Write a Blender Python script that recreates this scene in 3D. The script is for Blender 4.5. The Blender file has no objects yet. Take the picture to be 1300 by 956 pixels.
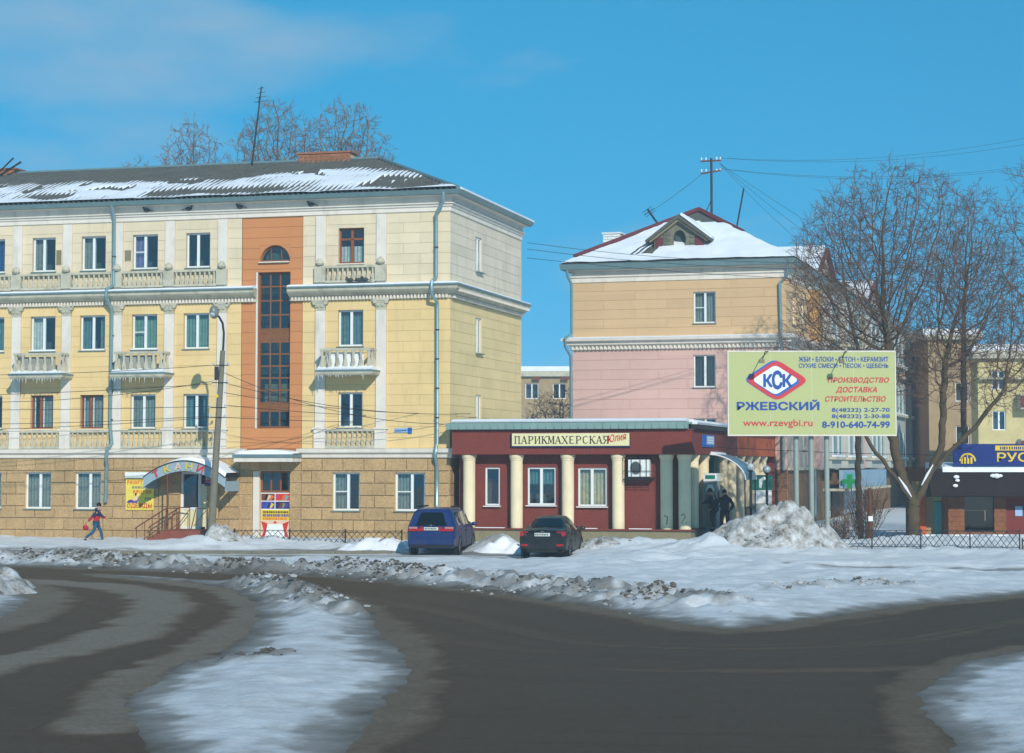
import bpy, bmesh, math, random
import numpy as np
from mathutils import Vector, Matrix, Quaternion
R = math.radians
random.seed(7)
SC = bpy.context.scene
COL = SC.collection

# ---------------------------------------------------------------- camera
cam = bpy.data.cameras.new('camera')
cam.sensor_width = 36.0
cam.lens = 2560 / 1300 * 36.0
cam.shift_y = -45 / 1300
cam.clip_start = 0.5
cam.clip_end = 6000
camo = bpy.data.objects.new('camera', cam)
COL.objects.link(camo)
camo.location = (0, 0, 3.3)
camo.rotation_euler = (R(90 + 3.509), 0, 0)
SC.camera = camo

# ---------------------------------------------------------------- sky, sun, exposure
SUN_AZ, SUN_EL = R(17.0), R(28.0)          # to the right behind the camera
S_DIR = Vector((math.sin(SUN_AZ) * math.cos(SUN_EL), -math.cos(SUN_AZ) * math.cos(SUN_EL), math.sin(SUN_EL)))
world = bpy.data.worlds.new('World')
SC.world = world
world.use_nodes = True
wn, wl = world.node_tree.nodes, world.node_tree.links
wn.clear()
w_out = wn.new('ShaderNodeOutputWorld')
w_bg = wn.new('ShaderNodeBackground')
w_bg.inputs['Strength'].default_value = 0.15
sky = wn.new('ShaderNodeTexSky')
sky.sky_type = 'NISHITA'
sky.sun_disc = False
sky.sun_elevation = SUN_EL
sky.sun_rotation = math.atan2(S_DIR.x, S_DIR.y)
sky.altitude = 200
sky.air_density = 1.0
sky.dust_density = 0.0
sky.ozone_density = 3.0
# thin grey cloud drifting over the upper sky
tc = wn.new('ShaderNodeTexCoord')
mp = wn.new('ShaderNodeMapping')
mp.inputs['Scale'].default_value = (3.0, 3.0, 9.0)
mp.inputs['Location'].default_value = (1.14, 19.502, 0.457)
nz = wn.new('ShaderNodeTexNoise')
nz.inputs['Scale'].default_value = 1.15
nz.inputs['Detail'].default_value = 6
nz.inputs['Roughness'].default_value = 0.5
rp = wn.new('ShaderNodeValToRGB')
rp.color_ramp.elements[0].position = 0.50
rp.color_ramp.elements[0].color = (0, 0, 0, 1)
rp.color_ramp.elements[1].position = 0.70
rp.color_ramp.elements[1].color = (0.85, 0.85, 0.85, 1)
mx = wn.new('ShaderNodeMix')
mx.data_type = 'RGBA'
tint = wn.new('ShaderNodeMix')
tint.data_type = 'RGBA'
tint.blend_type = 'MULTIPLY'
tint.inputs['Factor'].default_value = 1.0
tint.inputs['B'].default_value = (0.15, 0.76, 0.80, 1)
lift = wn.new('ShaderNodeMapping')            # sample the clear sky a little higher up: a deep, even winter blue
lift.inputs['Scale'].default_value = (1.0, 1.0, 0.55)
lift.inputs['Location'].default_value = (0.0, 0.0, 0.26)
wl.new(tc.outputs['Generated'], lift.inputs['Vector'])
wl.new(lift.outputs['Vector'], sky.inputs['Vector'])
wl.new(tc.outputs['Generated'], mp.inputs['Vector'])
wl.new(mp.outputs['Vector'], nz.inputs['Vector'])
wl.new(nz.outputs['Fac'], rp.inputs['Fac'])
wl.new(rp.outputs['Color'], mx.inputs['Factor'])
wl.new(sky.outputs['Color'], tint.inputs['A'])
wl.new(tint.outputs['Result'], mx.inputs['A'])
mx.inputs['B'].default_value = (1.9, 2.7, 3.4, 1)
wl.new(mx.outputs['Result'], w_bg.inputs['Color'])
wl.new(w_bg.outputs['Background'], w_out.inputs['Surface'])

sun = bpy.data.lights.new('sun', 'SUN')
sun.energy = 3.25
sun.angle = R(0.5)
sun.color = (1.0, 0.95, 0.86)
suno = bpy.data.objects.new('sun', sun)
COL.objects.link(suno)
suno.rotation_euler = S_DIR.to_track_quat('Z', 'Y').to_euler()
suno.location = (20, -20, 40)

SC.view_settings.view_transform = 'Standard'
SC.view_settings.look = 'None'
SC.view_settings.exposure = 0.27
SC.view_settings.gamma = 1.0
SC.cycles.max_bounces = 6
SC.cycles.transparent_max_bounces = 12
SC.cycles.use_denoising = True
SC.cycles.volume_bounces = 1

# ---------------------------------------------------------------- helpers
def srgb(r, g, b, k=1.0):
    f = lambda c: (c / 255 / 12.92) if c / 255 <= 0.04045 else ((c / 255 + 0.055) / 1.055) ** 2.4
    return (f(r) * k, f(g) * k, f(b) * k, 1)

MATS = {}
def mat(name, col, rough=0.85, var=0.10, vs=1.5, bump=0.0, bs=30.0, metal=0.0, stain=0.0, scol=(0.12, 0.11, 0.09, 1),
        rnd=0.0, spec=0.25, sscale=(1.0, 1.0, 0.22), fine=0.0):
    m = bpy.data.materials.new(name)
    m.use_nodes = True
    n, l = m.node_tree.nodes, m.node_tree.links
    b = n['Principled BSDF']
    b.inputs['Roughness'].default_value = rough
    b.inputs['Metallic'].default_value = metal
    b.inputs['Specular IOR Level'].default_value = spec
    geo = n.new('ShaderNodeNewGeometry')
    t = n.new('ShaderNodeTexNoise')
    t.inputs['Scale'].default_value = vs
    t.inputs['Detail'].default_value = 6
    t.inputs['Roughness'].default_value = 0.65
    l.new(geo.outputs['Position'], t.inputs['Vector'])
    r = n.new('ShaderNodeMapRange')
    r.inputs['From Min'].default_value = 0.3
    r.inputs['From Max'].default_value = 0.7
    r.inputs['To Min'].default_value = 1 - var
    r.inputs['To Max'].default_value = 1 + var
    l.new(t.outputs['Fac'], r.inputs['Value'])
    val = r.outputs['Result']
    if fine:
        t2 = n.new('ShaderNodeTexNoise')
        t2.inputs['Scale'].default_value = bs * 0.6
        t2.inputs['Detail'].default_value = 4
        l.new(geo.outputs['Position'], t2.inputs['Vector'])
        r2 = n.new('ShaderNodeMapRange')
        r2.inputs['From Min'].default_value = 0.3
        r2.inputs['From Max'].default_value = 0.7
        r2.inputs['To Min'].default_value = 1 - fine
        r2.inputs['To Max'].default_value = 1 + fine
        l.new(t2.outputs['Fac'], r2.inputs['Value'])
        mm = n.new('ShaderNodeMath'); mm.operation = 'MULTIPLY'
        l.new(val, mm.inputs[0]); l.new(r2.outputs['Result'], mm.inputs[1])
        val = mm.outputs[0]
    if rnd:
        oi = n.new('ShaderNodeObjectInfo')
        r3 = n.new('ShaderNodeMapRange')
        r3.inputs['To Min'].default_value = 1 - rnd
        r3.inputs['To Max'].default_value = 1 + rnd
        l.new(oi.outputs['Random'], r3.inputs['Value'])
        mm = n.new('ShaderNodeMath'); mm.operation = 'MULTIPLY'
        l.new(val, mm.inputs[0]); l.new(r3.outputs['Result'], mm.inputs[1])
        val = mm.outputs[0]
    vm = n.new('ShaderNodeVectorMath'); vm.operation = 'SCALE'
    vm.inputs[0].default_value = col[:3]
    l.new(val, vm.inputs['Scale'])
    out = vm.outputs['Vector']
    if stain:
        mpn = n.new('ShaderNodeMapping')
        mpn.inputs['Scale'].default_value = sscale
        l.new(geo.outputs['Position'], mpn.inputs['Vector'])
        t3 = n.new('ShaderNodeTexNoise')
        t3.inputs['Scale'].default_value = 2.2
        t3.inputs['Detail'].default_value = 8
        t3.inputs['Roughness'].default_value = 0.7
        l.new(mpn.outputs['Vector'], t3.inputs['Vector'])
        r4 = n.new('ShaderNodeMapRange')
        r4.inputs['From Min'].default_value = 0.53
        r4.inputs['From Max'].default_value = 0.74
        r4.inputs['To Max'].default_value = stain
        l.new(t3.outputs['Fac'], r4.inputs['Value'])
        mxn = n.new('ShaderNodeMix'); mxn.data_type = 'RGBA'
        l.new(r4.outputs['Result'], mxn.inputs['Factor'])
        l.new(out, mxn.inputs['A'])
        mxn.inputs['B'].default_value = scol
        out = mxn.outputs['Result']
    l.new(out, b.inputs['Base Color'])
    if bump:
        t4 = n.new('ShaderNodeTexNoise')
        t4.inputs['Scale'].default_value = bs
        t4.inputs['Detail'].default_value = 5
        l.new(geo.outputs['Position'], t4.inputs['Vector'])
        bp = n.new('ShaderNodeBump')
        bp.inputs['Strength'].default_value = bump
        bp.inputs['Distance'].default_value = 0.03
        l.new(t4.outputs['Fac'], bp.inputs['Height'])
        l.new(bp.outputs['Normal'], b.inputs['Normal'])
    MATS[name] = m
    return m

def glass(name, tintc, refl=0.14, rough=0.03):
    m = bpy.data.materials.new(name)
    m.use_nodes = True
    n, l = m.node_tree.nodes, m.node_tree.links
    n.clear()
    o = n.new('ShaderNodeOutputMaterial')
    tr = n.new('ShaderNodeBsdfTransparent'); tr.inputs['Color'].default_value = tintc
    gl = n.new('ShaderNodeBsdfGlossy'); gl.inputs['Roughness'].default_value = rough
    gl.inputs['Color'].default_value = (0.85, 0.9, 0.92, 1)
    fr = n.new('ShaderNodeLayerWeight'); fr.inputs['Blend'].default_value = 0.5
    pw = n.new('ShaderNodeMath'); pw.operation = 'POWER'; pw.inputs[1].default_value = 4.0
    ad = n.new('ShaderNodeMath'); ad.operation = 'ADD'; ad.use_clamp = True
    ad.inputs[1].default_value = refl + 0.04
    mxs = n.new('ShaderNodeMixShader')
    l.new(fr.outputs['Facing'], pw.inputs[0]); l.new(pw.outputs[0], ad.inputs[0]); l.new(ad.outputs[0], mxs.inputs['Fac'])
    l.new(tr.outputs['BSDF'], mxs.inputs[1]); l.new(gl.outputs['BSDF'], mxs.inputs[2])
    l.new(mxs.outputs['Shader'], o.inputs['Surface'])
    # gentle waviness of the panes
    geo = n.new('ShaderNodeNewGeometry')
    t = n.new('ShaderNodeTexNoise'); t.inputs['Scale'].default_value = 1.3
    l.new(geo.outputs['Position'], t.inputs['Vector'])
    bp = n.new('ShaderNodeBump'); bp.inputs['Strength'].default_value = 0.25; bp.inputs['Distance'].default_value = 0.02
    l.new(t.outputs['Fac'], bp.inputs['Height']); l.new(bp.outputs['Normal'], gl.inputs['Normal'])
    MATS[name] = m
    return m

def M(x):
    return MATS[x] if isinstance(x, str) else x

def tag(o, label=None, cat=None, group=None, kind=None):
    if label: o['label'] = label
    if cat: o['category'] = cat
    if group: o['group'] = group
    if kind: o['kind'] = kind
    return o

def empty(name, loc=(0, 0, 0), rz=0.0, label=None, cat=None, group=None, parent=None):
    o = bpy.data.objects.new(name, None)
    COL.objects.link(o)
    o.location = loc
    o.rotation_euler = (0, 0, rz)
    o.empty_display_size = 0.3
    o.parent = parent
    return tag(o, label, cat, group)

def obj(name, mesh, parent=None, loc=(0, 0, 0), rot=(0, 0, 0), scale=(1, 1, 1)):
    o = bpy.data.objects.new(name, mesh)
    COL.objects.link(o)
    o.parent = parent
    o.location = loc
    o.rotation_euler = rot
    o.scale = scale
    return o

class MB:
    def __init__(s):
        s.v, s.f = [], []
    def add(s, vs, fs):
        b = len(s.v)
        s.v.extend(vs)
        s.f.extend([tuple(i + b for i in f) for f in fs])
        return s
    def box(s, x0, y0, z0, x1, y1, z1):
        return s.add([(x0, y0, z0), (x1, y0, z0), (x1, y1, z0), (x0, y1, z0), (x0, y0, z1), (x1, y0, z1), (x1, y1, z1), (x0, y1, z1)],
                     [(0, 3, 2, 1), (4, 5, 6, 7), (0, 1, 5, 4), (1, 2, 6, 5), (2, 3, 7, 6), (3, 0, 4, 7)])
    def quad(s, a, b, c, d):
        return s.add([a, b, c, d], [(0, 1, 2, 3)])
    def extr(s, poly, axis, a0, a1):
        n = len(poly)
        def P(p, a):
            return (a, p[0], p[1]) if axis == 'x' else ((p[0], a, p[1]) if axis == 'y' else (p[0], p[1], a))
        vs = [P(p, a0) for p in poly] + [P(p, a1) for p in poly]
        fs = [tuple(range(n)), tuple(range(2 * n - 1, n - 1, -1))]
        for i in range(n):
            j = (i + 1) % n
            fs.append((i, i + n, j + n, j))
        return s.add(vs, fs)
    def tube(s, pts, r, n=6, caps=True):
        pts = [Vector(p) for p in pts]
        rs = r if isinstance(r, (list, tuple)) else [r] * len(pts)
        b = len(s.v)
        up = Vector((0, 0, 1))
        prev = None
        for i, p in enumerate(pts):
            d = (pts[min(i + 1, len(pts) - 1)] - pts[max(i - 1, 0)])
            if d.length < 1e-9: d = Vector((0, 0, 1))
            d.normalize()
            if prev is None:
                a = d.cross(up if abs(d.z) < 0.95 else Vector((1, 0, 0)))
            else:
                a = prev - d * prev.dot(d)
            a.normalize()
            prev = a
            c = d.cross(a)
            for k in range(n):
                t = 2 * math.pi * k / n
                q = p + (a * math.cos(t) + c * math.sin(t)) * rs[i]
                s.v.append((q.x, q.y, q.z))
        for i in range(len(pts) - 1):
            for k in range(n):
                k2 = (k + 1) % n
                s.f.append((b + i * n + k, b + i * n + k2, b + (i + 1) * n + k2, b + (i + 1) * n + k))
        if caps:
            s.f.append(tuple(b + k for k in range(n - 1, -1, -1)))
            e = b + (len(pts) - 1) * n
            s.f.append(tuple(e + k for k in range(n)))
        return s
    def lathe(s, prof, n=12, c=(0, 0), caps=True):
        b = len(s.v)
        for (r, z) in prof:
            for k in range(n):
                t = 2 * math.pi * k / n
                s.v.append((c[0] + r * math.cos(t), c[1] + r * math.sin(t), z))
        for i in range(len(prof) - 1):
            for k in range(n):
                k2 = (k + 1) % n
                s.f.append((b + i * n + k, b + i * n + k2, b + (i + 1) * n + k2, b + (i + 1) * n + k))
        if caps:
            s.f.append(tuple(b + k for k in range(n - 1, -1, -1)))
            e = b + (len(prof) - 1) * n
            s.f.append(tuple(e + k for k in range(n)))
        return s
    def sweep(s, prof, path, closed_prof=True):
        """prof: (outward offset, z); path: 2-D points, outward is to the right of travel; mitred corners."""
        b = len(s.v)
        m = len(prof)
        N = len(path)
        for i, p in enumerate(path):
            p = Vector(p)
            d0 = (p - Vector(path[i - 1])).normalized() if i > 0 else None
            d1 = (Vector(path[i + 1]) - p).normalized() if i < N - 1 else None
            if d0 is None: d0 = d1
            if d1 is None: d1 = d0
            n0 = Vector((d0.y, -d0.x)); n1 = Vector((d1.y, -d1.x))
            nn = (n0 + n1)
            nn = nn / (1 + n0.dot(n1))
            for (o, z) in prof:
                q = p + nn * o
                s.v.append((q.x, q.y, z))
        for i in range(N - 1):
            for k in range(m if closed_prof else m - 1):
                k2 = (k + 1) % m
                s.f.append((b + i * m + k, b + (i + 1) * m + k, b + (i + 1) * m + k2, b + i * m + k2))
        if closed_prof:
            s.f.append(tuple(b + k for k in range(m)))
            e = b + (N - 1) * m
            s.f.append(tuple(e + k for k in range(m - 1, -1, -1)))
        return s
    def ball(s, c, r, n=10, m=6, sc=(1, 1, 1)):
        b = len(s.v)
        prof = [(math.sin(math.pi * i / m), -math.cos(math.pi * i / m)) for i in range(m + 1)]
        for (rr, z) in prof:
            rr = max(rr, 0.001)
            for k in range(n):
                t = 2 * math.pi * k / n
                s.v.append((c[0] + r * sc[0] * rr * math.cos(t), c[1] + r * sc[1] * rr * math.sin(t), c[2] + r * sc[2] * z))
        for i in range(m):
            for k in range(n):
                k2 = (k + 1) % n
                s.f.append((b + i * n + k, b + i * n + k2, b + (i + 1) * n + k2, b + (i + 1) * n + k))
        return s
    def mesh(s, name, material=None, smooth=False):
        me = bpy.data.meshes.new(name)
        me.from_pydata(s.v, [], s.f)
        bm = bmesh.new(); bm.from_mesh(me)
        bmesh.ops.recalc_face_normals(bm, faces=bm.faces)
        if smooth:
            for f in bm.faces: f.smooth = True
            for e in bm.edges:
                if len(e.link_faces) == 2 and e.calc_face_angle(0) > R(40): e.smooth = False
        bm.to_mesh(me); bm.free()
        if material is not None: me.materials.append(M(material))
        return me
    def build(s, name, material, parent=None, loc=(0, 0, 0), rot=(0, 0, 0), smooth=False):
        return obj(name, s.mesh(name, material, smooth), parent, loc, rot)

CUBES = {}
def block(name, material, parent, x0, x1, y0, y1, z0, z1):
    """one box piece; alike pieces share one unit mesh and differ by scale"""
    if material not in CUBES:
        CUBES[material] = MB().box(0, 0, 0, 1, 1, 1).mesh(name, material)
    return obj(name, CUBES[material], parent, (x0, y0, z0), (0, 0, 0), (x1 - x0, y1 - y0, z1 - z0))

def fast_mesh(name, verts, faces, material, smooth=True):
    me = bpy.data.meshes.new(name)
    verts = np.asarray(verts, dtype=np.float32); faces = np.asarray(faces, dtype=np.int32)
    k = faces.shape[1]
    me.vertices.add(len(verts)); me.vertices.foreach_set('co', verts.ravel())
    me.loops.add(faces.size); me.loops.foreach_set('vertex_index', faces.ravel())
    me.polygons.add(len(faces))
    me.polygons.foreach_set('loop_start', np.arange(0, faces.size, k, dtype=np.int32))
    me.polygons.foreach_set('loop_total', np.full(len(faces), k, dtype=np.int32))
    me.polygons.foreach_set('use_smooth', np.full(len(faces), smooth, dtype=bool))
    me.update(); me.validate()
    if material is not None: me.materials.append(M(material))
    return me

# value noise, vectorised
_rng = np.random.RandomState(3)
_LAT = _rng.rand(256, 256)
def vnoise(x, y):
    xi = np.floor(x).astype(int); yi = np.floor(y).astype(int)
    fx = x - xi; fy = y - yi
    fx = fx * fx * (3 - 2 * fx); fy = fy * fy * (3 - 2 * fy)
    a = _LAT[xi % 256, yi % 256]; b = _LAT[(xi + 1) % 256, yi % 256]
    c = _LAT[xi % 256, (yi + 1) % 256]; d = _LAT[(xi + 1) % 256, (yi + 1) % 256]
    return (a * (1 - fx) + b * fx) * (1 - fy) + (c * (1 - fx) + d * fx) * fy
def fbm(x, y, o=4):
    s = 0; a = 0.5; t = 0
    for i in range(o):
        s = s + a * vnoise(x * 2 ** i + 17.3 * i, y * 2 ** i + 5.1 * i); t += a; a *= 0.5
    return s / t
def sstep(a, b, x):
    t = np.clip((x - a) / (b - a), 0, 1); return t * t * (3 - 2 * t)
def dpoly(px, py, poly, closed=False):
    d = np.full(px.shape, 1e9)
    n = len(poly)
    for i in range(n if closed else n - 1):
        ax, ay = poly[i]; bx, by = poly[(i + 1) % n]
        vx, vy = bx - ax, by - ay
        t = np.clip(((px - ax) * vx + (py - ay) * vy) / (vx * vx + vy * vy + 1e-12), 0, 1)
        d = np.minimum(d, np.hypot(px - ax - t * vx, py - ay - t * vy))
    return d
def inpoly(px, py, poly):
    ins = np.zeros(px.shape, bool)
    n = len(poly)
    for i in range(n):
        ax, ay = poly[i]; bx, by = poly[i - 1]
        c = ((ay > py) != (by > py)) & (px < (bx - ax) * (py - ay) / ((by - ay) if by != ay else 1e-12) + ax)
        ins ^= c
    return ins
def sdf(px, py, poly):
    d = dpoly(px, py, poly, True)
    return np.where(inpoly(px, py, poly), -d, d)

def text_obj(name, body, x0, x1, z0, z1, y, material, parent, depth=0.01, bold=0.0, shear=0.0):
    """lettering that faces -y, stretched into the box x0..x1, z0..z1; bold thickens the strokes"""
    cu = bpy.data.curves.new(name, 'FONT')
    cu.body = body; cu.size = 1.0; cu.extrude = 0.0; cu.shear = shear
    cu.resolution_u = 3
    t = bpy.data.objects.new(name + '_tmp', cu); COL.objects.link(t)
    dg = bpy.context.evaluated_depsgraph_get()
    me = bpy.data.meshes.new_from_object(t.evaluated_get(dg))
    bpy.data.objects.remove(t); bpy.data.curves.remove(cu)
    co = np.empty(len(me.vertices) * 3, np.float32); me.vertices.foreach_get('co', co); co = co.reshape(-1, 3)
    fs = [tuple(p.vertices) for p in me.polygons]
    bpy.data.meshes.remove(me)
    mn, mxx = co.min(0), co.max(0)
    b = max(bold, 0.0)
    sx = (x1 - x0) / (mxx[0] - mn[0] + 2 * b); sz = (z1 - z0) / (mxx[1] - mn[1] + 2 * b)
    V, F = [], []
    offs = [(0, 0)] if b == 0 else [(0, 0), (b, 0), (-b, 0), (0, b), (0, -b), (b * .7, b * .7), (-b * .7, -b * .7), (b * .7, -b * .7), (-b * .7, b * .7)]
    for k, (ox, oz) in enumerate(offs):
        base = len(V)
        for c in co: V.append((x0 + (c[0] - mn[0] + b + ox) * sx, y - depth - k * 0.0006, z0 + (c[1] - mn[1] + b + oz) * sz))
        F += [tuple(i + base for i in f) for f in fs]
    me = bpy.data.meshes.new(name); me.from_pydata(V, [], F)
    me.materials.append(M(material))
    return obj(name, me, parent)

# ---------------------------------------------------------------- materials
mat('snow_clean', (0.78, 0.80, 0.83, 1), 0.7, 0.06, 0.8, 0.5, 14, spec=0.3)
mat('snow_roof', (0.74, 0.78, 0.82, 1), 0.7, 0.07, 0.5, 0.4, 9, spec=0.3)
mat('yellow', srgb(236, 206, 146, 0.86), 0.9, 0.06, 0.6, 0.15, 40, stain=0.34, scol=srgb(186, 152, 104), rnd=0.04)
mat('yellow_side', srgb(234, 209, 154, 0.86), 0.9, 0.06, 0.6, 0.15, 40, stain=0.3, scol=srgb(170, 155, 115), rnd=0.05)
mat('yellow_joint', srgb(206, 176, 122, .9), 0.9, 0.05)
mat('cream', srgb(230, 213, 180, 0.86), 0.9, 0.07, 0.6, 0.15, 40, stain=0.4, scol=srgb(178, 160, 130), rnd=0.045)
mat('cream_side', srgb(228, 216, 192, 0.86), 0.9, 0.07, 0.6, 0.15, 40, stain=0.5, scol=srgb(160, 152, 135), rnd=0.06)
mat('cream_joint', srgb(198, 180, 150, .9), 0.9, 0.05)
mat('orange', srgb(208, 140, 88, 0.86), 0.9, 0.05, 0.6, 0.12, 40, stain=0.25, scol=srgb(185, 120, 75), rnd=0.03)
mat('orange_joint', srgb(172, 112, 70, .9), 0.9, 0.05)
mat('trim', srgb(228, 220, 206, 0.9), 0.88, 0.08, 1.2, 0.2, 30, stain=0.45, scol=srgb(150, 148, 130))
mat('trim_worn', srgb(192, 188, 166, .9), 0.9, 0.16, 2.0, 0.5, 25, stain=0.8, scol=srgb(118, 112, 95), sscale=(1, 1, .8))
mat('stone', srgb(194, 162, 116, 0.82), 0.95, 0.12, 1.2, 0.9, 22, stain=0.5, scol=srgb(120, 100, 70), rnd=0.10, fine=0.18)
mat('mortar', srgb(224, 190, 140, .9), 0.95, 0.08)
mat('metal_teal', srgb(120, 150, 152, .8), 0.5, 0.12, 2.0, 0.1, 20, metal=0.3, spec=0.4)
mat('pipe', srgb(140, 172, 176, .85), 0.4, 0.10, 3.0, 0, 20, metal=0.45, spec=0.5)
mat('slate', srgb(96, 98, 92, .8), 0.9, 0.2, 1.4, 0.3, 25, stain=0.5, scol=srgb(68, 68, 62), sscale=(1, 1, 1))
mat('roof_red', srgb(110, 52, 56, .8), 0.6, 0.12, 2)
mat('brick', srgb(168, 112, 82, .8), 0.9, 0.2, 6, 0.5, 30, rnd=0.15)
mat('brick_pale', srgb(116, 114, 98, .8), 0.9, 0.2, 5, 0.5, 30, rnd=0.2)
mat('pvc', srgb(226, 230, 228, .95), 0.45, 0.04, 1.0, spec=0.4)
mat('wood_frame', srgb(150, 88, 52, .8), 0.6, 0.15, 4)
mat('wood_stair', srgb(140, 92, 56, .8), 0.65, 0.15, 4)
mat('interior', srgb(104, 110, 106, 0.75), 0.95, 0.1)
glass('glass', (0.84, 0.89, 0.89, 1), 0.03)
glass('glass_stair', (0.62, 0.68, 0.68, 1), 0.04)
glass('car_glass', (0.04, 0.045, 0.05, 1), 0.0)
for nm, c in dict(cur_white=(226, 230, 226), cur_green=(140, 176, 160), cur_teal=(112, 150, 152), cur_grey=(160, 164, 156),
                  cur_lilac=(150, 142, 190), cur_blue=(44, 92, 150), cur_cream=(222, 206, 164), cur_dark=(74, 86, 88)).items():
    mat(nm, srgb(*c, .85), 0.9, 0.25, 6)
mat('shop_red', srgb(128, 60, 50, .85), 0.85, 0.10, 1.2, 0.25, 18, stain=0.5, scol=srgb(100, 54, 48), fine=0.06)
mat('shop_orange', srgb(206, 98, 50, .85), 0.8, 0.08, 1.2, stain=0.3, scol=srgb(150, 74, 48))
mat('col_cream', srgb(236, 220, 182, .92), 0.85, 0.07, 1.5, 0.3, 18, stain=0.55, scol=srgb(176, 164, 136))
mat('col_grey', srgb(160, 166, 150, .9), 0.85, 0.06, 1.5, 0.1, 30, stain=0.25, scol=srgb(120, 122, 108))
mat('plinth', srgb(140, 132, 104, .85), 0.95, 0.14, 1.0, 0.6, 18, stain=0.7, scol=srgb(92, 88, 68), sscale=(1, 1, .5))
mat('fascia_teal', srgb(140, 170, 164, .85), 0.6, 0.10, 2.0, stain=0.3, scol=srgb(110, 130, 126))
mat('pink', srgb(218, 180, 168, 0.86), 0.9, 0.05, 0.5, 0.1, 40, stain=0.4, scol=srgb(184, 146, 134), rnd=0.04)
mat('pink_joint', srgb(196, 152, 140, .9), 0.9, 0.05)
mat('tan', srgb(216, 182, 138, 0.86), 0.9, 0.05, 0.5, 0.1, 40, stain=0.4, scol=srgb(186, 156, 114), rnd=0.04)
mat('tan_joint', srgb(196, 164, 122, .9), 0.9, 0.05)
mat('brown_stone', srgb(138, 104, 74, .8), 0.95, 0.15, 1.2, 0.7, 22, stain=0.4, scol=srgb(86, 70, 52), rnd=0.1)
mat('wing_wall', srgb(190, 176, 160, .85), 0.9, 0.12, 0.7, stain=0.5, scol=srgb(126, 112, 98))
mat('loggia', srgb(186, 190, 184, .85), 0.8, 0.1, 1.0, stain=0.4, scol=srgb(140, 140, 132))
mat('far_brick', srgb(170, 148, 112, .85), 0.95, 0.14, 2.0, 0.3, 12, stain=0.5, scol=srgb(125, 110, 84))
mat('far_tan', srgb(172, 148, 112, .85), 0.95, 0.12, 1.0, stain=0.5, scol=srgb(132, 112, 86))
mat('far_yellow', srgb(204, 190, 138, .85), 0.95, 0.12, 1.0, stain=0.5, scol=srgb(160, 148, 110))
mat('steel_dark', srgb(44, 46, 46, .9), 0.6, 0.1, 6)
mat('wire', srgb(42, 46, 48, .9), 0.7, 0.0)
mat('rust', srgb(120, 70, 52, .8), 0.8, 0.15, 5)
mat('steps', srgb(142, 80, 62, .85), 0.85, 0.12, 3)
mat('concrete', srgb(128, 124, 108, .8), 0.95, 0.14, 3, 0.4, 30)
mat('lamp_metal', srgb(150, 156, 150, .8), 0.45, 0.1, 3, metal=0.4)
mat('lamp_glass', srgb(196, 206, 206, .9), 0.25, 0.03, 3, spec=0.5)
mat('canopy_grey', srgb(150, 172, 182, .9), 0.55, 0.06, 2)
mat('polycarb', srgb(96, 146, 166, .85), 0.35, 0.08, 2, spec=0.5)
mat('red', srgb(206, 52, 44, .9), 0.6, 0.05)
mat('sign_yellow', srgb(226, 196, 52, .9), 0.6, 0.05)
mat('sign_beige', srgb(228, 196, 168, .9), 0.6, 0.05)
mat('banner_yellow', srgb(232, 212, 90, .92), 0.7, 0.12, 6)
mat('violet', srgb(82, 60, 150, .9), 0.7, 0.08)
mat('orange_ink', srgb(222, 110, 40, .9), 0.7, 0.08)
mat('grey_ink', srgb(120, 124, 110, .9), 0.7, 0.08)
mat('skin', srgb(196, 146, 116, .85), 0.6, 0.04)
mat('black_ink', srgb(36, 34, 32, .9), 0.6, 0.02)
mat('blue_ink', srgb(34, 66, 138, .9), 0.6, 0.03)
mat('navy_edge', srgb(40, 46, 92, .9), 0.6, 0.03)
mat('sign_cream', srgb(230, 222, 172, .92), 0.7, 0.05)
mat('bill_green', srgb(200, 206, 142, 0.75), 0.7, 0.03, 0.6)
mat('bill_red', srgb(206, 66, 72, .9), 0.7, 0.03)
mat('bill_white', srgb(230, 236, 232, .92), 0.7, 0.02)
mat('bill_blue', srgb(48, 84, 160, .9), 0.7, 0.03)
mat('bill_lightblue', srgb(52, 104, 184, .9), 0.7, 0.03)
mat('post_grey', srgb(158, 168, 160, .85), 0.6, 0.08, 3, metal=0.2)
mat('teal', srgb(28, 116, 100, .9), 0.6, 0.08)
mat('atm_grey', srgb(150, 158, 150, .85), 0.5, 0.06)
mat('plate_blue', srgb(36, 96, 178, .9), 0.6, 0.05)
mat('plate_light', srgb(150, 186, 220, .9), 0.6, 0.05)
mat('store_blue', srgb(22, 48, 120, .9), 0.7, 0.08, 1)
mat('store_dark', srgb(44, 34, 34, .8), 0.85, 0.15, 2, stain=0.3, scol=srgb(40, 32, 32))
mat('store_brick', srgb(140, 92, 62, .85), 0.9, 0.15, 3, 0.4, 20, rnd=0.1)
mat('door_red', srgb(120, 44, 36, .85), 0.6, 0.1, 3)
mat('turquoise', srgb(84, 178, 176, .9), 0.7, 0.08)
mat('green_cross', srgb(24, 140, 72, .9), 0.6, 0.05)
mat('shop_lightblue', srgb(140, 170, 190, .9), 0.7, 0.12, 1)
mat('bark', srgb(96, 82, 62, .75), 0.95, 0.25, 3, 0.8, 14)
mat('bark_dark', srgb(80, 70, 58, .75), 0.95, 0.22, 3, 0.6, 14)
mat('strip_ochre', srgb(206, 162, 100, .85), 0.9, 0.08, 1.0, stain=0.4, scol=srgb(160, 124, 84))
mat('twig', srgb(112, 88, 72, .75), 0.95, 0.15, 2)
mat('twig_pale', srgb(128, 110, 94, .8), 0.95, 0.15, 2)
mat('pigeon', srgb(60, 66, 74, .9), 0.7, 0.2, 9)
mat('icicle', srgb(196, 208, 206, .9), 0.3, 0.05, 4, spec=0.5)
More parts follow.
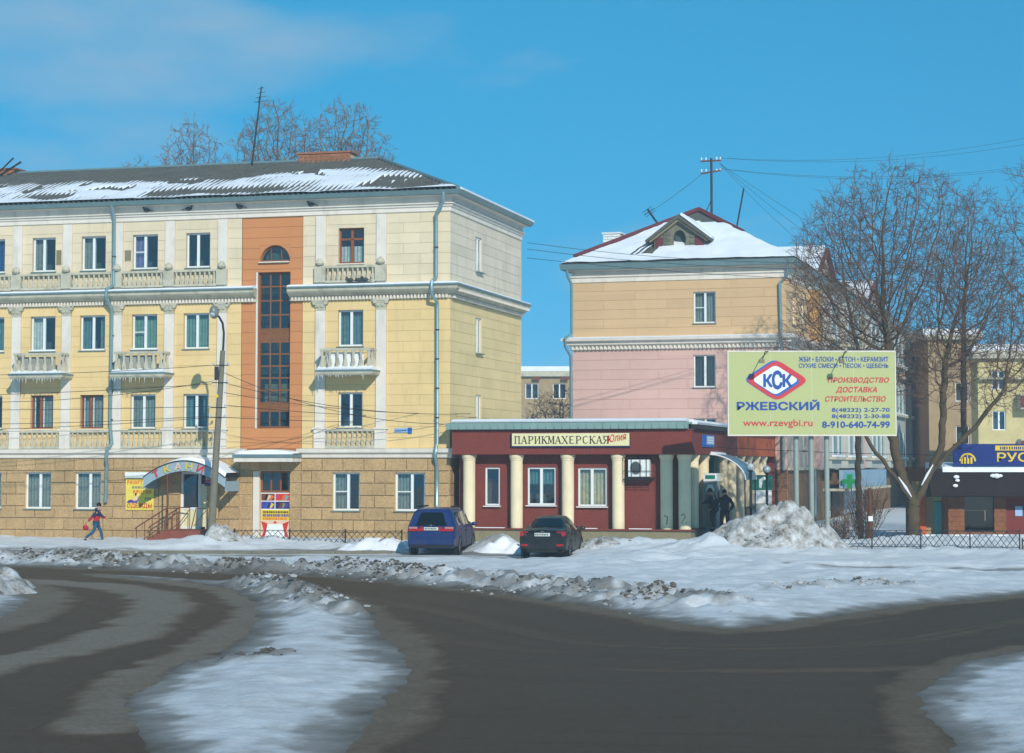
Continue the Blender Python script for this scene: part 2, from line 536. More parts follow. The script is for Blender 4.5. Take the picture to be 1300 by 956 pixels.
# ---------------------------------------------------------------- ground: snow sheet and roads (metres, x right, y away)
MAIN = [(-21.16, 68.04), (-16.66, 65.94), (-13.78, 64.44), (-10.94, 62.55), (-7.61, 61.21), (-5.32, 59.5), (-2.83, 55.99), (-0.61, 52.23), (1.3, 47.84), (2.58, 44.37), (3.39, 41.57), (3.96, 40.01), (4.88, 40.58), (6.95, 43.69), (9.6, 47.58), (12.87, 50.98), (18.49, 55.99), (13.38, 40.58), (9.26, 36.75), (7.73, 34.4), (6.48, 31.84), (5.7, 29.44), (5.22, 26.7), (4.79, 23.37), (4.44, 20.88), (-1.77, 20.88), (-1.76, 23.37), (-1.57, 27.12), (-1.56, 31.38), (-1.9, 36.29), (-2.55, 41.57), (-3.58, 47.31), (-5.0, 52.55), (-6.53, 55.99), (-8.1, 57.89), (-10.48, 59.92), (-13.18, 61.65), (-15.92, 63.02), (-20.04, 64.44)]
LANE = [(-20.04, 64.44), (-15.8, 62.55), (-12.52, 60.77), (-9.48, 56.73), (-7.39, 52.87), (-6.2, 48.11), (-5.63, 43.69), (-5.46, 39.64), (-5.53, 35.24), (-5.88, 31.61), (-5.73, 28.47), (-5.13, 25.52), (-4.26, 22.52), (-3.46, 19.92), (-6.92, 19.92), (-11.44, 32.82), (-11.02, 37.89), (-10.64, 42.18), (-10.78, 45.55), (-11.44, 49.5), (-12.5, 53.2), (-13.53, 55.27), (-15.64, 57.5), (-18.37, 59.09)]
SL1 = [(-8.97, 28.95), (-8.73, 32.2), (-8.53, 33.85), (-8.06, 35.24), (-7.69, 37.39), (-7.63, 40.97), (-7.83, 44.83), (-8.26, 48.11), (-9.27, 51.91), (-10.88, 54.91), (-13.09, 57.11), (-14.72, 58.28), (-17.59, 60.34)]
SL2 = [(-11.02, 37.89), (-10.64, 42.18), (-10.78, 45.55), (-11.44, 49.5), (-12.5, 53.2), (-13.53, 55.27), (-15.64, 57.5)]
SL3 = [(-12.52, 60.77), (-9.48, 56.73), (-7.39, 52.87), (-6.2, 48.11), (-5.63, 43.69), (-5.46, 39.64), (-5.53, 35.24), (-5.88, 31.61), (-5.73, 28.47), (-5.13, 25.52)]
SL4 = [(-6.53, 55.99), (-5.0, 52.55), (-3.58, 47.31), (-2.55, 41.57), (-1.9, 36.29), (-1.56, 31.38), (-1.57, 27.12), (-1.76, 23.37)]
SL5 = [(-21.16, 68.04), (-16.66, 65.94), (-13.78, 64.44), (-10.94, 62.55), (-7.61, 61.21), (-5.32, 59.5), (-2.83, 55.99), (-0.61, 52.23), (1.3, 47.84), (2.58, 44.37), (3.39, 41.57), (3.96, 40.01), (4.88, 40.58), (6.95, 43.69), (9.6, 47.58), (12.87, 50.98)]
SL6 = [(9.26, 36.75), (7.73, 34.4), (6.48, 31.84), (5.7, 29.44), (5.22, 26.7), (4.79, 23.37)]
RDG1 = [(-16.8, 68.59), (-13.43, 66.45), (-10.77, 64.44), (-8.51, 62.55), (-5.31, 62.1), (-2.01, 57.5), (0.0, 54.56), (2.14, 50.08), (3.71, 47.84), (4.49, 46.29)]
RDG2 = [(-7.01, 56.36), (-5.61, 51.59), (-4.72, 48.66), (-3.65, 44.83)]
RDG3 = [(-5.32, 33.46), (-4.59, 33.85), (-4.0, 34.4)]
RDG4 = [(6.14, 50.98), (7.46, 51.91), (9.0, 53.87), (10.2, 52.55)]
PACK1 = [(-25.78, 78.0), (-7.58, 78.0), (-0.29, 75.24), (1.41, 72.68), (2.93, 68.59), (-0.27, 68.59), (-6.72, 69.14), (-23.23, 70.28)]
PACK2 = [(7.95, 63.96), (11.27, 64.44), (16.04, 63.48), (19.74, 63.48), (17.87, 57.5), (12.63, 59.09), (9.38, 60.34), (7.48, 62.1)]
def road_sdf(X, Y):
    wob = (fbm(X * 0.45, Y * 0.16, 3) - 0.5) * 0.8 + (fbm(X * 4.0 + 5, Y * 2.4, 3) - 0.5) * 0.22
    return np.minimum(sdf(X, Y, MAIN), sdf(X, Y, LANE)) + wob

BANKS = [  # x, y, rx, ry, height: soft drifts in the snow sheet itself
    (-9.5, 80.4, 6.0, 1.2, 0.25), (4.6, 74.2, 2.4, 1.3, 0.4), (7.4, 72.2, 2.6, 1.6, 0.55), (-0.6, 75.6, 1.0, 1.0, 0.65),
    (-4.9, 76.2, 1.5, 1.2, 0.55), (5.2, 66.5, 3.0, 2.4, 0.35), (8.2, 62.0, 3.0, 3.0, 0.22), (16.5, 77.2, 8.0, 1.6, 0.42),
    (14.0, 70.8, 7.0, 1.2, 0.22), (-12.2, 79.2, 1.4, 0.9, 0.3), (3.0, 61.5, 3.5, 2.0, 0.2), (11.5, 57.5, 4.0, 1.6, 0.18)]
def snow_height(X, Y):
    d = road_sdf(X, Y)
    soft = fbm(X * 0.35 + 3, Y * 0.35, 4)
    rough = fbm(X * 1.7, Y * 1.7 + 9, 4)
    fine = fbm(X * 5.0 + 1, Y * 5.0, 3)
    clump = fbm(X * 2.4 + 31, Y * 1.6, 4)
    lay = 0.05 + 0.15 * soft + 0.08 * (rough - 0.5) + 0.025 * (fine - 0.5)
    h = -0.035 + sstep(-0.25, 0.35, d) * 0.055 + sstep(0.1, 1.4, d) * 0.05 * (0.5 + rough) + sstep(0.5, 3.4, d) * lay
    soiled = np.exp(-np.maximum(d, 0) / 7.0)
    dirt = np.clip(1.0 - sstep(-0.1, 1.25 + 1.4 * (clump - .5), d), 0, 1) * 0.75 + 0.20 * soiled * (0.4 + clump)
    tr = np.abs(fbm(X * 0.12 + 3, Y * 0.5, 3) - 0.5)                   # old wheel ruts frozen into the snow
    h = h - 0.05 * sstep(0.03, 0.0, tr) * sstep(0.5, 2.5, d)
    pk = np.minimum(sdf(X, Y, PACK1), sdf(X, Y, PACK2)) + (fbm(X * 0.8 + 40, Y * 0.8, 3) - 0.5) * 1.0
    p = 1 - sstep(-0.3, 0.6, pk)
    h = h * (1 - p) + p * (0.035 + 0.03 * (rough - 0.4))
    dirt = np.maximum(dirt, p * (0.16 + 0.42 * sstep(0.42, 0.66, fbm(X * 0.45, Y * 2.2, 4))))
    for (line, w, a, dk) in ((RDG1, 1.15, 0.30, 0.62), (RDG2, 0.9, 0.34, 0.72), (RDG3, 0.6, 0.10, 0.6), (RDG4, 0.7, 0.12, 0.35)):
        g = np.exp(-(dpoly(X, Y, line) / w) ** 2)
        lump = fbm(X * 3.4 + 11, Y * 3.0, 4)
        h = h + g * a * (0.35 * fbm(X * .8, Y * .8, 2) + sstep(0.35, 0.75, lump)) * sstep(-0.2, 0.4, d)
        dirt = np.maximum(dirt, g * dk * (.35 + .65 * sstep(0.34, 0.58, fbm(X * 2.3 + 70, Y * 1.5, 4))) * sstep(-0.3, 0.2, d))
    for (bx, by, rx, ry, bh) in BANKS:
        r2 = ((X - bx) / rx) ** 2 + ((Y - by) / ry) ** 2
        h = h + bh * np.exp(-r2 * 1.6) * (0.65 + 0.7 * rough)
    return h, np.clip(dirt, 0, 1)

def axis(fine0, fine1, step, far0, far1):
    mid = np.arange(fine0, fine1 + 1e-6, step)
    lo, hi, s = [], [], step
    x = fine0
    while x > far0: s *= 1.22; x -= s; lo.append(x)
    s = step; x = fine1
    while x < far1: s *= 1.22; x += s; hi.append(x)
    return np.array(lo[::-1] + list(mid) + hi)
def sheet(xs, ys, zfun):
    X, Y = np.meshgrid(xs, ys)
    Z, att = zfun(X, Y)
    nx, ny = len(xs), len(ys)
    v = np.stack([X.ravel(), Y.ravel(), Z.ravel()], 1)
    i = np.arange(nx * ny).reshape(ny, nx)
    f = np.stack([i[:-1, :-1].ravel(), i[:-1, 1:].ravel(), i[1:, 1:].ravel(), i[1:, :-1].ravel()], 1)
    return v, f, att.ravel()

def attr_mat(name, c0, c1, c2, rough0, rough1, bump, bs, p0=0.08, grit=0.08):
    """colour runs c0 -> c1 -> c2 with the attribute 'dirt' broken up by noise"""
    m = bpy.data.materials.new(name); m.use_nodes = True
    n, l = m.node_tree.nodes, m.node_tree.links
    b = n['Principled BSDF']
    at = n.new('ShaderNodeAttribute'); at.attribute_name = 'dirt'
    geo = n.new('ShaderNodeNewGeometry')
    t = n.new('ShaderNodeTexNoise'); t.inputs['Scale'].default_value = 2.3; t.inputs['Detail'].default_value = 9; t.inputs['Roughness'].default_value = 0.7
    l.new(geo.outputs['Position'], t.inputs['Vector'])
    t1 = n.new('ShaderNodeTexNoise'); t1.inputs['Scale'].default_value = 0.35; t1.inputs['Detail'].default_value = 5
    l.new(geo.outputs['Position'], t1.inputs['Vector'])
    a1 = n.new('ShaderNodeMath'); a1.operation = 'MULTIPLY_ADD'; a1.inputs[1].default_value = 0.55; a1.inputs[2].default_value = -0.275
    l.new(t.outputs['Fac'], a1.inputs[0])
    a2 = n.new('ShaderNodeMath'); a2.operation = 'MULTIPLY_ADD'; a2.inputs[1].default_value = 0.35; a2.inputs[2].default_value = -0.175
    l.new(t1.outputs['Fac'], a2.inputs[0])
    s1 = n.new('ShaderNodeMath'); s1.operation = 'ADD'; l.new(a1.outputs[0], s1.inputs[0]); l.new(a2.outputs[0], s1.inputs[1])
    s2 = n.new('ShaderNodeMath'); s2.operation = 'ADD'; s2.use_clamp = True; l.new(s1.outputs[0], s2.inputs[0]); l.new(at.outputs['Fac'], s2.inputs[1])
    cr = n.new('ShaderNodeValToRGB')
    e = cr.color_ramp.elements
    e[0].position = p0; e[0].color = c0
    e[1].position = 0.95; e[1].color = c2
    k = e.new(0.45); k.color = c1
    l.new(s2.outputs[0], cr.inputs['Fac'])
    sp = n.new('ShaderNodeTexNoise'); sp.inputs['Scale'].default_value = 11; sp.inputs['Detail'].default_value = 8; sp.inputs['Roughness'].default_value = 0.8
    l.new(geo.outputs['Position'], sp.inputs['Vector'])
    sr = n.new('ShaderNodeMapRange'); sr.inputs['From Min'].default_value = .3; sr.inputs['From Max'].default_value = .7; sr.inputs['To Min'].default_value = 1 - grit; sr.inputs['To Max'].default_value = 1 + grit
    l.new(sp.outputs['Fac'], sr.inputs['Value'])
    vm = n.new('ShaderNodeVectorMath'); vm.operation = 'SCALE'; l.new(cr.outputs['Color'], vm.inputs[0]); l.new(sr.outputs['Result'], vm.inputs['Scale'])
    l.new(vm.outputs['Vector'], b.inputs['Base Color'])
    mr = n.new('ShaderNodeMapRange'); mr.inputs['To Min'].default_value = rough0; mr.inputs['To Max'].default_value = rough1
    l.new(s2.outputs[0], mr.inputs['Value']); l.new(mr.outputs['Result'], b.inputs['Roughness'])
    b.inputs['Specular IOR Level'].default_value = 0.12
    t4 = n.new('ShaderNodeTexNoise'); t4.inputs['Scale'].default_value = bs; t4.inputs['Detail'].default_value = 6; t4.inputs['Roughness'].default_value = 0.6
    l.new(geo.outputs['Position'], t4.inputs['Vector'])
    bp = n.new('ShaderNodeBump'); bp.inputs['Strength'].default_value = bump; bp.inputs['Distance'].default_value = 0.035
    l.new(t4.outputs['Fac'], bp.inputs['Height']); l.new(bp.outputs['Normal'], b.inputs['Normal'])
    MATS[name] = m
    return m
attr_mat('snow_ground', (0.60, 0.63, 0.65, 1), (0.25, 0.25, 0.24, 1), (0.095, 0.085, 0.07, 1), 0.6, 0.9, 0.6, 9)
attr_mat('asphalt', (0.074, 0.047, 0.023, 1), (0.118, 0.086, 0.053, 1), (0.20, 0.17, 0.13, 1), 0.55, 0.85, 0.6, 40, 0.16, 0.35)

v, f, a = sheet(axis(-26, 30, 0.14, -560, 560), axis(20, 88, 0.14, -90, 880), snow_height)
me = fast_mesh('ground', v, f, 'snow_ground')
me.attributes.new('dirt', 'FLOAT', 'POINT').data.foreach_set('value', a.astype(np.float32))
tag(obj('ground', me), kind='structure')

def road_height(X, Y):
    slush = np.zeros(X.shape)
    nz1 = fbm(X * 1.3, Y * 1.3, 4)
    for line, w, k in ((SL1, 0.85, 0.95), (SL2, 0.9, 0.75), (SL3, 0.55, 0.8), (SL4, 0.6, 0.6), (SL5, 0.6, 0.6), (SL6, 0.45, 0.55)):
        dd = dpoly(X, Y, line) + (nz1 - 0.5) * 0.7
        slush = np.maximum(slush, k * (1 - sstep(w * 0.55, w * 1.25, dd)))
    # worn wheel tracks and grit streaks running with the traffic
    dm = dpoly(X, Y, SL5); dl = dpoly(X, Y, SL3)
    al = X * 0.06 + Y * 0.02
    st = 0.55 * fbm(dm * 1.1, al, 3) + 0.45 * fbm(dm * 4.5 + 9, al * 3, 3)
    slush = np.maximum(slush, 0.42 * sstep(0.50, 0.78, st)) + 0.10 * (fbm(X * 3, Y * 3, 3) - .4)
    slush = np.clip(slush, 0, 1)
    z = 0.004 + 0.035 * slush * fbm(X * 2.2, Y * 2.2, 3)
    return z, slush
v, f, a = sheet(np.arange(-32, 32.1, 0.2), np.arange(10, 76, 0.2), road_height)
me = fast_mesh('road', v, f, 'asphalt')
me.attributes.new('dirt', 'FLOAT', 'POINT').data.foreach_set('value', a.astype(np.float32))
tag(obj('road', me), kind='structure')

def ground_z(x, y):
    return float(snow_height(np.array([[x]], float), np.array([[y]], float))[0][0, 0])

# frozen clods thrown up along the kerbs and ploughed ridges
mat('clod_dirty', (0.10, 0.09, 0.075, 1), 0.9, 0.4, 3, 0.5, 20)
mat('clod_snow', (0.36, 0.37, 0.37, 1), 0.85, 0.3, 3, 0.5, 20)
def clods(name, mt, spots, label):
    bm = bmesh.new(); bmesh.ops.create_icosphere(bm, subdivisions=1, radius=1)
    bv = np.array([q.co[:] for q in bm.verts]); bf = np.array([[q.index for q in ff.verts] for ff in bm.faces]); bm.free()
    V, F = [], []
    for k, (x, y, z, r) in enumerate(spots):
        q = bv * (r * (0.7 + 0.6 * np.random.RandomState(k).rand(len(bv), 1))) * np.array([1.25, 1.0, 0.72])
        V.append(q + np.array([x, y, z])); F.append(bf + k * len(bv))
    o = obj(name, fast_mesh(name, np.concatenate(V), np.concatenate(F), mt, False))
    return tag(o, label, 'snow clods', kind='stuff')
def along(line, n, w, rmin, rmax, seed):
    rs = np.random.RandomState(seed)
    seg = [(np.array(line[i]), np.array(line[i + 1])) for i in range(len(line) - 1)]
    ln = np.array([np.linalg.norm(q - p) for p, q in seg]); out = []
    while len(out) < n:
        p, q = seg[rs.choice(len(seg), p=ln / ln.sum())]
        c = p + (q - p) * rs.rand() + rs.randn(2) * w * 0.5
        if vnoise(np.array([c[0] * 0.7]), np.array([c[1] * 0.7]))[0] > 0.38 + 0.3 * rs.rand(): out.append((c[0], c[1], rmin + (rmax - rmin) * rs.rand() ** 2.5))
    X = np.array([[o[0] for o in out]]); Y = np.array([[o[1] for o in out]])
    Z = np.maximum(snow_height(X, Y)[0][0], 0.0)
    return [(o[0], o[1], z + o[2] * 0.2, o[2]) for o, z in zip(out, Z)]
clods('dirty_snow_clods', 'clod_dirty', along(RDG1, 2600, 0.9, 0.012, 0.065, 1) + along(RDG2, 420, 0.6, 0.012, 0.08, 2) + along(RDG3, 70, 0.4, 0.015, 0.07, 3) + along(RDG4, 70, 0.6, 0.015, 0.06, 4),
      'dark frozen clods scattered along the ploughed road edge')
clods('grey_snow_clods', 'clod_snow', along(RDG1, 1300, 1.3, 0.015, 0.07, 5) + along(RDG2, 200, 0.9, 0.015, 0.09, 6) + along(RDG4, 120, 1.0, 0.015, 0.08, 7),
      'grey lumps of old snow along the ploughed road edge')

# kerbs showing as dark lines through the packed snow
def kerb(x0, y0, x1, y1):
    L = math.hypot(x1 - x0, y1 - y0); e = empty('kerb', (x0, y0, 0), math.atan2(y1 - y0, x1 - x0)); e['kind'] = 'structure'
    n = int(L / 1.0); cm = MB().box(0.006, -.08, -.15, .994, .08, .15).mesh('kerb_stone', 'concrete')
    for i in range(n): obj('kerb_stone', cm, e, (i * L / n, 0, 0), scale=(L / n, 1, 1))
kerb(-27, 74.6, -4.4, 74.2); kerb(12.3, 64.6, 24, 63.2)
# ---------------------------------------------------------------- shared facade pieces
def wall_grid(x0, x1, z0, z1, ops, y, depth, mb=None, side=False):
    """wall skin at y with real openings and reveals going back by depth; side=True lays it in the plane x=y"""
    mb = mb or MB()
    P = (lambda a, b, c: (b, a, c)) if side else (lambda a, b, c: (a, b, c))
    s = -1 if side else 1
    xs = sorted({x0, x1, *[o[0] for o in ops], *[o[1] for o in ops]}); xs = [q for q in xs if x0 <= q <= x1]
    zs = sorted({z0, z1, *[o[2] for o in ops], *[o[3] for o in ops]}); zs = [q for q in zs if z0 <= q <= z1]
    for i in range(len(xs) - 1):
        for j in range(len(zs) - 1):
            cx, cz = (xs[i] + xs[i + 1]) / 2, (zs[j] + zs[j + 1]) / 2
            if any(o[0] < cx < o[1] and o[2] < cz < o[3] for o in ops): continue
            mb.quad(P(xs[i], y, zs[j]), P(xs[i + 1], y, zs[j]), P(xs[i + 1], y, zs[j + 1]), P(xs[i], y, zs[j + 1]))
    yb = y + depth * s
    for (a, b, c, d) in ops:
        mb.quad(P(a, y, c), P(a, y, d), P(a, yb, d), P(a, yb, c)); mb.quad(P(b, y, c), P(b, y, d), P(b, yb, d), P(b, yb, c))
        mb.quad(P(a, y, c), P(b, y, c), P(b, yb, c), P(a, yb, c)); mb.quad(P(a, y, d), P(b, y, d), P(b, yb, d), P(a, yb, d))
    return mb

def panels(name, material, parent, x0, x1, z0, z1, course, ops, joints, y0, y1, gap=0.014, side=False, jit=0.0, seed=0):
    """courses of separate facing pieces with open joints, leaving the openings free"""
    rs = random.Random(seed)
    n = max(1, round((z1 - z0) / course)); ch = (z1 - z0) / n
    made = []
    for k in range(n):
        a, b = z0 + k * ch, z0 + (k + 1) * ch
        cuts = sorted({a, b, *[o[2] for o in ops if a + .03 < o[2] < b - .03 and o[0] < x1 and o[1] > x0], *[o[3] for o in ops if a + .03 < o[3] < b - .03 and o[0] < x1 and o[1] > x0]})
        for c, d in zip(cuts[:-1], cuts[1:]):
            mid = (c + d) / 2
            iv = [(x0, x1)]
            for o in ops:
                if o[2] < mid < o[3]:
                    nv = []
                    for (p, q) in iv:
                        if o[1] <= p or o[0] >= q: nv.append((p, q)); continue
                        if o[0] > p: nv.append((p, o[0]))
                        if o[1] < q: nv.append((o[1], q))
                    iv = nv
            for (p, q) in iv:
                if q - p < 0.05: continue
                if joints:
                    w = joints
                    off = (k % 2) * w / 2
                    js = [x0 + off + w * i for i in range(-1, int((x1 - x0) / w) + 2)]
                    js = [p] + [j for j in js if p + 0.2 < j < q - 0.2] + [q]
                else:
                    js = [p, q]
                for s0, s1 in zip(js[:-1], js[1:]):
                    pr = rs.uniform(0, jit)
                    g0 = gap / 2
                    top = d - (g0 if d == b else 0); bot = c + (g0 if c == a else 0)
                    if side: o_ = block(name, material, parent, y0, y1 + pr, s0 + g0, s1 - g0, bot, top)
                    else: o_ = block(name, material, parent, s0 + g0, s1 - g0, y0 - pr, y1, bot, top)
                    made.append(o_)
    return made

def window(parent, x0, x1, z0, z1, y, fm='pvc', split=0.5, curtain=None, bar=False, sill='metal_teal', side=False, glz='glass', thin=0.055, panes=None, name='window', snow=False):
    """frame (part) with panes, sill and curtain (sub-parts); y = plane of the frame's face, room towards +y"""
    f = MB(); w = 0.07
    xm = x0 + (x1 - x0) * split
    loc = (0, 0, 0); rot = (0, 0, 0)
    if side:  # built as a front window in a frame turned so that -y points along +x
        W = x1 - x0
        ox, oy = y, x0
        X0, X1, XM, Y = 0.0, W, W * split, 0.0
        rot = (0, 0, R(90)); loc = (ox, oy, 0)
    else:
        X0, X1, XM, Y = x0, x1, xm, y
    f.box(X0, Y, z0, X0 + w, Y + 0.06, z1); f.box(X1 - w, Y, z0, X1, Y + 0.06, z1)
    f.box(X0 + w, Y, z0, X1 - w, Y + 0.06, z0 + w); f.box(X0 + w, Y, z1 - w, X1 - w, Y + 0.06, z1)
    if split and split > 0.01: f.box(XM - w * 0.8, Y - 0.01, z0 + w, XM + w * 0.8, Y + 0.06, z1 - w)
    if bar: f.box(X0 + w, Y - 0.004, (z0 + z1) / 2 - 0.02, XM - w * 0.8, Y + 0.05, (z0 + z1) / 2 + 0.02)
    fr = f.build(name, fm, parent, loc, rot)
    spans = [(X0 + w, XM - w * 0.8), (XM + w * 0.8, X1 - w)] if split and split > 0.01 else [(X0 + w, X1 - w)]
    for (a, b) in spans:
        MB().box(a, Y + 0.025, z0 + w, b, Y + 0.032, z1 - w).build('pane', glz, fr)
    if sill:
        s = MB(); s.box(X0 - 0.05, Y - 0.2, z0 - 0.05, X1 + 0.05, Y + 0.0, z0 - 0.012)
        s.build('sill', sill, fr)
    if curtain:
        cm, mode = curtain if isinstance(curtain, tuple) else (curtain, 'both')
        c = MB()
        def pleat(a, b, zz0, zz1, yy):
            n = max(4, int((b - a) / 0.07)); pts = []
            for i in range(n + 1):
                pts.append((a + (b - a) * i / n, yy + (0.025 if i % 2 else -0.025)))
            for p, q in zip(pts[:-1], pts[1:]):
                c.quad((p[0], p[1], zz0), (q[0], q[1], zz0), (q[0], q[1], zz1), (p[0], p[1], zz1))
        if mode == 'both': pleat(X0, X1, z0, z1, Y + 0.22)
        elif mode == 'l': pleat(X0, XM, z0, z1, Y + 0.22)
        elif mode == 'r': pleat(XM, X1, z0, z1, Y + 0.22)
        elif mode == 'edges': pleat(X0, X0 + (X1 - X0) * 0.3, z0, z1, Y + 0.22); pleat(X1 - (X1 - X0) * 0.3, X1, z0, z1, Y + 0.22)
        elif mode == 'top': pleat(X0, X1, z0 + (z1 - z0) * 0.55, z1, Y + 0.22)
        elif mode == 'low': pleat(X0, X1, z0, z0 + (z1 - z0) * 0.5, Y + 0.22)
        c.build('curtain', cm, fr)
    if snow:
        MB().box(X0 - 0.04, Y - 0.17, z0 - 0.011, X1 + 0.04, Y - 0.004, z0 + 0.03).build('sill_snow', 'snow_clean', fr)
    return fr

def make_baluster(h, r, material, nm='baluster'):
    prof = [(r * .8, 0), (r * .8, h * .08), (r, h * .30), (r * .45, h * .62), (r * .6, h * .9), (r * .8, h)]
    return MB().lathe(prof, 6, caps=False).mesh(nm, material, True)
BAL_S = make_baluster(0.62, 0.075, 'trim_worn')
BAL_L = make_baluster(0.70, 0.105, 'trim_worn')

# ================================================================ long yellow apartment building
AO, ARZ = (-2.543, 82.53, 0), R(-15.1)
A = empty('apartment_building', AO, ARZ, 'long yellow four-storey apartment building with orange stair bay and balustrades under its windows', 'building')
XL = -27.0
PIL = [-24.55, -22.13, -19.70, -17.30, -14.90, -12.48, -10.05, -5.63, -2.96]
w4 = [(-23.35, 1.13), (-20.92, 1.13), (-18.46, 1.10), (-16.09, 1.14), (-13.66, 1.17), (-11.21, 1.10), (-4.31, 1.12)]
w3 = [(-23.35, 1.17), (-20.92, 1.17), (-18.46, 1.18), (-16.10, 1.18), (-13.66, 1.17), (-11.26, 1.16), (-4.32, 1.10)]
w2 = [(-23.35, 1.10), (-20.92, 1.10), (-18.46, 1.08), (-16.09, 1.10), (-13.69, 1.16), (-11.26, 1.13), (-4.32, 1.07)]
w1 = [(-23.35, 1.2), (-20.95, 1.2), (-18.57, 1.22), (-16.20, 1.21), (-4.47, 1.18), (-1.70, 1.28)]
Z4, Z3, Z2, Z1 = (11.68, 13.16), (8.22, 9.73), (4.84, 6.30), (1.41, 2.98)
ops_w = [(c - w / 2, c + w / 2, *z) for ws, z in ((w4, Z4), (w3, Z3), (w2, Z2), (w1, Z1)) for c, w in ws]
STW = (-8.47, -7.02, 4.82, 11.40)
ARW = (-8.40, -7.04, 11.85, 12.54)
DR2 = (-8.32, -6.98, 0.0, 3.04)
DR1 = (-11.90, -10.72, 0.58, 3.0)
ops = ops_w + [STW, ARW, DR2, DR1]
lowops = [o for o in ops if o[3] < 3.5]
wall_grid(XL, 0, -0.4, 3.6, lowops, 0.03, 0.32).build('base_wall', 'mortar', A)
wall_grid(XL, -9.2, 3.6, 10.4, [o for o in ops if o[1] < -9.2 and 3.6 < o[3] < 10.4], 0.014, 0.33).build('middle_wall', 'yellow_joint', A)
wall_grid(-6.45, 0, 3.6, 10.4, [o for o in ops if o[0] > -6.45 and 3.6 < o[3] < 10.4], 0.014, 0.33).build('middle_wall', 'yellow_joint', A)
wall_grid(XL, -9.2, 10.4, 14.5, [o for o in ops if o[1] < -9.2 and o[3] > 10.4], 0.014, 0.33).build('upper_wall', 'cream_joint', A)
wall_grid(-6.45, 0, 10.4, 14.5, [o for o in ops if o[0] > -6.45 and o[3] > 10.4], 0.014, 0.33).build('upper_wall', 'cream_joint', A)
wall_grid(-9.2, -6.45, 3.6, 14.5, [STW, ARW], 0.044, 0.31).build('stair_bay_wall', 'orange_joint', A)
# the arch above its rectangular opening
m = MB(); n = 14; cxa, ra = (ARW[0] + ARW[1]) / 2, (ARW[1] - ARW[0]) / 2
arc = [(cxa - ra * math.cos(math.pi * i / n), ARW[2] + (ARW[3] - ARW[2]) * math.sin(math.pi * i / n)) for i in range(n + 1)]
for (p, q) in zip(arc[:-1], arc[1:]):
    m.quad((p[0], 0.042, p[1]), (q[0], 0.042, q[1]), (q[0], 0.042, ARW[3] + .01), (p[0], 0.042, ARW[3] + .01))
    m.quad((p[0], 0.042, p[1]), (q[0], 0.042, q[1]), (q[0], 0.3, q[1]), (p[0], 0.3, p[1]))
m.build('arch_spandrel', 'orange', A)
# other walls and the dark rooms behind the windows
m = MB(); m.quad((XL, 11.4, -.4), (0, 11.4, -.4), (0, 11.4, 14.5), (XL, 11.4, 14.5)); m.quad((XL, 0.03, -.4), (XL, 11.4, -.4), (XL, 11.4, 14.5), (XL, 0.03, 14.5))
m.build('rear_wall', 'cream', A)
m = MB(); m.quad((XL, 1.6, -.4), (-.35, 1.6, -.4), (-.35, 1.6, 14.4), (XL, 1.6, 14.4)); m.quad((-1.6, 1.6, -.4), (-1.6, 11, -.4), (-1.6, 11, 14.4), (-1.6, 1.6, 14.4))
for z in (3.7, 7.1, 10.5): m.box(XL, 0.36, z, -0.36, 11, z + 0.2)
m.build('interior', 'interior', A)
SIDEW = [(3.76, 4.75, 11.60, 13.09), (3.77, 4.72, 8.09, 9.60), (3.79, 4.70, 5.0, 6.29)]
wall_grid(0.03, 11.4, -0.4, 10.4, [o for o in SIDEW if o[3] < 10.4], -0.014, 0.31, side=True).build('middle_wall', 'yellow_joint', A)
wall_grid(0.03, 11.4, 10.4, 14.5, [o for o in SIDEW if o[3] > 10.4], -0.014, 0.31, side=True).build('upper_wall', 'cream_joint', A)

# facing pieces
panels('stone_block', 'stone', A, XL + .02, -12.9, 0.0, 3.56, 0.475, lowops, 0.92, -0.02, 0.02, 0.035, jit=0.025, seed=1)
panels('stone_block', 'stone', A, -12.9, -9.2, 0.0, 3.56, 0.475, lowops, 0.92, -0.02, 0.02, 0.035, jit=0.025, seed=2)
panels('stone_block', 'stone', A, -9.2, -6.45, 0.0, 3.56, 0.475, lowops + [(-8.62, -8.31, 0, 3.04)], 0.92, 0.0, 0.025, 0.035, jit=0.02, seed=3)
panels('stone_block', 'stone', A, -6.45, 0.0, 0.0, 3.56, 0.475, lowops, 0.92, -0.02, 0.02, 0.035, jit=0.025, seed=4)
edges = [XL, -9.2]
for (za, zb, mt) in ((3.98, 10.14, 'yellow'), (10.72, 13.74, 'cream')):
    cuts = [XL] + [p for p in PIL if p < -9.5]
    for i in range(len(cuts)):
        a = cuts[i] + (0.215 if i else 0); b = (cuts[i + 1] - 0.215) if i + 1 < len(cuts) else -9.2
        panels('wall_panel', mt, A, a, b, za, zb, 0.435, ops_w, None, 0.0, 0.025)
    panels('wall_panel', mt, A, -6.45, -5.845, za, zb, 0.435, ops_w, None, 0.0, 0.025)
    panels('wall_panel', mt, A, -5.415, -3.175, za, zb, 0.435, ops_w, None, 0.0, 0.025)
    panels('wall_panel', mt, A, -2.745, -0.0, za, zb, 0.435, ops_w, 1.45, 0.0, 0.025)
panels('bay_panel', 'orange', A, -9.19, -6.46, 3.98, 13.74, 0.435, [STW, ARW], None, 0.03, 0.055)
panels('side_panel', 'yellow_side', A, 0.0, 11.38, 3.98, 10.14, 0.435, SIDEW, 2.3, -0.026, 0.0, side=True)
panels('side_panel', 'cream_side', A, 0.0, 11.38, 10.72, 13.74, 0.435, SIDEW, 2.3, -0.026, 0.0, side=True)
panels('stone_block', 'stone', A, 0.0, 11.38, 0.0, 3.56, 0.475, [], 0.92, -0.026, 0.01, 0.035, side=True, jit=0.02)

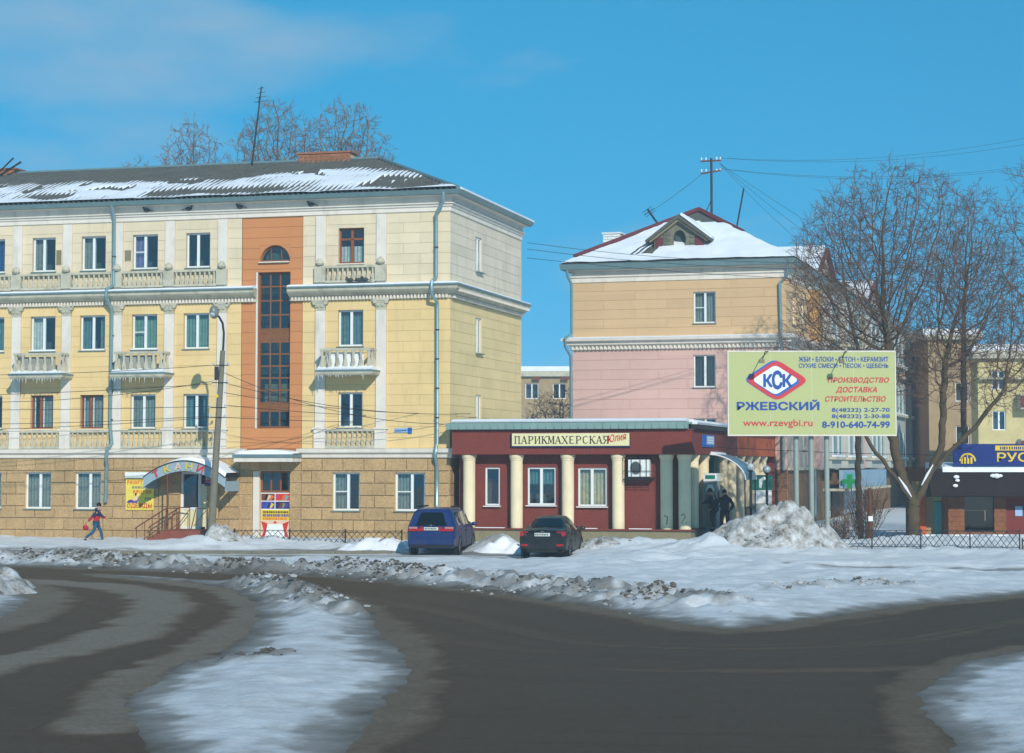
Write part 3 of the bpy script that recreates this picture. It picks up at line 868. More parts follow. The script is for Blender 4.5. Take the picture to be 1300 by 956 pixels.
# pilasters, pedestals, capitals
CAP = MB()
CAP.box(-0.215, -0.09, 0, 0.215, 0.02, 0.10)
for i in range(4):
    t = i / 3
    CAP.box(-0.20 - 0.09 * t, -0.095 - 0.05 * t, 0.10 + i * 0.07, 0.20 + 0.09 * t, 0.02, 0.10 + (i + 1) * 0.07)
for s in (-1, 1):
    CAP.tube([(s * 0.25, -0.17, 0.34), (s * 0.25, 0.02, 0.34)], 0.085, 8)
    CAP.tube([(s * 0.09, -0.15, 0.2), (s * 0.09, -0.02, 0.2)], 0.055, 6)
CAP.box(-0.36, -0.17, 0.38, 0.36, 0.02, 0.46)
CAPM = CAP.mesh('capital', 'trim_worn')
PED = MB().box(-0.25, -0.14, 0, 0.25, 0.02, 0.78).box(-0.31, -0.18, 0.78, 0.31, 0.02, 0.86).mesh('pedestal', 'trim')
for p in PIL:
    block('pilaster', 'trim', A, p - 0.215, p + 0.215, -0.09, 0.02, 4.84, 9.70)
    block('pilaster', 'trim', A, p - 0.215, p + 0.215, -0.08, 0.02, 10.74, 13.70)
    obj('capital', CAPM, A, (p, 0, 9.70))
    obj('pedestal', PED, A, (p, 0, 3.98))
    MB().lathe([(0.14, 0), (0.2, .08), (0.16, .2), (0.05, .3)], 8).build('bulb', 'trim_worn', A, (p, -0.16, 11.60), smooth=True)
    block('parapet_pier', 'trim_worn', A, p - 0.24, p + 0.24, -0.2, -0.081, 10.9, 11.58)
# string course, main cornice (broken at the stair bay), entablature, gutter
SP = [(0.0, 3.56), (0.10, 3.60), (0.12, 3.74), (0.24, 3.80), (0.26, 3.96), (0.0, 3.98)]
MB().sweep(SP, [(XL, 0), (-8.9, 0)]).build('string_course', 'trim', A)
MB().sweep(SP, [(-6.6, 0), (0, 0), (0, 11.4)]).build('string_course', 'trim', A)
CP = [(0.0, 10.14), (0.06, 10.14), (0.06, 10.30), (0.20, 10.34), (0.34, 10.44), (0.42, 10.52), (0.44, 10.66), (0.47, 10.70), (0.0, 10.72)]
cor1 = MB().sweep(CP, [(XL, 0), (-8.50, 0)]).build('cornice', 'trim_worn', A)
cor2 = MB().sweep(CP, [(-7.0, 0), (0, 0), (0, 11.4)]).build('cornice', 'trim_worn', A)
CS = [(0.0, 10.722), (0.46, 10.702), (0.49, 10.73), (0.44, 10.78), (0.1, 10.84), (0.0, 10.85)]
MB().sweep(CS, [(XL, 0), (-8.52, 0)]).build('ledge_snow', 'snow_clean', cor1)
MB().sweep(CS, [(-6.98, 0), (0, 0), (0, 11.38)]).build('ledge_snow', 'snow_clean', cor2)
CF = [(0.44, 10.655), (0.495, 10.65), (0.50, 10.70), (0.46, 10.705)]
MB().sweep(CF, [(XL, 0), (-8.49, 0)]).build('flashing', 'metal_teal', cor1)
MB().sweep(CF, [(-7.01, 0), (0, 0), (0, 11.42)]).build('flashing', 'metal_teal', cor2)
m = MB()
x = XL
while x < -0.05:
    if not (-8.6 < x < -7.0): m.box(x, -0.15, 10.15, x + 0.075, -0.055, 10.30)
    x += 0.15
y = 0.1
while y < 11.3:
    m.box(0.055, y, 10.15, 0.15, y + 0.075, 10.30); y += 0.15
tag(m.build('dentil', 'trim', A), kind='stuff')
m = MB(); y = 0.05
while y < 11.3:
    m.box(0.2, y, 10.42, 0.43, y + 0.12, 10.53); y += 0.26
tag(m.build('modillion', 'trim', A), kind='stuff')
EP = [(0.0, 13.72), (0.06, 13.74), (0.06, 13.90), (0.12, 13.93), (0.13, 14.02), (0.20, 14.03), (0.20, 14.07), (0.07, 14.08), (0.10, 14.34), (0.40, 14.36), (0.42, 14.45), (0, 14.45)]
MB().sweep(EP, [(XL, 0), (0, 0), (0, 11.4)]).build('entablature', 'trim', A)
GP = [(0.40, 14.36), (0.53, 14.38), (0.60, 14.56), (0.56, 14.56), (0.50, 14.43), (0.40, 14.42)]
MB().sweep(GP, [(XL, 0), (0, 0), (0, 11.4)]).build('gutter', 'metal_teal', A)

# balustrades under the windows of two floors
def balustrade(x0, x1, z0, z1, y):
    r = MB(); r.box(x0, y - 0.07, z1 - 0.10, x1, y + 0.07, z1); r.box(x0, y - 0.07, z0, x1, y + 0.07, z0 + 0.10)
    rl = r.build('balustrade_rail', 'trim_worn', A)
    n = int((x1 - x0) / 0.215)
    h = (z1 - z0 - 0.2)
    for i in range(n):
        obj('baluster', BAL_S, rl, (x0 + (i + .5) * (x1 - x0) / n, y, z0 + 0.1), (0, 0, 0), (1, 1, h / 0.62))
for (a, b) in [(p, q) for p, q in zip(PIL[:-1], PIL[1:]) if not (p < -9 and q > -9)]:
    if b < -20.5: continue
    balustrade(a + 0.25, b - 0.25, 3.985, 4.78, -0.07)
    balustrade(a + 0.241, b - 0.241, 10.86, 11.58, -0.14)

# windows
cur4 = [('cur_teal', 'both'), ('cur_blue', 'r'), ('cur_grey', 'l'), ('cur_grey', 'l'), ('cur_lilac', 'l'), None, ('cur_white', 'low')]
cur3 = [('cur_teal', 'both'), ('cur_teal', 'both'), ('cur_white', 'l'), ('cur_teal', 'edges'), ('cur_green', 'both'), ('cur_green', 'both'), ('cur_teal', 'both')]
cur2 = [('cur_grey', 'both'), ('cur_teal', 'l'), ('cur_grey', 'r'), ('cur_grey', 'both'), ('cur_grey', 'both'), ('cur_teal', 'edges'), None]
for (ws, z, cs) in ((w4, Z4, cur4), (w3, Z3, cur3), (w2, Z2, cur2)):
    for i, (c, w) in enumerate(ws):
        a, b = c - w / 2, c + w / 2
        if z is Z2 and i in (2, 3):
            fr = window(A, a, b, *z, 0.16, fm='wood_frame', split=0.40, curtain=cs[i], sill='trim')
            MB().box(a + .11, 0.19, z[0] + .08, a + .16, 0.22, z[1] - .08).build('curtain', 'cur_white', fr)
            MB().box(a + w * .40 + .08, 0.19, z[0] + .08, a + w * .40 + .15, 0.22, z[1] - .08).build('curtain', 'cur_white', fr)
        elif z is Z4 and i == 6:
            fr = window(A, a, b, *z, 0.16, fm='wood_frame', split=0.5, curtain=cs[i], sill='trim')
            MB().box(a + .07, 0.15, z[0] + .98, b - .07, 0.2, z[0] + 1.06).build('transom', 'wood_frame', fr)
        else:
            window(A, a, b, *z, 0.14, split=0.5 if z is not Z4 else 0.46, curtain=cs[i], bar=(z is Z3 and i == 4) or (z is Z4 and i == 4), snow=(z is Z3 and i in (2, 4)))
for i, (c, w) in enumerate(w1):
    window(A, c - w / 2, c + w / 2, *Z1, 0.10, split=0.55, curtain=[('cur_grey', 'both'), ('cur_grey', 'both'), ('cur_grey', 'both'), ('cur_grey', 'both'), ('cur_grey', 'l'), ('cur_grey', 'l')][i], bar=(i >= 4))
for (a, b, c, d) in SIDEW:
    window(A, a, b, c, d, -0.05, split=0.5, curtain=('cur_white', 'edges'), side=True)
# grey patches of bare render beside two top windows
for (a, b, c, d) in ((-14.85 + .24, -14.32, 12.05, 12.5), (-17.86, -17.62, 11.95, 12.6)):
    block('render_patch', 'plinth', A, a, b, -0.012, 0.0, c, d)
# tall stair window: three columns of small panes
def stair_window():
    f = MB(); x0, x1, z0, z1 = STW; y = 0.2
    rows = [4.82 + 0.10]
    f.box(x0, y, z0, x0 + .06, y + .07, z1); f.box(x1 - .06, y, z0, x1, y + .07, z1)
    xs = [x0 + .06, x0 + .06 + (x1 - x0 - .12) / 3, x0 + .06 + 2 * (x1 - x0 - .12) / 3, x1 - .06]
    zs = [4.88, 5.55, 5.72, 5.90, 6.42, 6.94, 7.44, 7.95, 8.46, 8.58, 8.86, 9.0, 9.6, 10.2, 10.8, 11.34]
    solid = {(5.55, 5.72), (5.72, 5.90), (8.46, 8.58), (8.86, 9.0), (8.58, 8.86)}
    for q in xs[1:-1]: f.box(q - .03, y, z0, q + .03, y + .06, z1)
    for q in zs: f.box(x0 + .06, y - .004, q - .03, x1 - .06, y + .06, q + .03)
    for (p, q) in zip(zs[:-1], zs[1:]):
        if (p, q) in solid: f.box(x0 + .05, y + .012, p, x1 - .05, y + .05, q)
    f.box(x0, y, z1 - .06, x1, y + .07, z1); f.box(x0, y, z0, x1, y + .07, z0 + .06)
    fr = f.build('stair_window', 'wood_stair', A)
    for (p, q) in zip(zs[:-1], zs[1:]):
        if (p, q) in solid: continue
        for a, b in zip(xs[:-1], xs[1:]): block('pane', 'glass_stair', fr, a + .022, b - .022, y + .03, y + .036, p + .022, q - .022)
    MB().box(x0 + .15, 0.5, 5.95, x1 - .15, 0.56, 6.7).build('curtain', 'cur_cream', fr)
    MB().box(x0 - .07, -.02, z0, x0 - .001, .055, z1).build('reveal_trim', 'trim', fr)
stair_window()
m = MB(); y = .2
for i in range(n):
    p, q = arc[i], arc[i + 1]
    k = 0.90
    pi_, qi = (cxa + (p[0] - cxa) * k, ARW[2] + (p[1] - ARW[2]) * k), (cxa + (q[0] - cxa) * k, ARW[2] + (q[1] - ARW[2]) * k)
    m.add([(p[0], y, p[1]), (q[0], y, q[1]), (qi[0], y, qi[1]), (pi_[0], y, pi_[1]), (p[0], y + .06, p[1]), (q[0], y + .06, q[1]), (qi[0], y + .06, qi[1]), (pi_[0], y + .06, pi_[1])],
          [(0, 1, 2, 3), (4, 7, 6, 5), (2, 6, 7, 3)])
m.box(ARW[0], y, ARW[2], ARW[1], y + .06, ARW[2] + .07); m.box(cxa - .25, y, ARW[2] + .07, cxa - .21, y + .05, ARW[2] + .58); m.box(cxa + .21, y, ARW[2] + .07, cxa + .25, y + .05, ARW[2] + .58)
af = m.build('arched_window', 'wood_stair', A)
for (a, b) in ((-.66, -.25), (-.21, .21), (.25, .66)):
    pts = [(cxa + a + (b - a) * i / 6, ) for i in range(7)]
    poly = [(cxa + a, ARW[2] + .05), (cxa + b, ARW[2] + .05)] + [(q[0], ARW[2] + (ARW[3] - ARW[2]) * math.sqrt(max(0.003, 1 - ((q[0] - cxa) / ra) ** 2)) - .01) for q in reversed(pts)]
    MB().extr(poly, 'y', .225, .232).build('pane', 'glass_stair', af)
MB().extr([(ARW[0], ARW[2] - .06), (ARW[1], ARW[2] - .06), (ARW[1], ARW[2] - .012), (ARW[0], ARW[2] - .012)], 'y', -.1, .19).build('sill', 'trim', af)
MB().box(ARW[0] + .1, 0.5, ARW[2], ARW[1] - .1, 0.55, ARW[3] - .05).build('curtain', 'cur_green', af)

# balconies
def balcony(x0, x1, board):
    dp = 0.95
    b = MB().sweep([(0, 6.98), (0.02, 6.98), (0.06, 7.04), (0.07, 7.12), (0, 7.12)], [(x0, 0.0), (x0, -dp), (x1, -dp), (x1, 0.0)])
    b.box(x0, -dp, 6.99, x1, 0.0, 7.119)
    s = b.build('balcony_slab', 'trim_worn', A)
    MB().sweep([(-.02, 7.121), (0.085, 7.121), (0.09, 7.19), (-.02, 7.20)], [(x0, 0.0), (x0, -dp), (x1, -dp), (x1, 0.0)]).build('flashing', 'metal_teal', s)
    sn = MB(); N = 16
    for i in range(N):
        a = x0 + (x1 - x0) * i / N; c = x0 + (x1 - x0) * (i + 1) / N
        h = 0.10 + 0.08 * random.random()
        sn.extr([(-dp - .04, 7.201), (-dp - .06, 7.201 + h * .4), (-dp + .1, 7.2 + h), (-.02, 7.2 + h * .6), (-.02, 7.201)], 'x', a, c)
    sn.build('snow', 'snow_clean', s, smooth=False)
    r = MB(); r.sweep([(-.02, 8.0), (-.12, 8.0), (-.12, 8.09), (-.02, 8.09)], [(x0 + .05, 0.0), (x0 + .05, -dp + .05), (x1 - .05, -dp + .05), (x1 - .05, 0.0)])
    r.build('rail', 'trim_worn', s)
    nb = 7
    for i in range(nb): obj('baluster', BAL_L, s, (x0 + .16 + i * (x1 - x0 - .32) / (nb - 1), -dp + .12, 7.22), scale=(1, 1, 0.78 / 0.70))
    for xx in (x0 + .14, x1 - .14):
        for yy in (-dp + .42, -dp + .70): obj('baluster', BAL_L, s, (xx, yy, 7.22), scale=(1, 1, 0.78 / 0.70))
    if board: MB().box(x0 + .3, -dp + .3, 7.22, x1 - .45, -dp + .33, 7.93).build('board', board, s)
    ic = MB()
    for i in range(18):
        xx = random.uniform(x0, x1); L = random.uniform(.05, .25)
        ic.lathe([(0.004, 6.98 - L), (0.018, 6.98)], 4, (xx, -dp - .03))
    tag(ic.build('icicle', 'icicle', s), kind='stuff')
balcony(-19.45, -17.05, 'cur_grey'); balcony(-14.70, -12.33, 'cur_grey'); balcony(-5.42, -3.06, 'snow_clean')

# downpipes
def pipe(pts, r=0.075): return MB().tube(pts, r, 8).build('downpipe', 'pipe', A, smooth=True)
dp1 = pipe([(-.14, -.52, 14.45), (-.14, -.50, 14.1), (-.55, -.18, 13.6), (-.55, -.14, 13.2), (-.55, -.14, 11.0), (-.62, -.5, 10.8), (-.62, -.56, 10.6), (-.62, -.52, 10.25), (-.5, -.16, 9.95), (-.5, -.14, 9.7), (-.5, -.14, 4.2), (-.5, -.34, 3.95), (-.5, -.34, 3.6), (-.5, -.14, 3.3), (-.5, -.14, 1.65), (-.38, -.3, 1.4)])
dp2 = pipe([(-15.02, -.5, 14.42), (-15.02, -.22, 13.9), (-15.02, -.2, 11.0), (-15.2, -.5, 10.8), (-15.2, -.56, 10.5), (-15.1, -.2, 9.95), (-15.1, -.18, 9.5), (-15.12, -.18, 5.0), (-15.02, -.2, 4.2), (-15.16, -.36, 3.95), (-15.2, -.34, 3.5), (-15.25, -.16, 3.3), (-15.3, -.16, 1.7)])
for d_, xs_ in ((dp1, -.5), (dp2, -15.1)):
    for z in (5.2, 6.4, 7.6, 8.8, 12.2): MB().lathe([(.09, 0), (.09, .05)], 8).build('bracket', 'steel_dark', d_, (xs_ if z < 10 else (xs_ - .05 if d_ is dp1 else -15.02), -.15 if z < 10 else (-.15 if d_ is dp1 else -.2), z))

# roof: corrugated sheets, old snow lying in the lower part
RX1, RY0, RZ0, RZ1, RYM, HIPX = 0.5, -0.56, 14.58, 16.92, 5.7, -5.05
lam = 0.24
nx = int((RX1 - XL) / lam) * 6
xs = np.linspace(XL, RX1, nx)
smax = np.clip((RX1 - xs) / (RX1 - HIPX), 0.0, 1)
rows = np.linspace(0, 1, 12)
def roof_pt(x, s, off): return (x, RY0 + (RYM - RY0) * s, RZ0 + (RZ1 - RZ0) * s + off)
V = []; wave = 0.075 * np.sin(2 * np.pi * (xs - XL) / lam)
for r_ in rows:
    s = r_ * smax
    V.append(np.stack([xs, RY0 + (RYM - RY0) * s, RZ0 + (RZ1 - RZ0) * s + wave], 1))
V = np.concatenate(V); ii = np.arange(len(rows) * nx).reshape(len(rows), nx)
F = np.stack([ii[:-1, :-1].ravel(), ii[:-1, 1:].ravel(), ii[1:, 1:].ravel(), ii[1:, :-1].ravel()], 1)
roof = obj('roof', fast_mesh('roof', V, F, 'slate'), A)
rows = np.linspace(0.0, 1, 70); V = []; T = []
for r_ in rows:
    s = r_ * smax
    nzv = fbm(xs * 0.55 + 4, s * 3.2 + 2, 4)
    ns = fbm(xs * 1.6, s * 9.0, 3)
    edge = vnoise(xs * 0.22, xs * 0 + 3.0)
    lim = 0.44 + 0.20 * (edge - .4) + 0.14 * sstep(-12, -8, xs) * sstep(-1.5, -4, xs)
    strip = np.exp(-((s - .17 - .06 * vnoise(xs * .3, xs * 0 + 8.0)) / .06) ** 2) * sstep(.36, .55, vnoise(xs * .6 + 2, xs * 0 + 1.0))
    spots = sstep(.60, .72, fbm(xs * .9 + 7, s * 6.0, 3)) * sstep(.16, .3, s)
    t = 0.055 + 0.18 * (nzv - 0.48) + 0.05 * (ns - .5) - 0.34 * np.maximum(0, s - lim) - 0.15 * strip - 0.14 * spots - 0.5 * np.maximum(0, s - lim - .12) + 0.06 * sstep(0.07, 0.0, s) - 0.10 * sstep(-3.4, -1.2, xs) * sstep(.02, .15, s)
    t = np.minimum(t, 0.10)
    T.append(t); V.append(np.stack([xs, RY0 + (RYM - RY0) * s - 0.02, RZ0 + (RZ1 - RZ0) * s + t], 1))
V = np.concatenate(V); T = np.concatenate(T); ii = np.arange(len(rows) * nx).reshape(len(rows), nx)
F = np.stack([ii[:-1, :-1].ravel(), ii[:-1, 1:].ravel(), ii[1:, 1:].ravel(), ii[1:, :-1].ravel()], 1)
F = F[T[F].max(1) > -0.08]
obj('roof_snow', fast_mesh('roof_snow', V, F, 'snow_roof'), roof)
m = MB(); e = (RX1, RY0, RZ0); 
m.quad((RX1, RY0, RZ0), (RX1, 11.9, RZ0), (HIPX, RYM, RZ1), (HIPX, RYM, RZ1 - .001)); m.quad((XL, 11.9, RZ0), (RX1, 11.9, RZ0), (HIPX, RYM, RZ1), (XL, RYM, RZ1)); m.quad((XL, RY0, RZ0), (XL, 11.9, RZ0), (XL, RYM, RZ1), (XL, RYM, RZ1 - .01))
m.quad((XL, RY0, RZ0 - .08), (RX1, RY0, RZ0 - .08), (RX1, 11.9, RZ0 - .08), (XL, 11.9, RZ0 - .08))
m.build('roof_back', 'slate', roof)
MB().tube([(RX1, RY0, RZ0 + .03), (HIPX, RYM, RZ1 + .04), (XL, RYM, RZ1 + .04)], 0.09, 6).build('ridge_cap', 'metal_teal', roof)
MB().sweep([(0, 14.6), (.12, 14.6), (.12, 14.68), (0, 14.72)], [(0.42, 0), (0.42, 11.8)]).build('eave_snow', 'snow_roof', roof)
def chimney(x0, x1, z0, z1, bmat, par, y=6.0, w=0.9):
    c = MB().box(x0 + .03, y - w / 2 + .03, z0, x1 - .03, y + w / 2 - .03, z1 - .02).build('chimney', 'mortar', par)
    rows_ = max(2, round((z1 - z0) / 0.16)); h = (z1 - z0) / rows_
    for k in range(rows_):
        q = x0 - (0.25 if k % 2 else 0)
        while q < x1:
            a, b = max(q, x0), min(q + .5, x1)
            if b - a > .06: block('brick', bmat, c, a + .012, b - .012, y - w / 2, y - w / 2 + .05, z0 + k * h + .012, z0 + (k + 1) * h - .012)
            q += .5
    block('chimney_cap', bmat, c, x0 - .06, x1 + .06, y - w / 2 - .05, y + w / 2 + .05, z1, z1 + .08)
chimney(-8.85, -6.35, 16.5, 17.25, 'brick', roof)
chimney(-26.5, -23.0, 16.5, 17.12, 'brick', roof)

# doors
d2 = MB(); d2.box(-8.32, .14, 0, -8.24, .24, 3.04); d2.box(-7.06, .14, 0, -6.98, .24, 3.04); d2.box(-8.24, .14, 2.96, -7.06, .24, 3.04); d2.box(-8.24, .15, 2.14, -7.06, .23, 2.22)
for q in (-7.86, -7.44): d2.box(q - .03, .15, 2.22, q + .03, .23, 2.96)
d2.box(-8.24, .17, 0, -7.06, .22, 2.14)
dd = d2.build('door', 'wood_frame', A)
for (a, b) in ((-8.24, -7.89), (-7.83, -7.47), (-7.41, -7.06)): MB().box(a, .19, 2.22, b, .196, 2.96).build('pane', 'glass', dd)
block('door_jamb', 'trim', A, -8.60, -8.33, -.03, .1, 0, 3.02)
cn = MB().box(-9.05, -1.05, 3.42, -6.45, .0, 3.60).build('door_canopy', 'trim', A)
MB().sweep([(0, 3.601), (.05, 3.601), (.05, 3.72), (0, 3.73)], [(-9.05, 0), (-9.05, -1.05), (-6.45, -1.05), (-6.45, 0)]).build('flashing', 'metal_teal', cn)
N = 14; sm = MB()
for i in range(N):
    a, b = -9.05 + 2.6 * i / N, -9.05 + 2.6 * (i + 1) / N
    h0 = 0.16 * math.sin(math.pi * (i + .0) / N) ** .5 + .02; h1 = 0.16 * math.sin(math.pi * (i + 1.0) / N) ** .5 + .02
    sm.add([(a, -1.05, 3.731), (b, -1.05, 3.731), (b, -.95, 3.74 + h1), (a, -.95, 3.74 + h0), (b, -.01, 3.76 + h1), (a, -.01, 3.76 + h0)], [(0, 1, 2, 3), (3, 2, 4, 5)])
sm.build('snow', 'snow_clean', cn, smooth=True)
# fabric shop door
d1 = MB(); x0, x1, z0, z1 = DR1
d1.box(x0, .05, z0, x0 + .1, .13, z1); d1.box(x0 + .78, .05, z0, x0 + .90, .13, z1); d1.box(x1 - .06, .05, z0, x1, .13, z1); d1.box(x0 + .1, .05, z1 - .1, x1 - .06, .13, z1); d1.box(x0 + .1, .06, z0, x0 + .78, .12, z0 + .1); d1.box(x0 + .1, .06, z0 + .82, x0 + .78, .12, z0 + .92)
dd = d1.build('door', 'pvc', A)
MB().box(x0 + .1, .085, z0 + .92, x0 + .78, .092, z1 - .1).build('pane', 'glass', dd)
MB().box(x0 + .1, .085, z0 + .1, x0 + .78, .10, z0 + .82).build('lower_panel', 'sign_cream', dd)
MB().box(x0 + .9, .085, z0 + .1, x1 - .06, .10, z0 + 1.9).build('side_panel', 'sign_cream', dd)
MB().tube([(x0 + .74, .03, z0 + .95), (x0 + .74, .03, z0 + 1.2)], .02, 6).build('handle', 'steel_dark', dd)
# ---------------------------------------------------------------- things set against the buildings
class T:
    """a thing whose parts are written in the frame (origin fo, rotation rz) of the building it stands at"""
    def __init__(s, name, fo, rz, base, label, cat, group=None):
        c, q = math.cos(rz), math.sin(rz)
        s.o = empty(name, (fo[0] + c * base[0] - q * base[1], fo[1] + q * base[0] + c * base[1], fo[2] + base[2]), rz, label, cat, group)
        s.off = (-base[0], -base[1], -base[2])
    def part(s, name, mb, material, smooth=False, parent=None):
        return mb.build(name, material, parent or s.o, (0, 0, 0) if parent else s.off, smooth=smooth)
    def text(s, name, body, x0, x1, z0, z1, y, material, **k):
        o = text_obj(name, body, x0, x1, z0, z1, y, material, s.o, **k); o.location = s.off; return o
def TA(name, base, label, cat, group=None): return T(name, AO, ARZ, base, label, cat, group)

# arched canopy over the fabric shop door
t = TA('arched_canopy', (-11.1, 0, 2.5), 'grey arched shop canopy with coloured letters above the tiled entrance steps', 'canopy')
def arch_line(k): # k 0..1 along the front, outer edge
    return (-12.92 + 3.70 * k, 2.66 + 0.80 * (math.sin(math.pi * min(1, max(0, 0.03 + k * .94))) ** 0.85))
N = 18; fa = MB(); ro = MB(); sn = MB()
for i in range(N):
    (xa, za), (xb, zb) = arch_line(i / N), arch_line((i + 1) / N)
    fa.add([(xa, -1.5, za - .42), (xb, -1.5, zb - .42), (xb, -1.5, zb), (xa, -1.5, za), (xa, -1.44, za - .42), (xb, -1.44, zb - .42), (xb, -1.44, zb), (xa, -1.44, za)], [(0, 1, 2, 3), (7, 6, 5, 4), (0, 4, 5, 1), (3, 2, 6, 7)])
    ro.add([(xa, -1.56, za), (xb, -1.56, zb), (xb, -.03, zb + .02), (xa, -.03, za + .02), (xa, -1.56, za + .03), (xb, -1.56, zb + .03), (xb, -.03, zb + .05), (xa, -.03, za + .05)], [(0, 3, 2, 1), (4, 5, 6, 7), (0, 1, 5, 4)])
    k0, k1 = i / N, (i + 1) / N
    h0 = .03 + .13 * sstep(.15, .7, k0); h1 = .03 + .13 * sstep(.15, .7, k1)
    sn.add([(xa, -1.55, za + .031), (xb, -1.55, zb + .031), (xb, -1.4, zb + .03 + h1), (xa, -1.4, za + .03 + h0), (xb, -.04, zb + .05 + h1), (xa, -.04, za + .05 + h0)], [(0, 1, 2, 3), (3, 2, 4, 5)])
t.part('fascia', fa, 'canopy_grey'); t.part('roof_sheet', ro, 'steel_dark'); t.part('snow', sn, 'snow_clean', True)
t.part('side_panel', MB().box(-9.27, -1.44, 2.2, -9.22, -.04, 2.62), 'canopy_grey')
t.part('side_panel', MB().box(-12.92, -1.44, 2.3, -12.87, -.04, 2.66), 'canopy_grey')
t.part('post', MB().tube([(-11.85, -1.42, .62), (-11.85, -1.42, 3.0)], .035, 6), 'rust')
for i, (ch, c) in enumerate(zip('ТКАНИ', ('red', 'sign_yellow', 'sign_beige', 'sign_yellow', 'red'))):
    k = 0.16 + i * 0.135
    (xa, za) = arch_line(k); sl = math.atan2(arch_line(k + .02)[1] - arch_line(k - .02)[1], .04 * 3.7)
    o = text_obj('letter', ch, -.15, .15, -.15, .15, 0, c, t.o, depth=0.02, bold=0.02)
    o.location = (xa - (-11.1), -1.53, za - .21 - 2.5); o.rotation_euler = (0, -sl, 0)
t.part('small_sign', MB().box(-10.12, -1.54, 2.42, -9.66, -1.505, 2.66), 'navy_edge'); t.part('small_sign_stripe', MB().box(-10.1, -1.548, 2.56, -9.68, -1.541, 2.63), 'bill_red')

# entrance steps with railings
t = TA('entrance_steps', (-11.0, -1.0, 0), 'red-brown tiled entrance steps with rusty iron railings beneath the arched canopy', 'steps')
for k in range(4):
    t.part('step', MB().box(-12.95 + k * .32, -1.72 + .0 * k, -.2 + k * .0, -9.85, -.03 - .002 * k, .145 * (k + 1)) if k == 3 else MB().box(-12.95 + k * .32, -1.72 + .004 * (3 - k), -.2, -12.95 + (k + 1) * .32, -.03, .145 * (k + 1)), 'steps')
t.part('landing_tile', MB().box(-11.98, -1.74, .581, -9.84, -.03, .60), 'steps')
def railing(y):
    t.part('handrail', MB().tube([(-13.2, y, .62), (-13.12, y, .70), (-11.78, y, 1.5), (-11.3, y, 1.5)], .028, 6), 'rust')
    t.part('lower_rail', MB().tube([(-12.8, y, .2), (-11.78, y, .85), (-11.3, y, 1.45)], .018, 5), 'rust')
    for (x, a, b) in ((-13.12, -.1, .7), (-12.75, .05, .92), (-12.42, .2, 1.12), (-12.1, .35, 1.31), (-11.80, .58, 1.5), (-11.32, .58, 1.5)):
        t.part('rail_post', MB().tube([(x, y, a), (x, y, b)], .018, 5), 'rust')
railing(-1.66); railing(-.35)
for (x0, x1) in ((-10.55, -9.95),):
    t.part('handrail', MB().tube([(x0 - .12, -1.66, .60), (x0, -1.66, 1.1), (x0 + .1, -1.66, 1.5), (x1, -1.66, 1.5), (x1, -1.66, .6)], .022, 6), 'rust')
    t.part('scroll', MB().tube([(x0, -1.66, .75), (x0 + .2, -1.66, 1.0), (x1 - .05, -1.66, 1.42)], .015, 5), 'rust')

# yellow wall banner and roller box above it
t = TA('advertising_banner', (-13.75, 0, 1.4), 'yellow banner with red lettering and a violet figure on the stone wall', 'banner')
t.part('sheet', MB().box(-14.40, -.09, 1.38, -13.10, -.05, 2.70), 'banner_yellow')
t.text('lettering', 'ОДЕЖДЫ', -14.33, -13.17, 1.44, 1.66, -.095, 'red', bold=.015)
def squiggle(x0, x1, z0, z1, mt, n, sd):
    rs = random.Random(sd); m = MB(); w = (x1 - x0) / n
    for i in range(n):
        a = x0 + i * w; c = rs.choice('abcd')
        m.box(a, -.096, z0, a + w * .25, -.091, z1)
        if c in 'ac': m.box(a + w * .5, -.096, z0, a + w * .72, -.091, z1)
        if c in 'ab': m.box(a + w * .25, -.096, (z0 + z1) / 2 - .02, a + w * .7, -.091, (z0 + z1) / 2 + .02)
        if c in 'bd': m.box(a + w * .25, -.096, z1 - .05, a + w * .7, -.091, z1)
    t.part('lettering', m, mt)
squiggle(-14.33, -13.2, 2.46, 2.64, 'orange_ink', 9, 1); squiggle(-14.1, -13.2, 2.28, 2.40, 'grey_ink', 7, 2); squiggle(-14.05, -13.17, 2.06, 2.22, 'orange_ink', 6, 3); squiggle(-13.5, -13.2, 1.78, 1.92, 'grey_ink', 3, 4)
t.part('figure', MB().extr([(-14.37, 1.68), (-13.85, 1.68), (-13.78, 1.86), (-13.88, 1.84), (-13.98, 1.74), (-14.1, 1.82), (-14.25, 1.80)], 'y', -.096, -.0915), 'violet')
t.part('figure_torso', MB().extr([(-14.0, 1.78), (-13.86, 1.78), (-13.82, 1.96), (-13.9, 2.06), (-13.97, 1.95)], 'y', -.0965, -.092), 'sign_beige')
t.part('figure_hair', MB().extr([(-13.96, 1.98), (-13.90, 1.98), (-13.89, 2.10), (-13.97, 2.10)], 'y', -.099, -.097), 'black_ink')
t = TA('shutter_box', (-13.75, 0, 2.72), 'white roller shutter box mounted above the yellow banner', 'shutter box')
t.part('casing', MB().extr([(-.01, 2.73), (-.2, 2.73), (-.24, 2.79), (-.24, 2.9), (-.18, 2.98), (-.01, 2.98)], 'x', -14.35, -13.3), 'pvc'); t.part('end_plate', MB().box(-14.37, -.25, 2.72, -14.351, -.01, 2.99), 'trim')

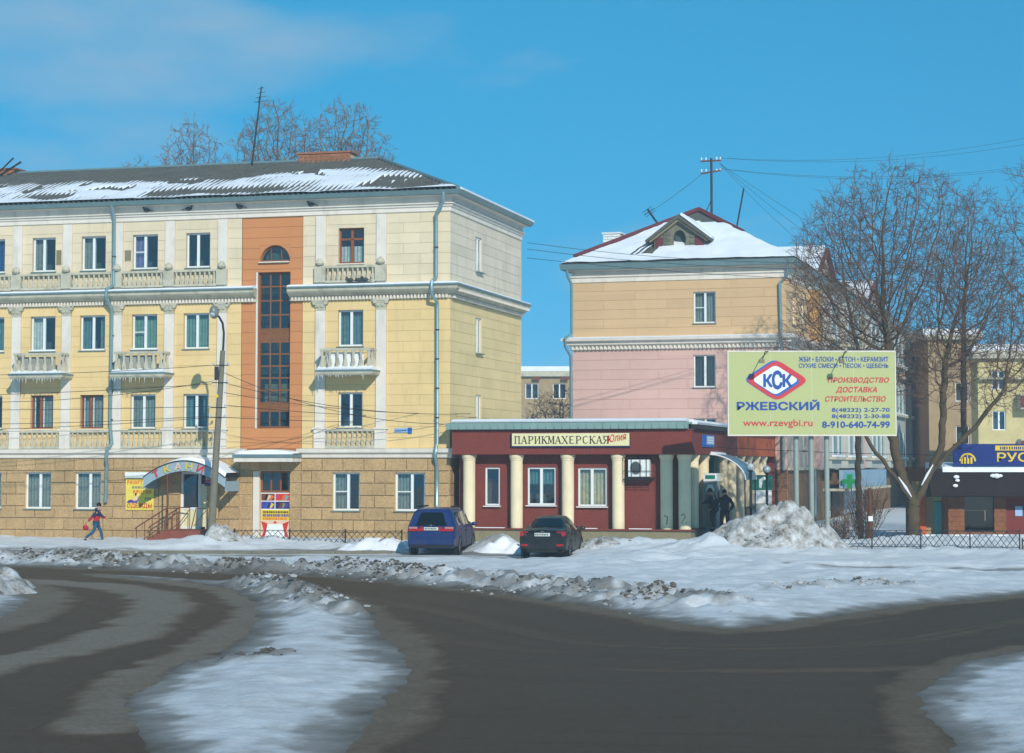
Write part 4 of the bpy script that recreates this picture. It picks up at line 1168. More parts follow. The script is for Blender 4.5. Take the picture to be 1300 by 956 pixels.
# poster sheets covering the second door
t = TA('door_poster', (-7.65, .1, .15), 'colourful curtain poster covering the brown door below the snowy canopy', 'poster')
t.part('sheet', MB().box(-8.30, .10, .15, -7.0, .12, 2.13), 'bill_white')
rs = random.Random(4)
for (a, b, c, d, base) in ((-8.28, -7.68, 1.80, 2.09, ('rust', 'black_ink', 'sign_beige', 'orange_ink')), (-7.64, -7.02, 1.80, 2.09, ('bill_red', 'red', 'orange_ink', 'turquoise')), (-8.28, -7.68, 1.46, 1.76, ('violet', 'plate_blue', 'store_blue', 'sign_yellow')), (-7.64, -7.02, 1.46, 1.76, ('navy_edge', 'rust', 'grey_ink', 'violet'))):
    t.part('photo', MB().box(a, .095, c, b, .099, d), base[0])
    for i in range(4):
        u = a + (b - a) * (i + .2) / 5; w = (b - a) / 4
        t.part('fold', MB().extr([(u, c + .02), (u + w * .5, c + .02), (min(u + w * 1.3, b - .01), d - .02 - .03 * i), (u + w * .4, d - .04)], 'y', .090, .0945 - .0008 * i), base[i])
t.part('price_panel', MB().box(-8.29, .095, .98, -7.01, .099, 1.42), 'sign_yellow')
for j, (z0, z1, mt) in enumerate(((1.28, 1.36, 'black_ink'), (1.13, 1.24, 'violet'), (1.0, 1.10, 'orange_ink'))):
    m = MB(); q = -8.2
    while q < -7.1:
        w = rs.uniform(.03, .07); m.box(q, .090, z0, q + w, .094, z1); q += w + rs.uniform(.015, .04)
    t.part('lettering', m, mt)
t.part('drape_panel', MB().box(-8.29, .095, .20, -7.01, .099, .97), 'sign_beige')
t.part('sheer_curtain', MB().extr([(-8.12, .22), (-7.18, .22), (-7.3, .82), (-8.0, .82)], 'y', .089, .094), 'bill_white')
for s in (-1, 1):
    t.part('drape', MB().extr([(-7.65 + s * .62, .22), (-7.65 + s * .47, .22), (-7.65 + s * .33, .84), (-7.65 + s * .62, .94), (-7.65 + s * .50, .55)], 'y', .084, .088), 'red')
t.part('drape_tassel', MB().extr([(-7.75, .86), (-7.55, .86), (-7.65, .96)], 'y', .084, .088), 'red')

# street name plate
t = TA('street_plate', (-2.0, 0, 4.6), 'small white street name plate with blue number square beside a pilaster', 'plate')
t.part('plate', MB().box(-2.36, -.05, 4.62, -1.80, -.02, 4.80), 'plate_light'); t.part('number_plate', MB().box(-1.79, -.055, 4.58, -1.62, -.02, 4.82), 'plate_blue')
m = MB()
for i in range(7): m.box(-2.32 + i * .07, -.056, 4.68, -2.28 + i * .07, -.051, 4.74)
t.part('lettering', m, 'blue_ink')

# pigeons
PG = MB(); PG.ball((0, 0, .12), .1, 8, 5, (1.55, .8, .85)); PG.ball((.14, 0, .22), .05, 6, 4); PG.add([(-.12, -.04, .1), (-.12, .04, .1), (-.3, .05, .06), (-.3, -.05, .06), (-.12, 0, .14), (-.3, 0, .085)], [(0, 1, 2, 3), (0, 4, 5, 3), (1, 2, 5, 4)]); PG.add([(.18, -.012, .22), (.18, .012, .22), (.225, 0, .21), (.18, 0, .235)], [(0, 1, 2), (0, 2, 3), (1, 3, 2)]); PG.box(-.01, -.02, 0, .0, -.01, .05); PG.box(-.01, .01, 0, .0, .02, .05)
PGM = PG.mesh('pigeon', 'pigeon', True)
ca, sa = math.cos(ARZ), math.sin(ARZ)
def afw(x, y, z): return (AO[0] + ca * x - sa * y, AO[1] + sa * x + ca * y, z)
for (x, z, lab, fl, where) in ((-13.55, 14.08, 'up', 1, 'dark pigeon under the gutter above the window beside the downpipe'), (-11.60, 14.08, 'up', 0, 'dark pigeon under the gutter above the window beside the orange bay'),
                               (-9.25, 14.08, 'up', 1, 'dark pigeon under the gutter at the edge of the orange bay with the street lamp'), (-6.05, 14.08, 'up', 1, 'dark pigeon under the gutter at the edge of the orange bay towards the wooden window'),
                               (-4.25, 10.84, 'low', 1, ''), (-3.85, 10.84, 'low', 0, ''), (-3.6, 10.84, 'low', 1, '')):
    o = obj('pigeon', PGM, None, afw(x, -.14 if lab == 'up' else -.3, z - .01), (0, 0, ARZ + (math.pi if fl else 0.3)))
    tag(o, where or 'dark pigeon in a huddle of three on the snowy cornice below the wooden window', 'pigeon', 'pigeons under the roof gutter' if lab == 'up' else 'pigeons on the snowy cornice')

# roof antennas of the yellow building
t = TA('roof_antenna', (-11.05, 5.4, 16.7), 'tall thin leaning antenna mast on the corrugated grey roof', 'antenna')
t.part('mast', MB().tube([(-11.05, 5.4, 16.6), (-10.58, 5.4, 20.4)], [.045, .03], 6), 'steel_dark')
m = MB()
for k in range(4): m.tube([(-10.58 - .35 + k * .06, 5.4, 19.7 + k * .2), (-10.58 + .3 - k * .06, 5.4, 19.75 + k * .2)], .012, 4)
m.tube([(-10.75, 5.4, 19.65), (-10.55, 5.4, 20.4)], .014, 4)
t.part('aerial', m, 'steel_dark')
t = TA('roof_bracket', (-23.0, 5.2, 16.8), 'slanting iron rods beside the low brick chimney at the roof end', 'bracket')
t.part('rod', MB().tube([(-23.6, 5.2, 16.8), (-22.5, 5.2, 17.4)], .05, 5), 'steel_dark'); t.part('rod', MB().tube([(-23.7, 5.2, 16.9), (-22.9, 5.2, 17.6)], .04, 5), 'steel_dark')

# ================================================================ red hairdresser's pavilion
SF = -0.7                                   # front plane in the yellow building's frame
P = T('shop_pavilion', AO, ARZ, (0, 0, 0), 'single-storey dark red shop pavilion with cream columns and a green metal eave', 'building')
p = P.o
SX0, SX1, SD = 0.34, 10.1, 23.6
W = [(1.53, 2.16, 1.65, 3.2), (3.31, 4.49, 1.68, 3.2), (5.40, 6.59, 1.64, 3.18)]
wall_grid(SX0 + .1, SX1 - .45, .72, 3.75, W, -.1, .25).build('wall', 'shop_red', p)
m = MB(); m.quad((SX1 - .45, -.1, .72), (SX1 - .45, SD, .72), (SX1 - .45, SD, 3.75), (SX1 - .45, -.1, 3.75)); m.quad((SX0 + .1, -.1, 0), (SX0 + .1, SD, 0), (SX0 + .1, SD, 3.75), (SX0 + .1, -.1, 3.75)); m.quad((SX0, SD, 0), (SX1, SD, 0), (SX1, SD, 4.9), (SX0, SD, 4.9))
m.build('side_wall', 'shop_red', p)
m = MB(); m.quad((SX0 + .2, .8, .5), (SX1 - .6, .8, .5), (SX1 - .6, .8, 3.75), (SX0 + .2, .8, 3.75)); m.build('interior', 'interior', p)
m = MB(); m.box(SX0, SF + .02, -.5, SX1 - .01, SD, .70); m.build('plinth', 'plinth', p)
m = MB()
for q in (2.2, 4.4, 6.4, 8.4): m.box(q - .012, SF + .012, 0, q + .012, SF + .03, .7)
MB().sweep([(0, .70), (.06, .70), (.06, .76), (0, .76)], [(SX0, SF), (SX1, SF), (SX1, SD)]).build('plinth_cap', 'shop_red', p)
MB().box(SX0 + .01, SF + .0, .701, SX1 - .02, SD - .1, .72).build('porch_floor', 'plinth', p)
FPROF = [(0, 3.70), (.03, 3.72), (.03, 4.64), (.06, 4.66), (.06, 4.70), (-.3, 4.70), (-.3, 3.70)]
f1 = MB().sweep(FPROF, [(SX0, SF + .6), (SX0, SF), (SX1, SF), (SX1, 11.0)]).build('fascia', 'shop_red', p)
f2 = MB().sweep(FPROF, [(SX1, 11.0), (SX1, SD)]).build('fascia', 'shop_orange', p)
MB().sweep([(-.05, 4.701), (.22, 4.72), (.26, 4.96), (.1, 5.0), (-.05, 5.0)], [(SX0, SF + .6), (SX0, SF), (SX1 - .1, SF)]).build('eave', 'fascia_teal', p)
MB().sweep([(-.05, 4.701), (.18, 4.72), (.2, 4.86), (-.05, 4.9)], [(SX1, SF + .3), (SX1, SD)]).build('eave', 'steel_dark', p)
m = MB().box(SX0 + .05, SF + .05, 4.9, SX1 - .05, SD, 4.98).build('roof', 'fascia_teal', p)
sn = MB()
sn.sweep([(-.4, 5.001), (.2, 5.001), (.24, 5.06), (.1, 5.12), (-.4, 5.15)], [(SX0, SF), (SX1 - .15, SF)])
sn.sweep([(-.5, 4.92), (.16, 4.90), (.2, 4.98), (.05, 5.08), (-.5, 5.15)], [(SX1 - .02, SF + .6), (SX1 - .02, SD - .1)])
sn.build('roof_snow', 'snow_roof', p)
sn = MB().box(SX0 + .5, SF + .5, 4.981, SX1 - .5, SD, 5.05).build('roof_snow', 'snow_roof', p)
m = MB()                                     # standing seams of the metal eave
q = SX0
while q < SX1 - .1:
    m.box(q, SF - .275, 4.74, q + .02, SF - .22, 4.96); q += .33
tag(m.build('eave_seam', 'fascia_teal', p), kind='stuff')
for i, (a, b, c, d) in enumerate(W):
    window(p, a, b, c, d, -.04, split=0.0 if i == 0 else .48, curtain=[('cur_blue', 'l'), ('cur_teal', 'top'), ('cur_cream', 'both')][i], sill='pvc')
CPROF = [(.25, .76), (.25, 3.46), (.27, 3.47), (.27, 3.50), (.26, 3.51), (.30, 3.58), (.31, 3.66), (.31, 3.70)]
CM1 = MB().lathe(CPROF, 14).mesh('column', 'col_cream', True); CM2 = MB().lathe(CPROF, 14).mesh('column', 'col_grey', True)
for q in (.94, 2.93, 5.05, 7.11): obj('column', CM1, p, (q, SF + .32, 0))
for q in (9.06, 9.78): obj('column', CM1, p, (q, SF + .32, 0))
for k in range(9): obj('column', CM1, p, (SX1 - .3, 1.3 + k * 2.45, 0))
gr = MB()
gr.tube([(9.0, SF + .062, 1.3), (9.14, SF + .065, 1.25), (9.1, SF + .07, .95)], .014, 4); gr.tube([(9.68, SF + .085, 1.3), (9.8, SF + .065, 1.38), (9.84, SF + .07, 1.25), (9.7, SF + .085, 1.02), (9.9, SF + .09, 1.02)], .014, 4)
gr.build('painted_mark', 'black_ink', p)
# small tiles of snow blown on the plinth
for (a, b) in ((1.3, 2.5), (3.5, 4.3), (5.6, 6.3), (7.6, 8.5)): MB().box(a, SF - .02, .761, b, SF + .18, .79).build('ledge_snow', 'snow_clean', p)

# hairdresser sign with serif lettering
t = TA('shop_sign', (5.25, SF, 4.0), 'long cream sign reading ПАРИКМАХЕРСКАЯ in black serif letters', 'sign')
t.part('panel', MB().box(2.80, SF - .12, 4.00, 7.68, SF - .05, 4.56), 'navy_edge')
t.part('face', MB().box(2.86, SF - .135, 4.05, 7.66, SF - .121, 4.55), 'sign_cream')
GL = {  # strokes: x0,y0,x1,y1,width ; curves as point lists
 'П': [(.2, 0, .2, 1, .17), (.8, 0, .8, 1, .17), (.2, .95, .8, .95, .08)], 'А': [(.12, 0, .5, 1, .08), (.5, 1, .88, 0, .18), (.27, .33, .72, .33, .07)],
 'Р': [(.25, 0, .25, 1, .18), [(.25, .96), (.6, .97), (.83, .86), (.86, .7), (.78, .55), (.55, .46), (.25, .46)]], 'И': [(.18, 0, .18, 1, .17), (.82, 0, .82, 1, .17), (.2, .08, .8, .92, .08)],
 'К': [(.22, 0, .22, 1, .18), (.28, .45, .85, 1, .08), (.42, .58, .88, 0, .18)], 'М': [(.12, 0, .12, 1, .08), (.88, 0, .88, 1, .18), (.14, 1, .5, .1, .16), (.5, .1, .86, 1, .08)],
 'Х': [(.12, 1, .88, 0, .18), (.14, 0, .86, 1, .08)], 'Е': [(.25, 0, .25, 1, .18), (.25, .96, .85, .96, .08), (.25, .5, .7, .5, .07), (.25, .04, .88, .04, .08)],
 'С': [[(.85, .82), (.7, .95), (.5, .98), (.28, .88), (.17, .65), (.16, .4), (.26, .14), (.5, .02), (.7, .05), (.87, .2)]], 'Я': [(.78, 0, .78, 1, .18), [(.78, .96), (.42, .97), (.2, .86), (.16, .7), (.24, .55), (.45, .46), (.78, .46)], (.5, .46, .16, 0, .16)]}
SERIF = {'П': (.2, .8), 'А': (.12, .88), 'Р': (.25,), 'И': (.18, .82), 'К': (.22, .88), 'М': (.12, .88), 'Х': (.13, .87), 'Е': (), 'С': (), 'Я': (.78, .16)}
def stroke(m, x0, z0, x1, z1, w, y):
    dx, dz = x1 - x0, z1 - z0; L = math.hypot(dx, dz); nx_, nz_ = -dz / L * w / 2, dx / L * w / 2
    m.extr([(x0 + nx_, z0 + nz_), (x0 - nx_, z0 - nz_), (x1 - nx_, z1 - nz_), (x1 + nx_, z1 + nz_)], 'y', y - .012, y)
def serif_letter(ch, x0, w, z0, h, y):
    m = MB()
    for sidx, s in enumerate(GL[ch]):
        yy = y - sidx * .0013
        if isinstance(s, tuple):
            stroke(m, x0 + s[0] * w, z0 + s[1] * h, x0 + s[2] * w, z0 + s[3] * h, s[4] * w * .9, yy)
        else:
            for i, ((a, b), (c, d)) in enumerate(zip(s[:-1], s[1:])):
                thick = .15 if abs(d - b) > abs(c - a) else .08
                stroke(m, x0 + a * w, z0 + b * h, x0 + c * w, z0 + d * h, thick * w, yy - .0007 * (i + 1))
    for sx in SERIF[ch]:
        m.box(x0 + (sx - .17) * w, y - .021, z0, x0 + (sx + .17) * w, y - .003, z0 + .05 * h)
        if ch not in 'А': m.box(x0 + (sx - .17) * w, y - .022, z0 + .95 * h, x0 + (sx + .17) * w, y - .003, z0 + h)
    return m
word = 'ПАРИКМАХЕРСКАЯ'; lw = 3.92 / len(word)
for i, ch in enumerate(word): t.part('letter', serif_letter(ch, 2.95 + i * lw, lw * .92, 4.14, .30, SF - .136), 'black_ink')
nm = text_obj('lettering', 'Юлия', 0, .78, 0, .30, 0, 'red', t.o, depth=.006, shear=.35, bold=.008); nm.location = (6.80 - 5.25, -.142, .17); nm.rotation_euler = (0, R(-9), 0)

# air conditioner on the pavilion
t = TA('air_conditioner', (7.95, -.3, 2.75), 'white air-conditioning unit in a dark bracket on the red wall', 'air conditioner')
t.part('casing', MB().box(7.55, -.55, 2.83, 8.40, -.2, 3.50), 'pvc')
t.part('fan_grille', MB().extr([(7.86 + .24 * math.cos(2 * math.pi * i / 20), 3.17 + .27 * math.sin(2 * math.pi * i / 20)) for i in range(20)], 'y', -.565, -.551), 'cur_grey')
m = MB()
for k in range(3): m.extr([(7.86 + (.05 + .08 * k) * math.cos(2 * math.pi * i / 16), 3.17 + (.06 + .09 * k) * math.sin(2 * math.pi * i / 16)) for i in range(16)], 'y', -.575 + .002 * k, -.566)
t.part('fan_hub', m, 'cur_dark')
m = MB()
for z in (2.62, 2.72, 3.05, 3.58): m.tube([(7.35, -.62, z), (8.6, -.62, z)], .014, 4)
for q in (7.35, 7.7, 8.05, 8.3, 8.6): m.tube([(q, -.62, 2.62), (q, -.62, 3.6)], .012, 4)
m.box(7.4, -.6, 2.76, 8.55, -.1, 2.80)
t.part('cage', m, 'steel_dark')

# blue plate on the side fascia (faces right)
def side_frame(ly, z, lx=SX1): # a frame on the pavilion's side wall whose -y looks along +x of the building
    return None
t = TA('bank_plate', (SX1 + .05, 3.6, 4.1), 'small blue and white plate on the dark red fascia over the porch', 'plate')
t.part('panel', MB().box(SX1 + .04, 1.6, 4.02, SX1 + .08, 4.4, 4.52), 'plate_blue'); t.part('face', MB().box(SX1 + .081, 2.5, 4.12, SX1 + .09, 4.3, 4.48), 'plate_light')
m = MB()
for k in range(3): m.box(SX1 + .091, 2.7, 4.18 + k * .1, SX1 + .096, 4.1, 4.23 + k * .1)
t.part('lettering', m, 'bill_white')

# curved blue porch canopy and its rail
t = TA('porch_canopy', (SX1 + .8, 4.5, 2.6), 'curved blue plastic canopy on dark poles over the bank porch', 'canopy')
m = MB(); N = 12; pts = [(SX1 + 1.5 * math.sin(.5 * math.pi * i / N) ** .9, 3.72 - 1.05 * (1 - math.cos(.5 * math.pi * i / N)) ** .8) for i in range(N + 1)]
for (a, b), (c, d) in zip(pts[:-1], pts[1:]):
    m.add([(a, 3.6, b), (c, 3.6, d), (c, 6.6, d), (a, 6.6, b), (a, 3.6, b + .03), (c, 3.6, d + .03), (c, 6.6, d + .03), (a, 6.6, b + .03)], [(0, 3, 2, 1), (4, 5, 6, 7), (0, 1, 5, 4), (2, 3, 7, 6)])
t.part('sheet', m, 'polycarb', True)
for yy in (3.58, 6.62): t.part('rib', MB().tube([(a, yy, b + .01) for a, b in pts], .03, 5), 'pvc')
for yy in (3.65, 6.55): t.part('post', MB().tube([(SX1 + 1.46, yy, .3), (SX1 + 1.46, yy, 2.72)], .03, 6), 'steel_dark')
m = MB(); m.tube([(SX1 + 1.46, 3.65, 1.55), (SX1 + 1.46, 6.5, 1.55)], .025, 5); m.tube([(SX1 + 1.46, 3.65, .8), (SX1 + 1.46, 6.5, .8)], .02, 5)
for k in range(14): m.tube([(SX1 + 1.46, 3.75 + k * .2, .8), (SX1 + 1.46, 3.75 + k * .2, 1.55)], .011, 4)
t.part('railing', m, 'steel_dark')
t.part('snow', MB().sweep([(0, 3.74), (.22, 3.73), (.2, 3.79), (0, 3.84)], [(SX1 + .04, 3.7), (SX1 + .04, 6.4)]), 'snow_clean')
t = TA('porch_steps', (SX1 + .9, 3.0, 0), 'grey concrete porch steps at the side of the red pavilion', 'steps')
for k in range(4): t.part('step', MB().box(SX1 - .005, 1.0 - .3 * (3 - k), -.3, SX1 + 1.6 - .002 * k, 1.3 - .3 * (3 - k) if k < 3 else 7.2, .165 * (k + 1)), 'concrete')

# cash machine
t = TA('cash_machine', (SX1 + .3, 2.700, .66), 'grey cash machine with green header standing by the porch columns', 'cash machine')
t.part('cabinet', MB().box(SX1 - .02, 2.300, .66, SX1 + .5, 3.200, 2.62), 'atm_grey'); t.part('header', MB().box(SX1 - .03, 2.280, 2.63, SX1 + .52, 3.220, 2.95), 'pvc')
t.part('header_stripe', MB().box(SX1 + .05, 2.270, 2.72, SX1 + .45, 2.279, 2.88), 'teal'); t.part('side_mark', MB().extr([(SX1 + .06, 2.25), (SX1 + .44, 2.25), (SX1 + .34, 2.5), (SX1 + .16, 2.5)], 'y', 2.288, 2.299), 'bill_white')
t.part('screen', MB().box(SX1 + .501, 2.500, 1.85, SX1 + .51, 3.000, 2.2), 'black_ink'); t.part('keypad', MB().box(SX1 + .5, 2.500, 1.6, SX1 + .62, 3.000, 1.66), 'steel_dark')
t.part('keypad_hood', MB().box(SX1 + .5, 2.450, 2.22, SX1 + .66, 3.050, 2.27), 'atm_grey')
t.part('side_panel', MB().box(SX1 + .05, 2.289, .8, SX1 + .45, 2.298, 2.1), 'plinth')
t = TA('bank_display', (SX1 - .1, 5.2, .7), 'green bank panel set between the cream columns above the cash machine', 'panel')
t.part('panel', MB().box(SX1 - .12, 4.6, .75, SX1 + .02, 6.1, 3.7), 'teal'); t.part('stripe', MB().box(SX1 + .021, 5.6, .8, SX1 + .025, 6.0, 3.6), 'turquoise')

# globe lamps and notice boards by the porch
def globe(x, y, z0, z1, label):
    t = T('globe_lamp', (0, 0, 0), 0, (x, y, z0), label, 'lamp', 'globe lamps by the porch')
    t.part('pole', MB().tube([(x, y, z0 - .4), (x, y, z1 - .1)], .055, 8), 'steel_dark'); t.part('globe', MB().ball((x, y, z1 + .05), .17, 12, 8), 'lamp_glass', True)
    t.part('collar', MB().lathe([(.09, z1 - .14), (.11, z1 - .08), (.07, z1 - .04)], 8, (x, y)), 'steel_dark')
globe(9.92, 84.0, .4, 3.15, 'round white globe lamp on a black pole touching the blue porch canopy'); globe(10.78, 85.5, .2, 3.05, 'round white globe lamp on a thin black pole beside the green boards')
t = T('notice_board', (0, 0, 0), 0, (10.8, 88.0, 0), 'green and grey notice boards with yellow stickers behind the snow heap', 'notice board')
t.part('green_board', MB().box(10.36, 87.95, 2.2, 11.35, 88.0, 2.85), 'teal'); t.part('lower_board', MB().box(10.34, 87.95, .2, 11.32, 88.0, 1.62), 'atm_grey'); t.part('middle_board', MB().box(10.5, 87.96, 1.621, 11.3, 88.0, 2.199), 'pvc')
t.part('sticker', MB().box(10.66, 87.935, 1.05, 10.95, 87.949, 1.32), 'sign_yellow'); t.part('sticker', MB().box(10.40, 87.935, 1.05, 10.6, 87.949, 1.35), 'plate_light')
for q in (10.42, 11.25): t.part('post', MB().box(q - .03, 88.001, -.2, q + .03, 88.05, 2.8), 'steel_dark')
t.part('figure_mark', MB().extr([(10.75, 2.3), (10.85, 2.3), (10.9, 2.6), (11.15, 2.7), (10.95, 2.78), (10.75, 2.65)], 'y', 87.94, 87.949), 'bill_white')
# ================================================================ pink and tan apartment building with the long wing
BO, BRZ = (14.05, 103.0, 0), R(-17)
B = empty('apartment_building', BO, BRZ, 'pink and tan four-storey apartment building with snowy hipped roof, dormer and long side wing', 'building')
def TB(name, base, label, cat, group=None): return T(name, BO, BRZ, base, label, cat, group)
BX = -11.35; BL = 76.0
BW = [(-4.84, -3.68, 10.63, 12.26), (-4.86, -3.70, 7.30, 8.98), (-4.86, -3.70, 4.1, 5.7)]
wall_grid(BX, 0, -.3, 9.5, BW[1:], 0.014, .31).build('middle_wall', 'pink_joint', B)
wall_grid(BX, 0, 9.5, 13.7, BW[:1], 0.014, .31).build('upper_wall', 'tan_joint', B)
panels('wall_panel', 'pink', B, BX, 0, 3.1, 9.30, 0.53, BW, 3.1, 0, .025, gap=.022)
panels('wall_panel', 'tan', B, BX, 0, 9.95, 12.90, 0.53, BW, 3.4, 0, .025, gap=.022)
panels('stone_block', 'brown_stone', B, BX, 0, 0, 3.05, .5, [], 1.2, -.01, .025, gap=.03)
for (a, b, c, d) in BW: window(B, a, b, c, d, .12, split=.52, curtain=('cur_grey', 'both') if c > 10 else ('cur_dark', 'both'), bar=c > 10)
m = MB(); m.quad((BX + .3, 1.2, 0), (-.4, 1.2, 0), (-.4, 1.2, 13.5), (BX + .3, 1.2, 13.5)); m.quad((-1.2, 1.2, 0), (-1.2, BL - .3, 0), (-1.2, BL - .3, 13.5), (-1.2, 1.2, 13.5)); m.build('interior', 'interior', B)
m = MB(); m.quad((BX, .03, 0), (BX, BL, 0), (BX, BL, 13.7), (BX, .03, 13.7)); m.quad((BX, BL, 0), (0, BL, 0), (0, BL, 13.7), (BX, BL, 13.7)); m.build('rear_wall', 'pink', B)
# wing wall with windows, orange strips and glazed loggias
WY = [2.6 + 3.05 * k for k in range(24)]
strips = [8.8, 27.1, 51.9, 73.5]
logg = [(10.6, 14.6), (17.5, 24.8), (29.0, 35.5), (40.0, 49.5), (54.0, 60.0), (64.0, 71.0)]
wops = []
for y in WY:
    if any(a - .7 < y < b + .7 for a, b in logg) or any(abs(y - s) < 1.6 for s in strips): continue
    for z in (10.6, 7.3, 4.1): wops.append((y - .6, y + .6, z, z + 1.6))
wall_grid(0.03, BL, -.3, 3.05, [], 0.0, .3, side=True).build('base_wall', 'brown_stone', B)
wall_grid(0.03, BL, 3.05, 9.5, [o for o in wops if o[3] < 9.5], 0.0, .3, side=True).build('wing_wall', 'wing_wall', B)
wall_grid(0.03, BL, 9.5, 13.7, [o for o in wops if o[2] > 9.5], 0.0, .3, side=True).build('wing_wall', 'tan', B)
for o in wops: window(B, o[0], o[1], o[2], o[3], -.12, curtain=None, side=True)
for s in strips:
    block('corner_strip', 'strip_ochre', B, 0.0, .45, s - .9, s + .9, 9.96, 12.9); block('corner_strip', 'pink', B, 0.0, .45, s - .9, s + .9, 3.06, 9.3)
for (a, b) in logg:
    lo = MB().box(0.0, a, 3.1, .75, b, 9.28).box(0.0, a, 10.0, .75, b, 12.85)
    l_ = lo.build('loggia', 'loggia', B)
    n_ = max(2, int((b - a) / .8))
    for z0, z1 in ((3.9, 5.6), (7.0, 8.8), (10.7, 12.4)):
        for k in range(n_):
            q = a + .2 + k * (b - a - .3) / n_
            block('pane', ('cur_white', 'cur_teal', 'cur_grey')[k % 3], l_, .751, .77, q, q + (b - a - .3) / n_ - .14, z0, z1)
    for z in (3.75, 6.9, 10.45): block('slab', 'trim_worn', l_, .0, 1.0, a - .1, b + .1, z - .16, z); block('snow', 'snow_clean', l_, .76, .98, a - .08, b + .08, z + .001, z + .1)
BC = [(0, 9.30), (.08, 9.32), (.08, 9.52), (.28, 9.58), (.32, 9.72), (.50, 9.78), (.52, 9.88), (0, 9.94)]
bc = MB().sweep(BC, [(BX, 8), (BX, 0), (0, 0), (0, BL)]).build('cornice', 'trim', B)
MB().sweep([(0, 9.942), (.5, 9.882), (.53, 9.92), (.3, 9.99), (0, 10.02)], [(BX, 8), (BX, 0), (0, 0), (0, BL)]).build('ledge_snow', 'snow_clean', bc)
m = MB(); x = BX
while x < -.1: m.box(x, -.2, 9.34, x + .1, -.075, 9.52); x += .22
tag(m.build('dentil', 'trim', B), kind='stuff')
MB().sweep([(0, 3.0), (.2, 3.02), (.22, 3.14), (0, 3.16)], [(0, 0), (0, BL)]).build('string_course', 'trim_worn', B)
BE = [(0, 12.88), (.06, 12.9), (.06, 13.12), (.14, 13.16), (.14, 13.22), (.04, 13.23), (.04, 13.5), (.42, 13.54), (.42, 13.6), (0, 13.62)]
MB().sweep(BE, [(BX, 10), (BX, 0), (0, 0), (0, BL)]).build('entablature', 'trim', B)
MB().sweep([(.40, 13.52), (.52, 13.55), (.56, 13.84), (.5, 13.84), (.44, 13.62), (.40, 13.62)], [(BX, 10), (BX, 0), (0, 0), (0, BL)]).build('gutter', 'metal_teal', B)
# roof
ex0, ex1, ey = BX - .5, .5, -.5
APX, APY, APZ, EZ = -5.6, 5.2, 17.15, 13.86
def slope_patch(name, corners, mt, parent, nu=40, nv=24, off=0.0, amp=0.0, seed=0, keep=None):
    (a, b, c, d) = [Vector(q) for q in corners]; nrm = (b - a).cross(d - a).normalized()
    if nrm.z < 0: nrm = -nrm
    V, F = [], []
    for j in range(nv + 1):
        for i in range(nu + 1):
            u, w_ = i / nu, j / nv
            q = (a * (1 - u) + b * u) * (1 - w_) + (d * (1 - u) + c * u) * w_
            h = off + amp * (float(fbm(np.array([q.x * 1.1 + seed]), np.array([q.y * 1.1 + q.z]), 3)[0]) - .5)
            V.append(tuple(q + nrm * h))
    for j in range(nv):
        for i in range(nu):
            if keep and not keep((i + .5) / nu, (j + .5) / nv): continue
            k = j * (nu + 1) + i; F.append((k, k + 1, k + nu + 2, k + nu + 1))
    return obj(name, fast_mesh(name, V, F, mt), parent)
r_ = MB(); r_.quad((ex0, ey, EZ), (ex1, ey, EZ), (APX, APY, APZ), (APX - .001, APY, APZ)); r_.quad((ex1, ey, EZ), (ex1, BL, EZ), (APX, BL, APZ), (APX, APY, APZ)); r_.quad((ex0, ey, EZ), (APX, APY, APZ), (APX, BL, APZ), (ex0, BL, EZ)); r_.quad((ex0, ey, EZ - .05), (ex1, ey, EZ - .05), (ex1, BL, EZ - .05), (ex0, BL, EZ - .05))
broof = r_.build('roof', 'slate', B)
def keep_front(u, w_):
    x = ex0 + (ex1 - ex0) * u
    if w_ > .80 - .1 * u: return False
    if w_ > .06 and u < .40 - .12 * w_ and .12 < w_ < .75 and u > .24 and (u * 37 % 1 > .4) : return False
    return True
slope_patch('roof_snow', [(ex0, ey, EZ), (ex1, ey, EZ), (APX, APY, APZ), (APX - .001, APY, APZ)], 'snow_roof', broof, 70, 40, .10, .12, 1, keep_front)
slope_patch('roof_snow', [(ex1, ey, EZ), (ex1, BL, EZ), (APX, BL, APZ), (APX, APY, APZ)], 'snow_roof', broof, 120, 14, .07, .1, 2)
slope_patch('roof_snow', [(ex0, BL, EZ), (ex0, ey, EZ), (APX, APY, APZ), (APX, BL, APZ)], 'snow_roof', broof, 60, 8, .05, .08, 3)
for (q0, q1) in (((ex0 + .6, ey + .55, EZ + .4), (APX, APY, APZ + .05)), ((APX, APY, APZ + .05), (APX + 3.0, APY - 2.8, APZ - 1.62)), ((APX, APY, APZ + .05), (APX, BL, APZ + .05))):
    MB().tube([q0, q1], .17, 4).build('ridge_cap', 'roof_red', broof)
# dormer: brick face with an oval hole, red shutters, timber gable
dm = MB(); ym = .95; cx, cz = -5.78, 15.22
out = [(-7.12, 14.42), (-4.38, 14.42), (-4.38, 15.2), (-5.78, 16.18), (-7.12, 15.2)]
n = 20; oval = [(cx + .36 * math.cos(2 * math.pi * i / n), cz + .5 * math.sin(2 * math.pi * i / n) - .08) for i in range(n)]
def on_outline(a):
    d = Vector((math.cos(a), math.sin(a))); best = 9e9
    for (p0, p1) in zip(out, out[1:] + out[:1]):
        p0 = Vector(p0) - Vector((cx, cz - .08)); e = Vector(p1) - Vector((cx, cz - .08)) - p0
        den = d.x * e.y - d.y * e.x
        if abs(den) < 1e-9: continue
        t_ = (p0.x * e.y - p0.y * e.x) / den; s_ = (p0.x * d.y - p0.y * d.x) / den
        if t_ > 0 and -1e-6 <= s_ <= 1 + 1e-6: best = min(best, t_)
    return (cx + d.x * best, cz - .08 + d.y * best)
outer = [on_outline(2 * math.pi * i / n) for i in range(n)]
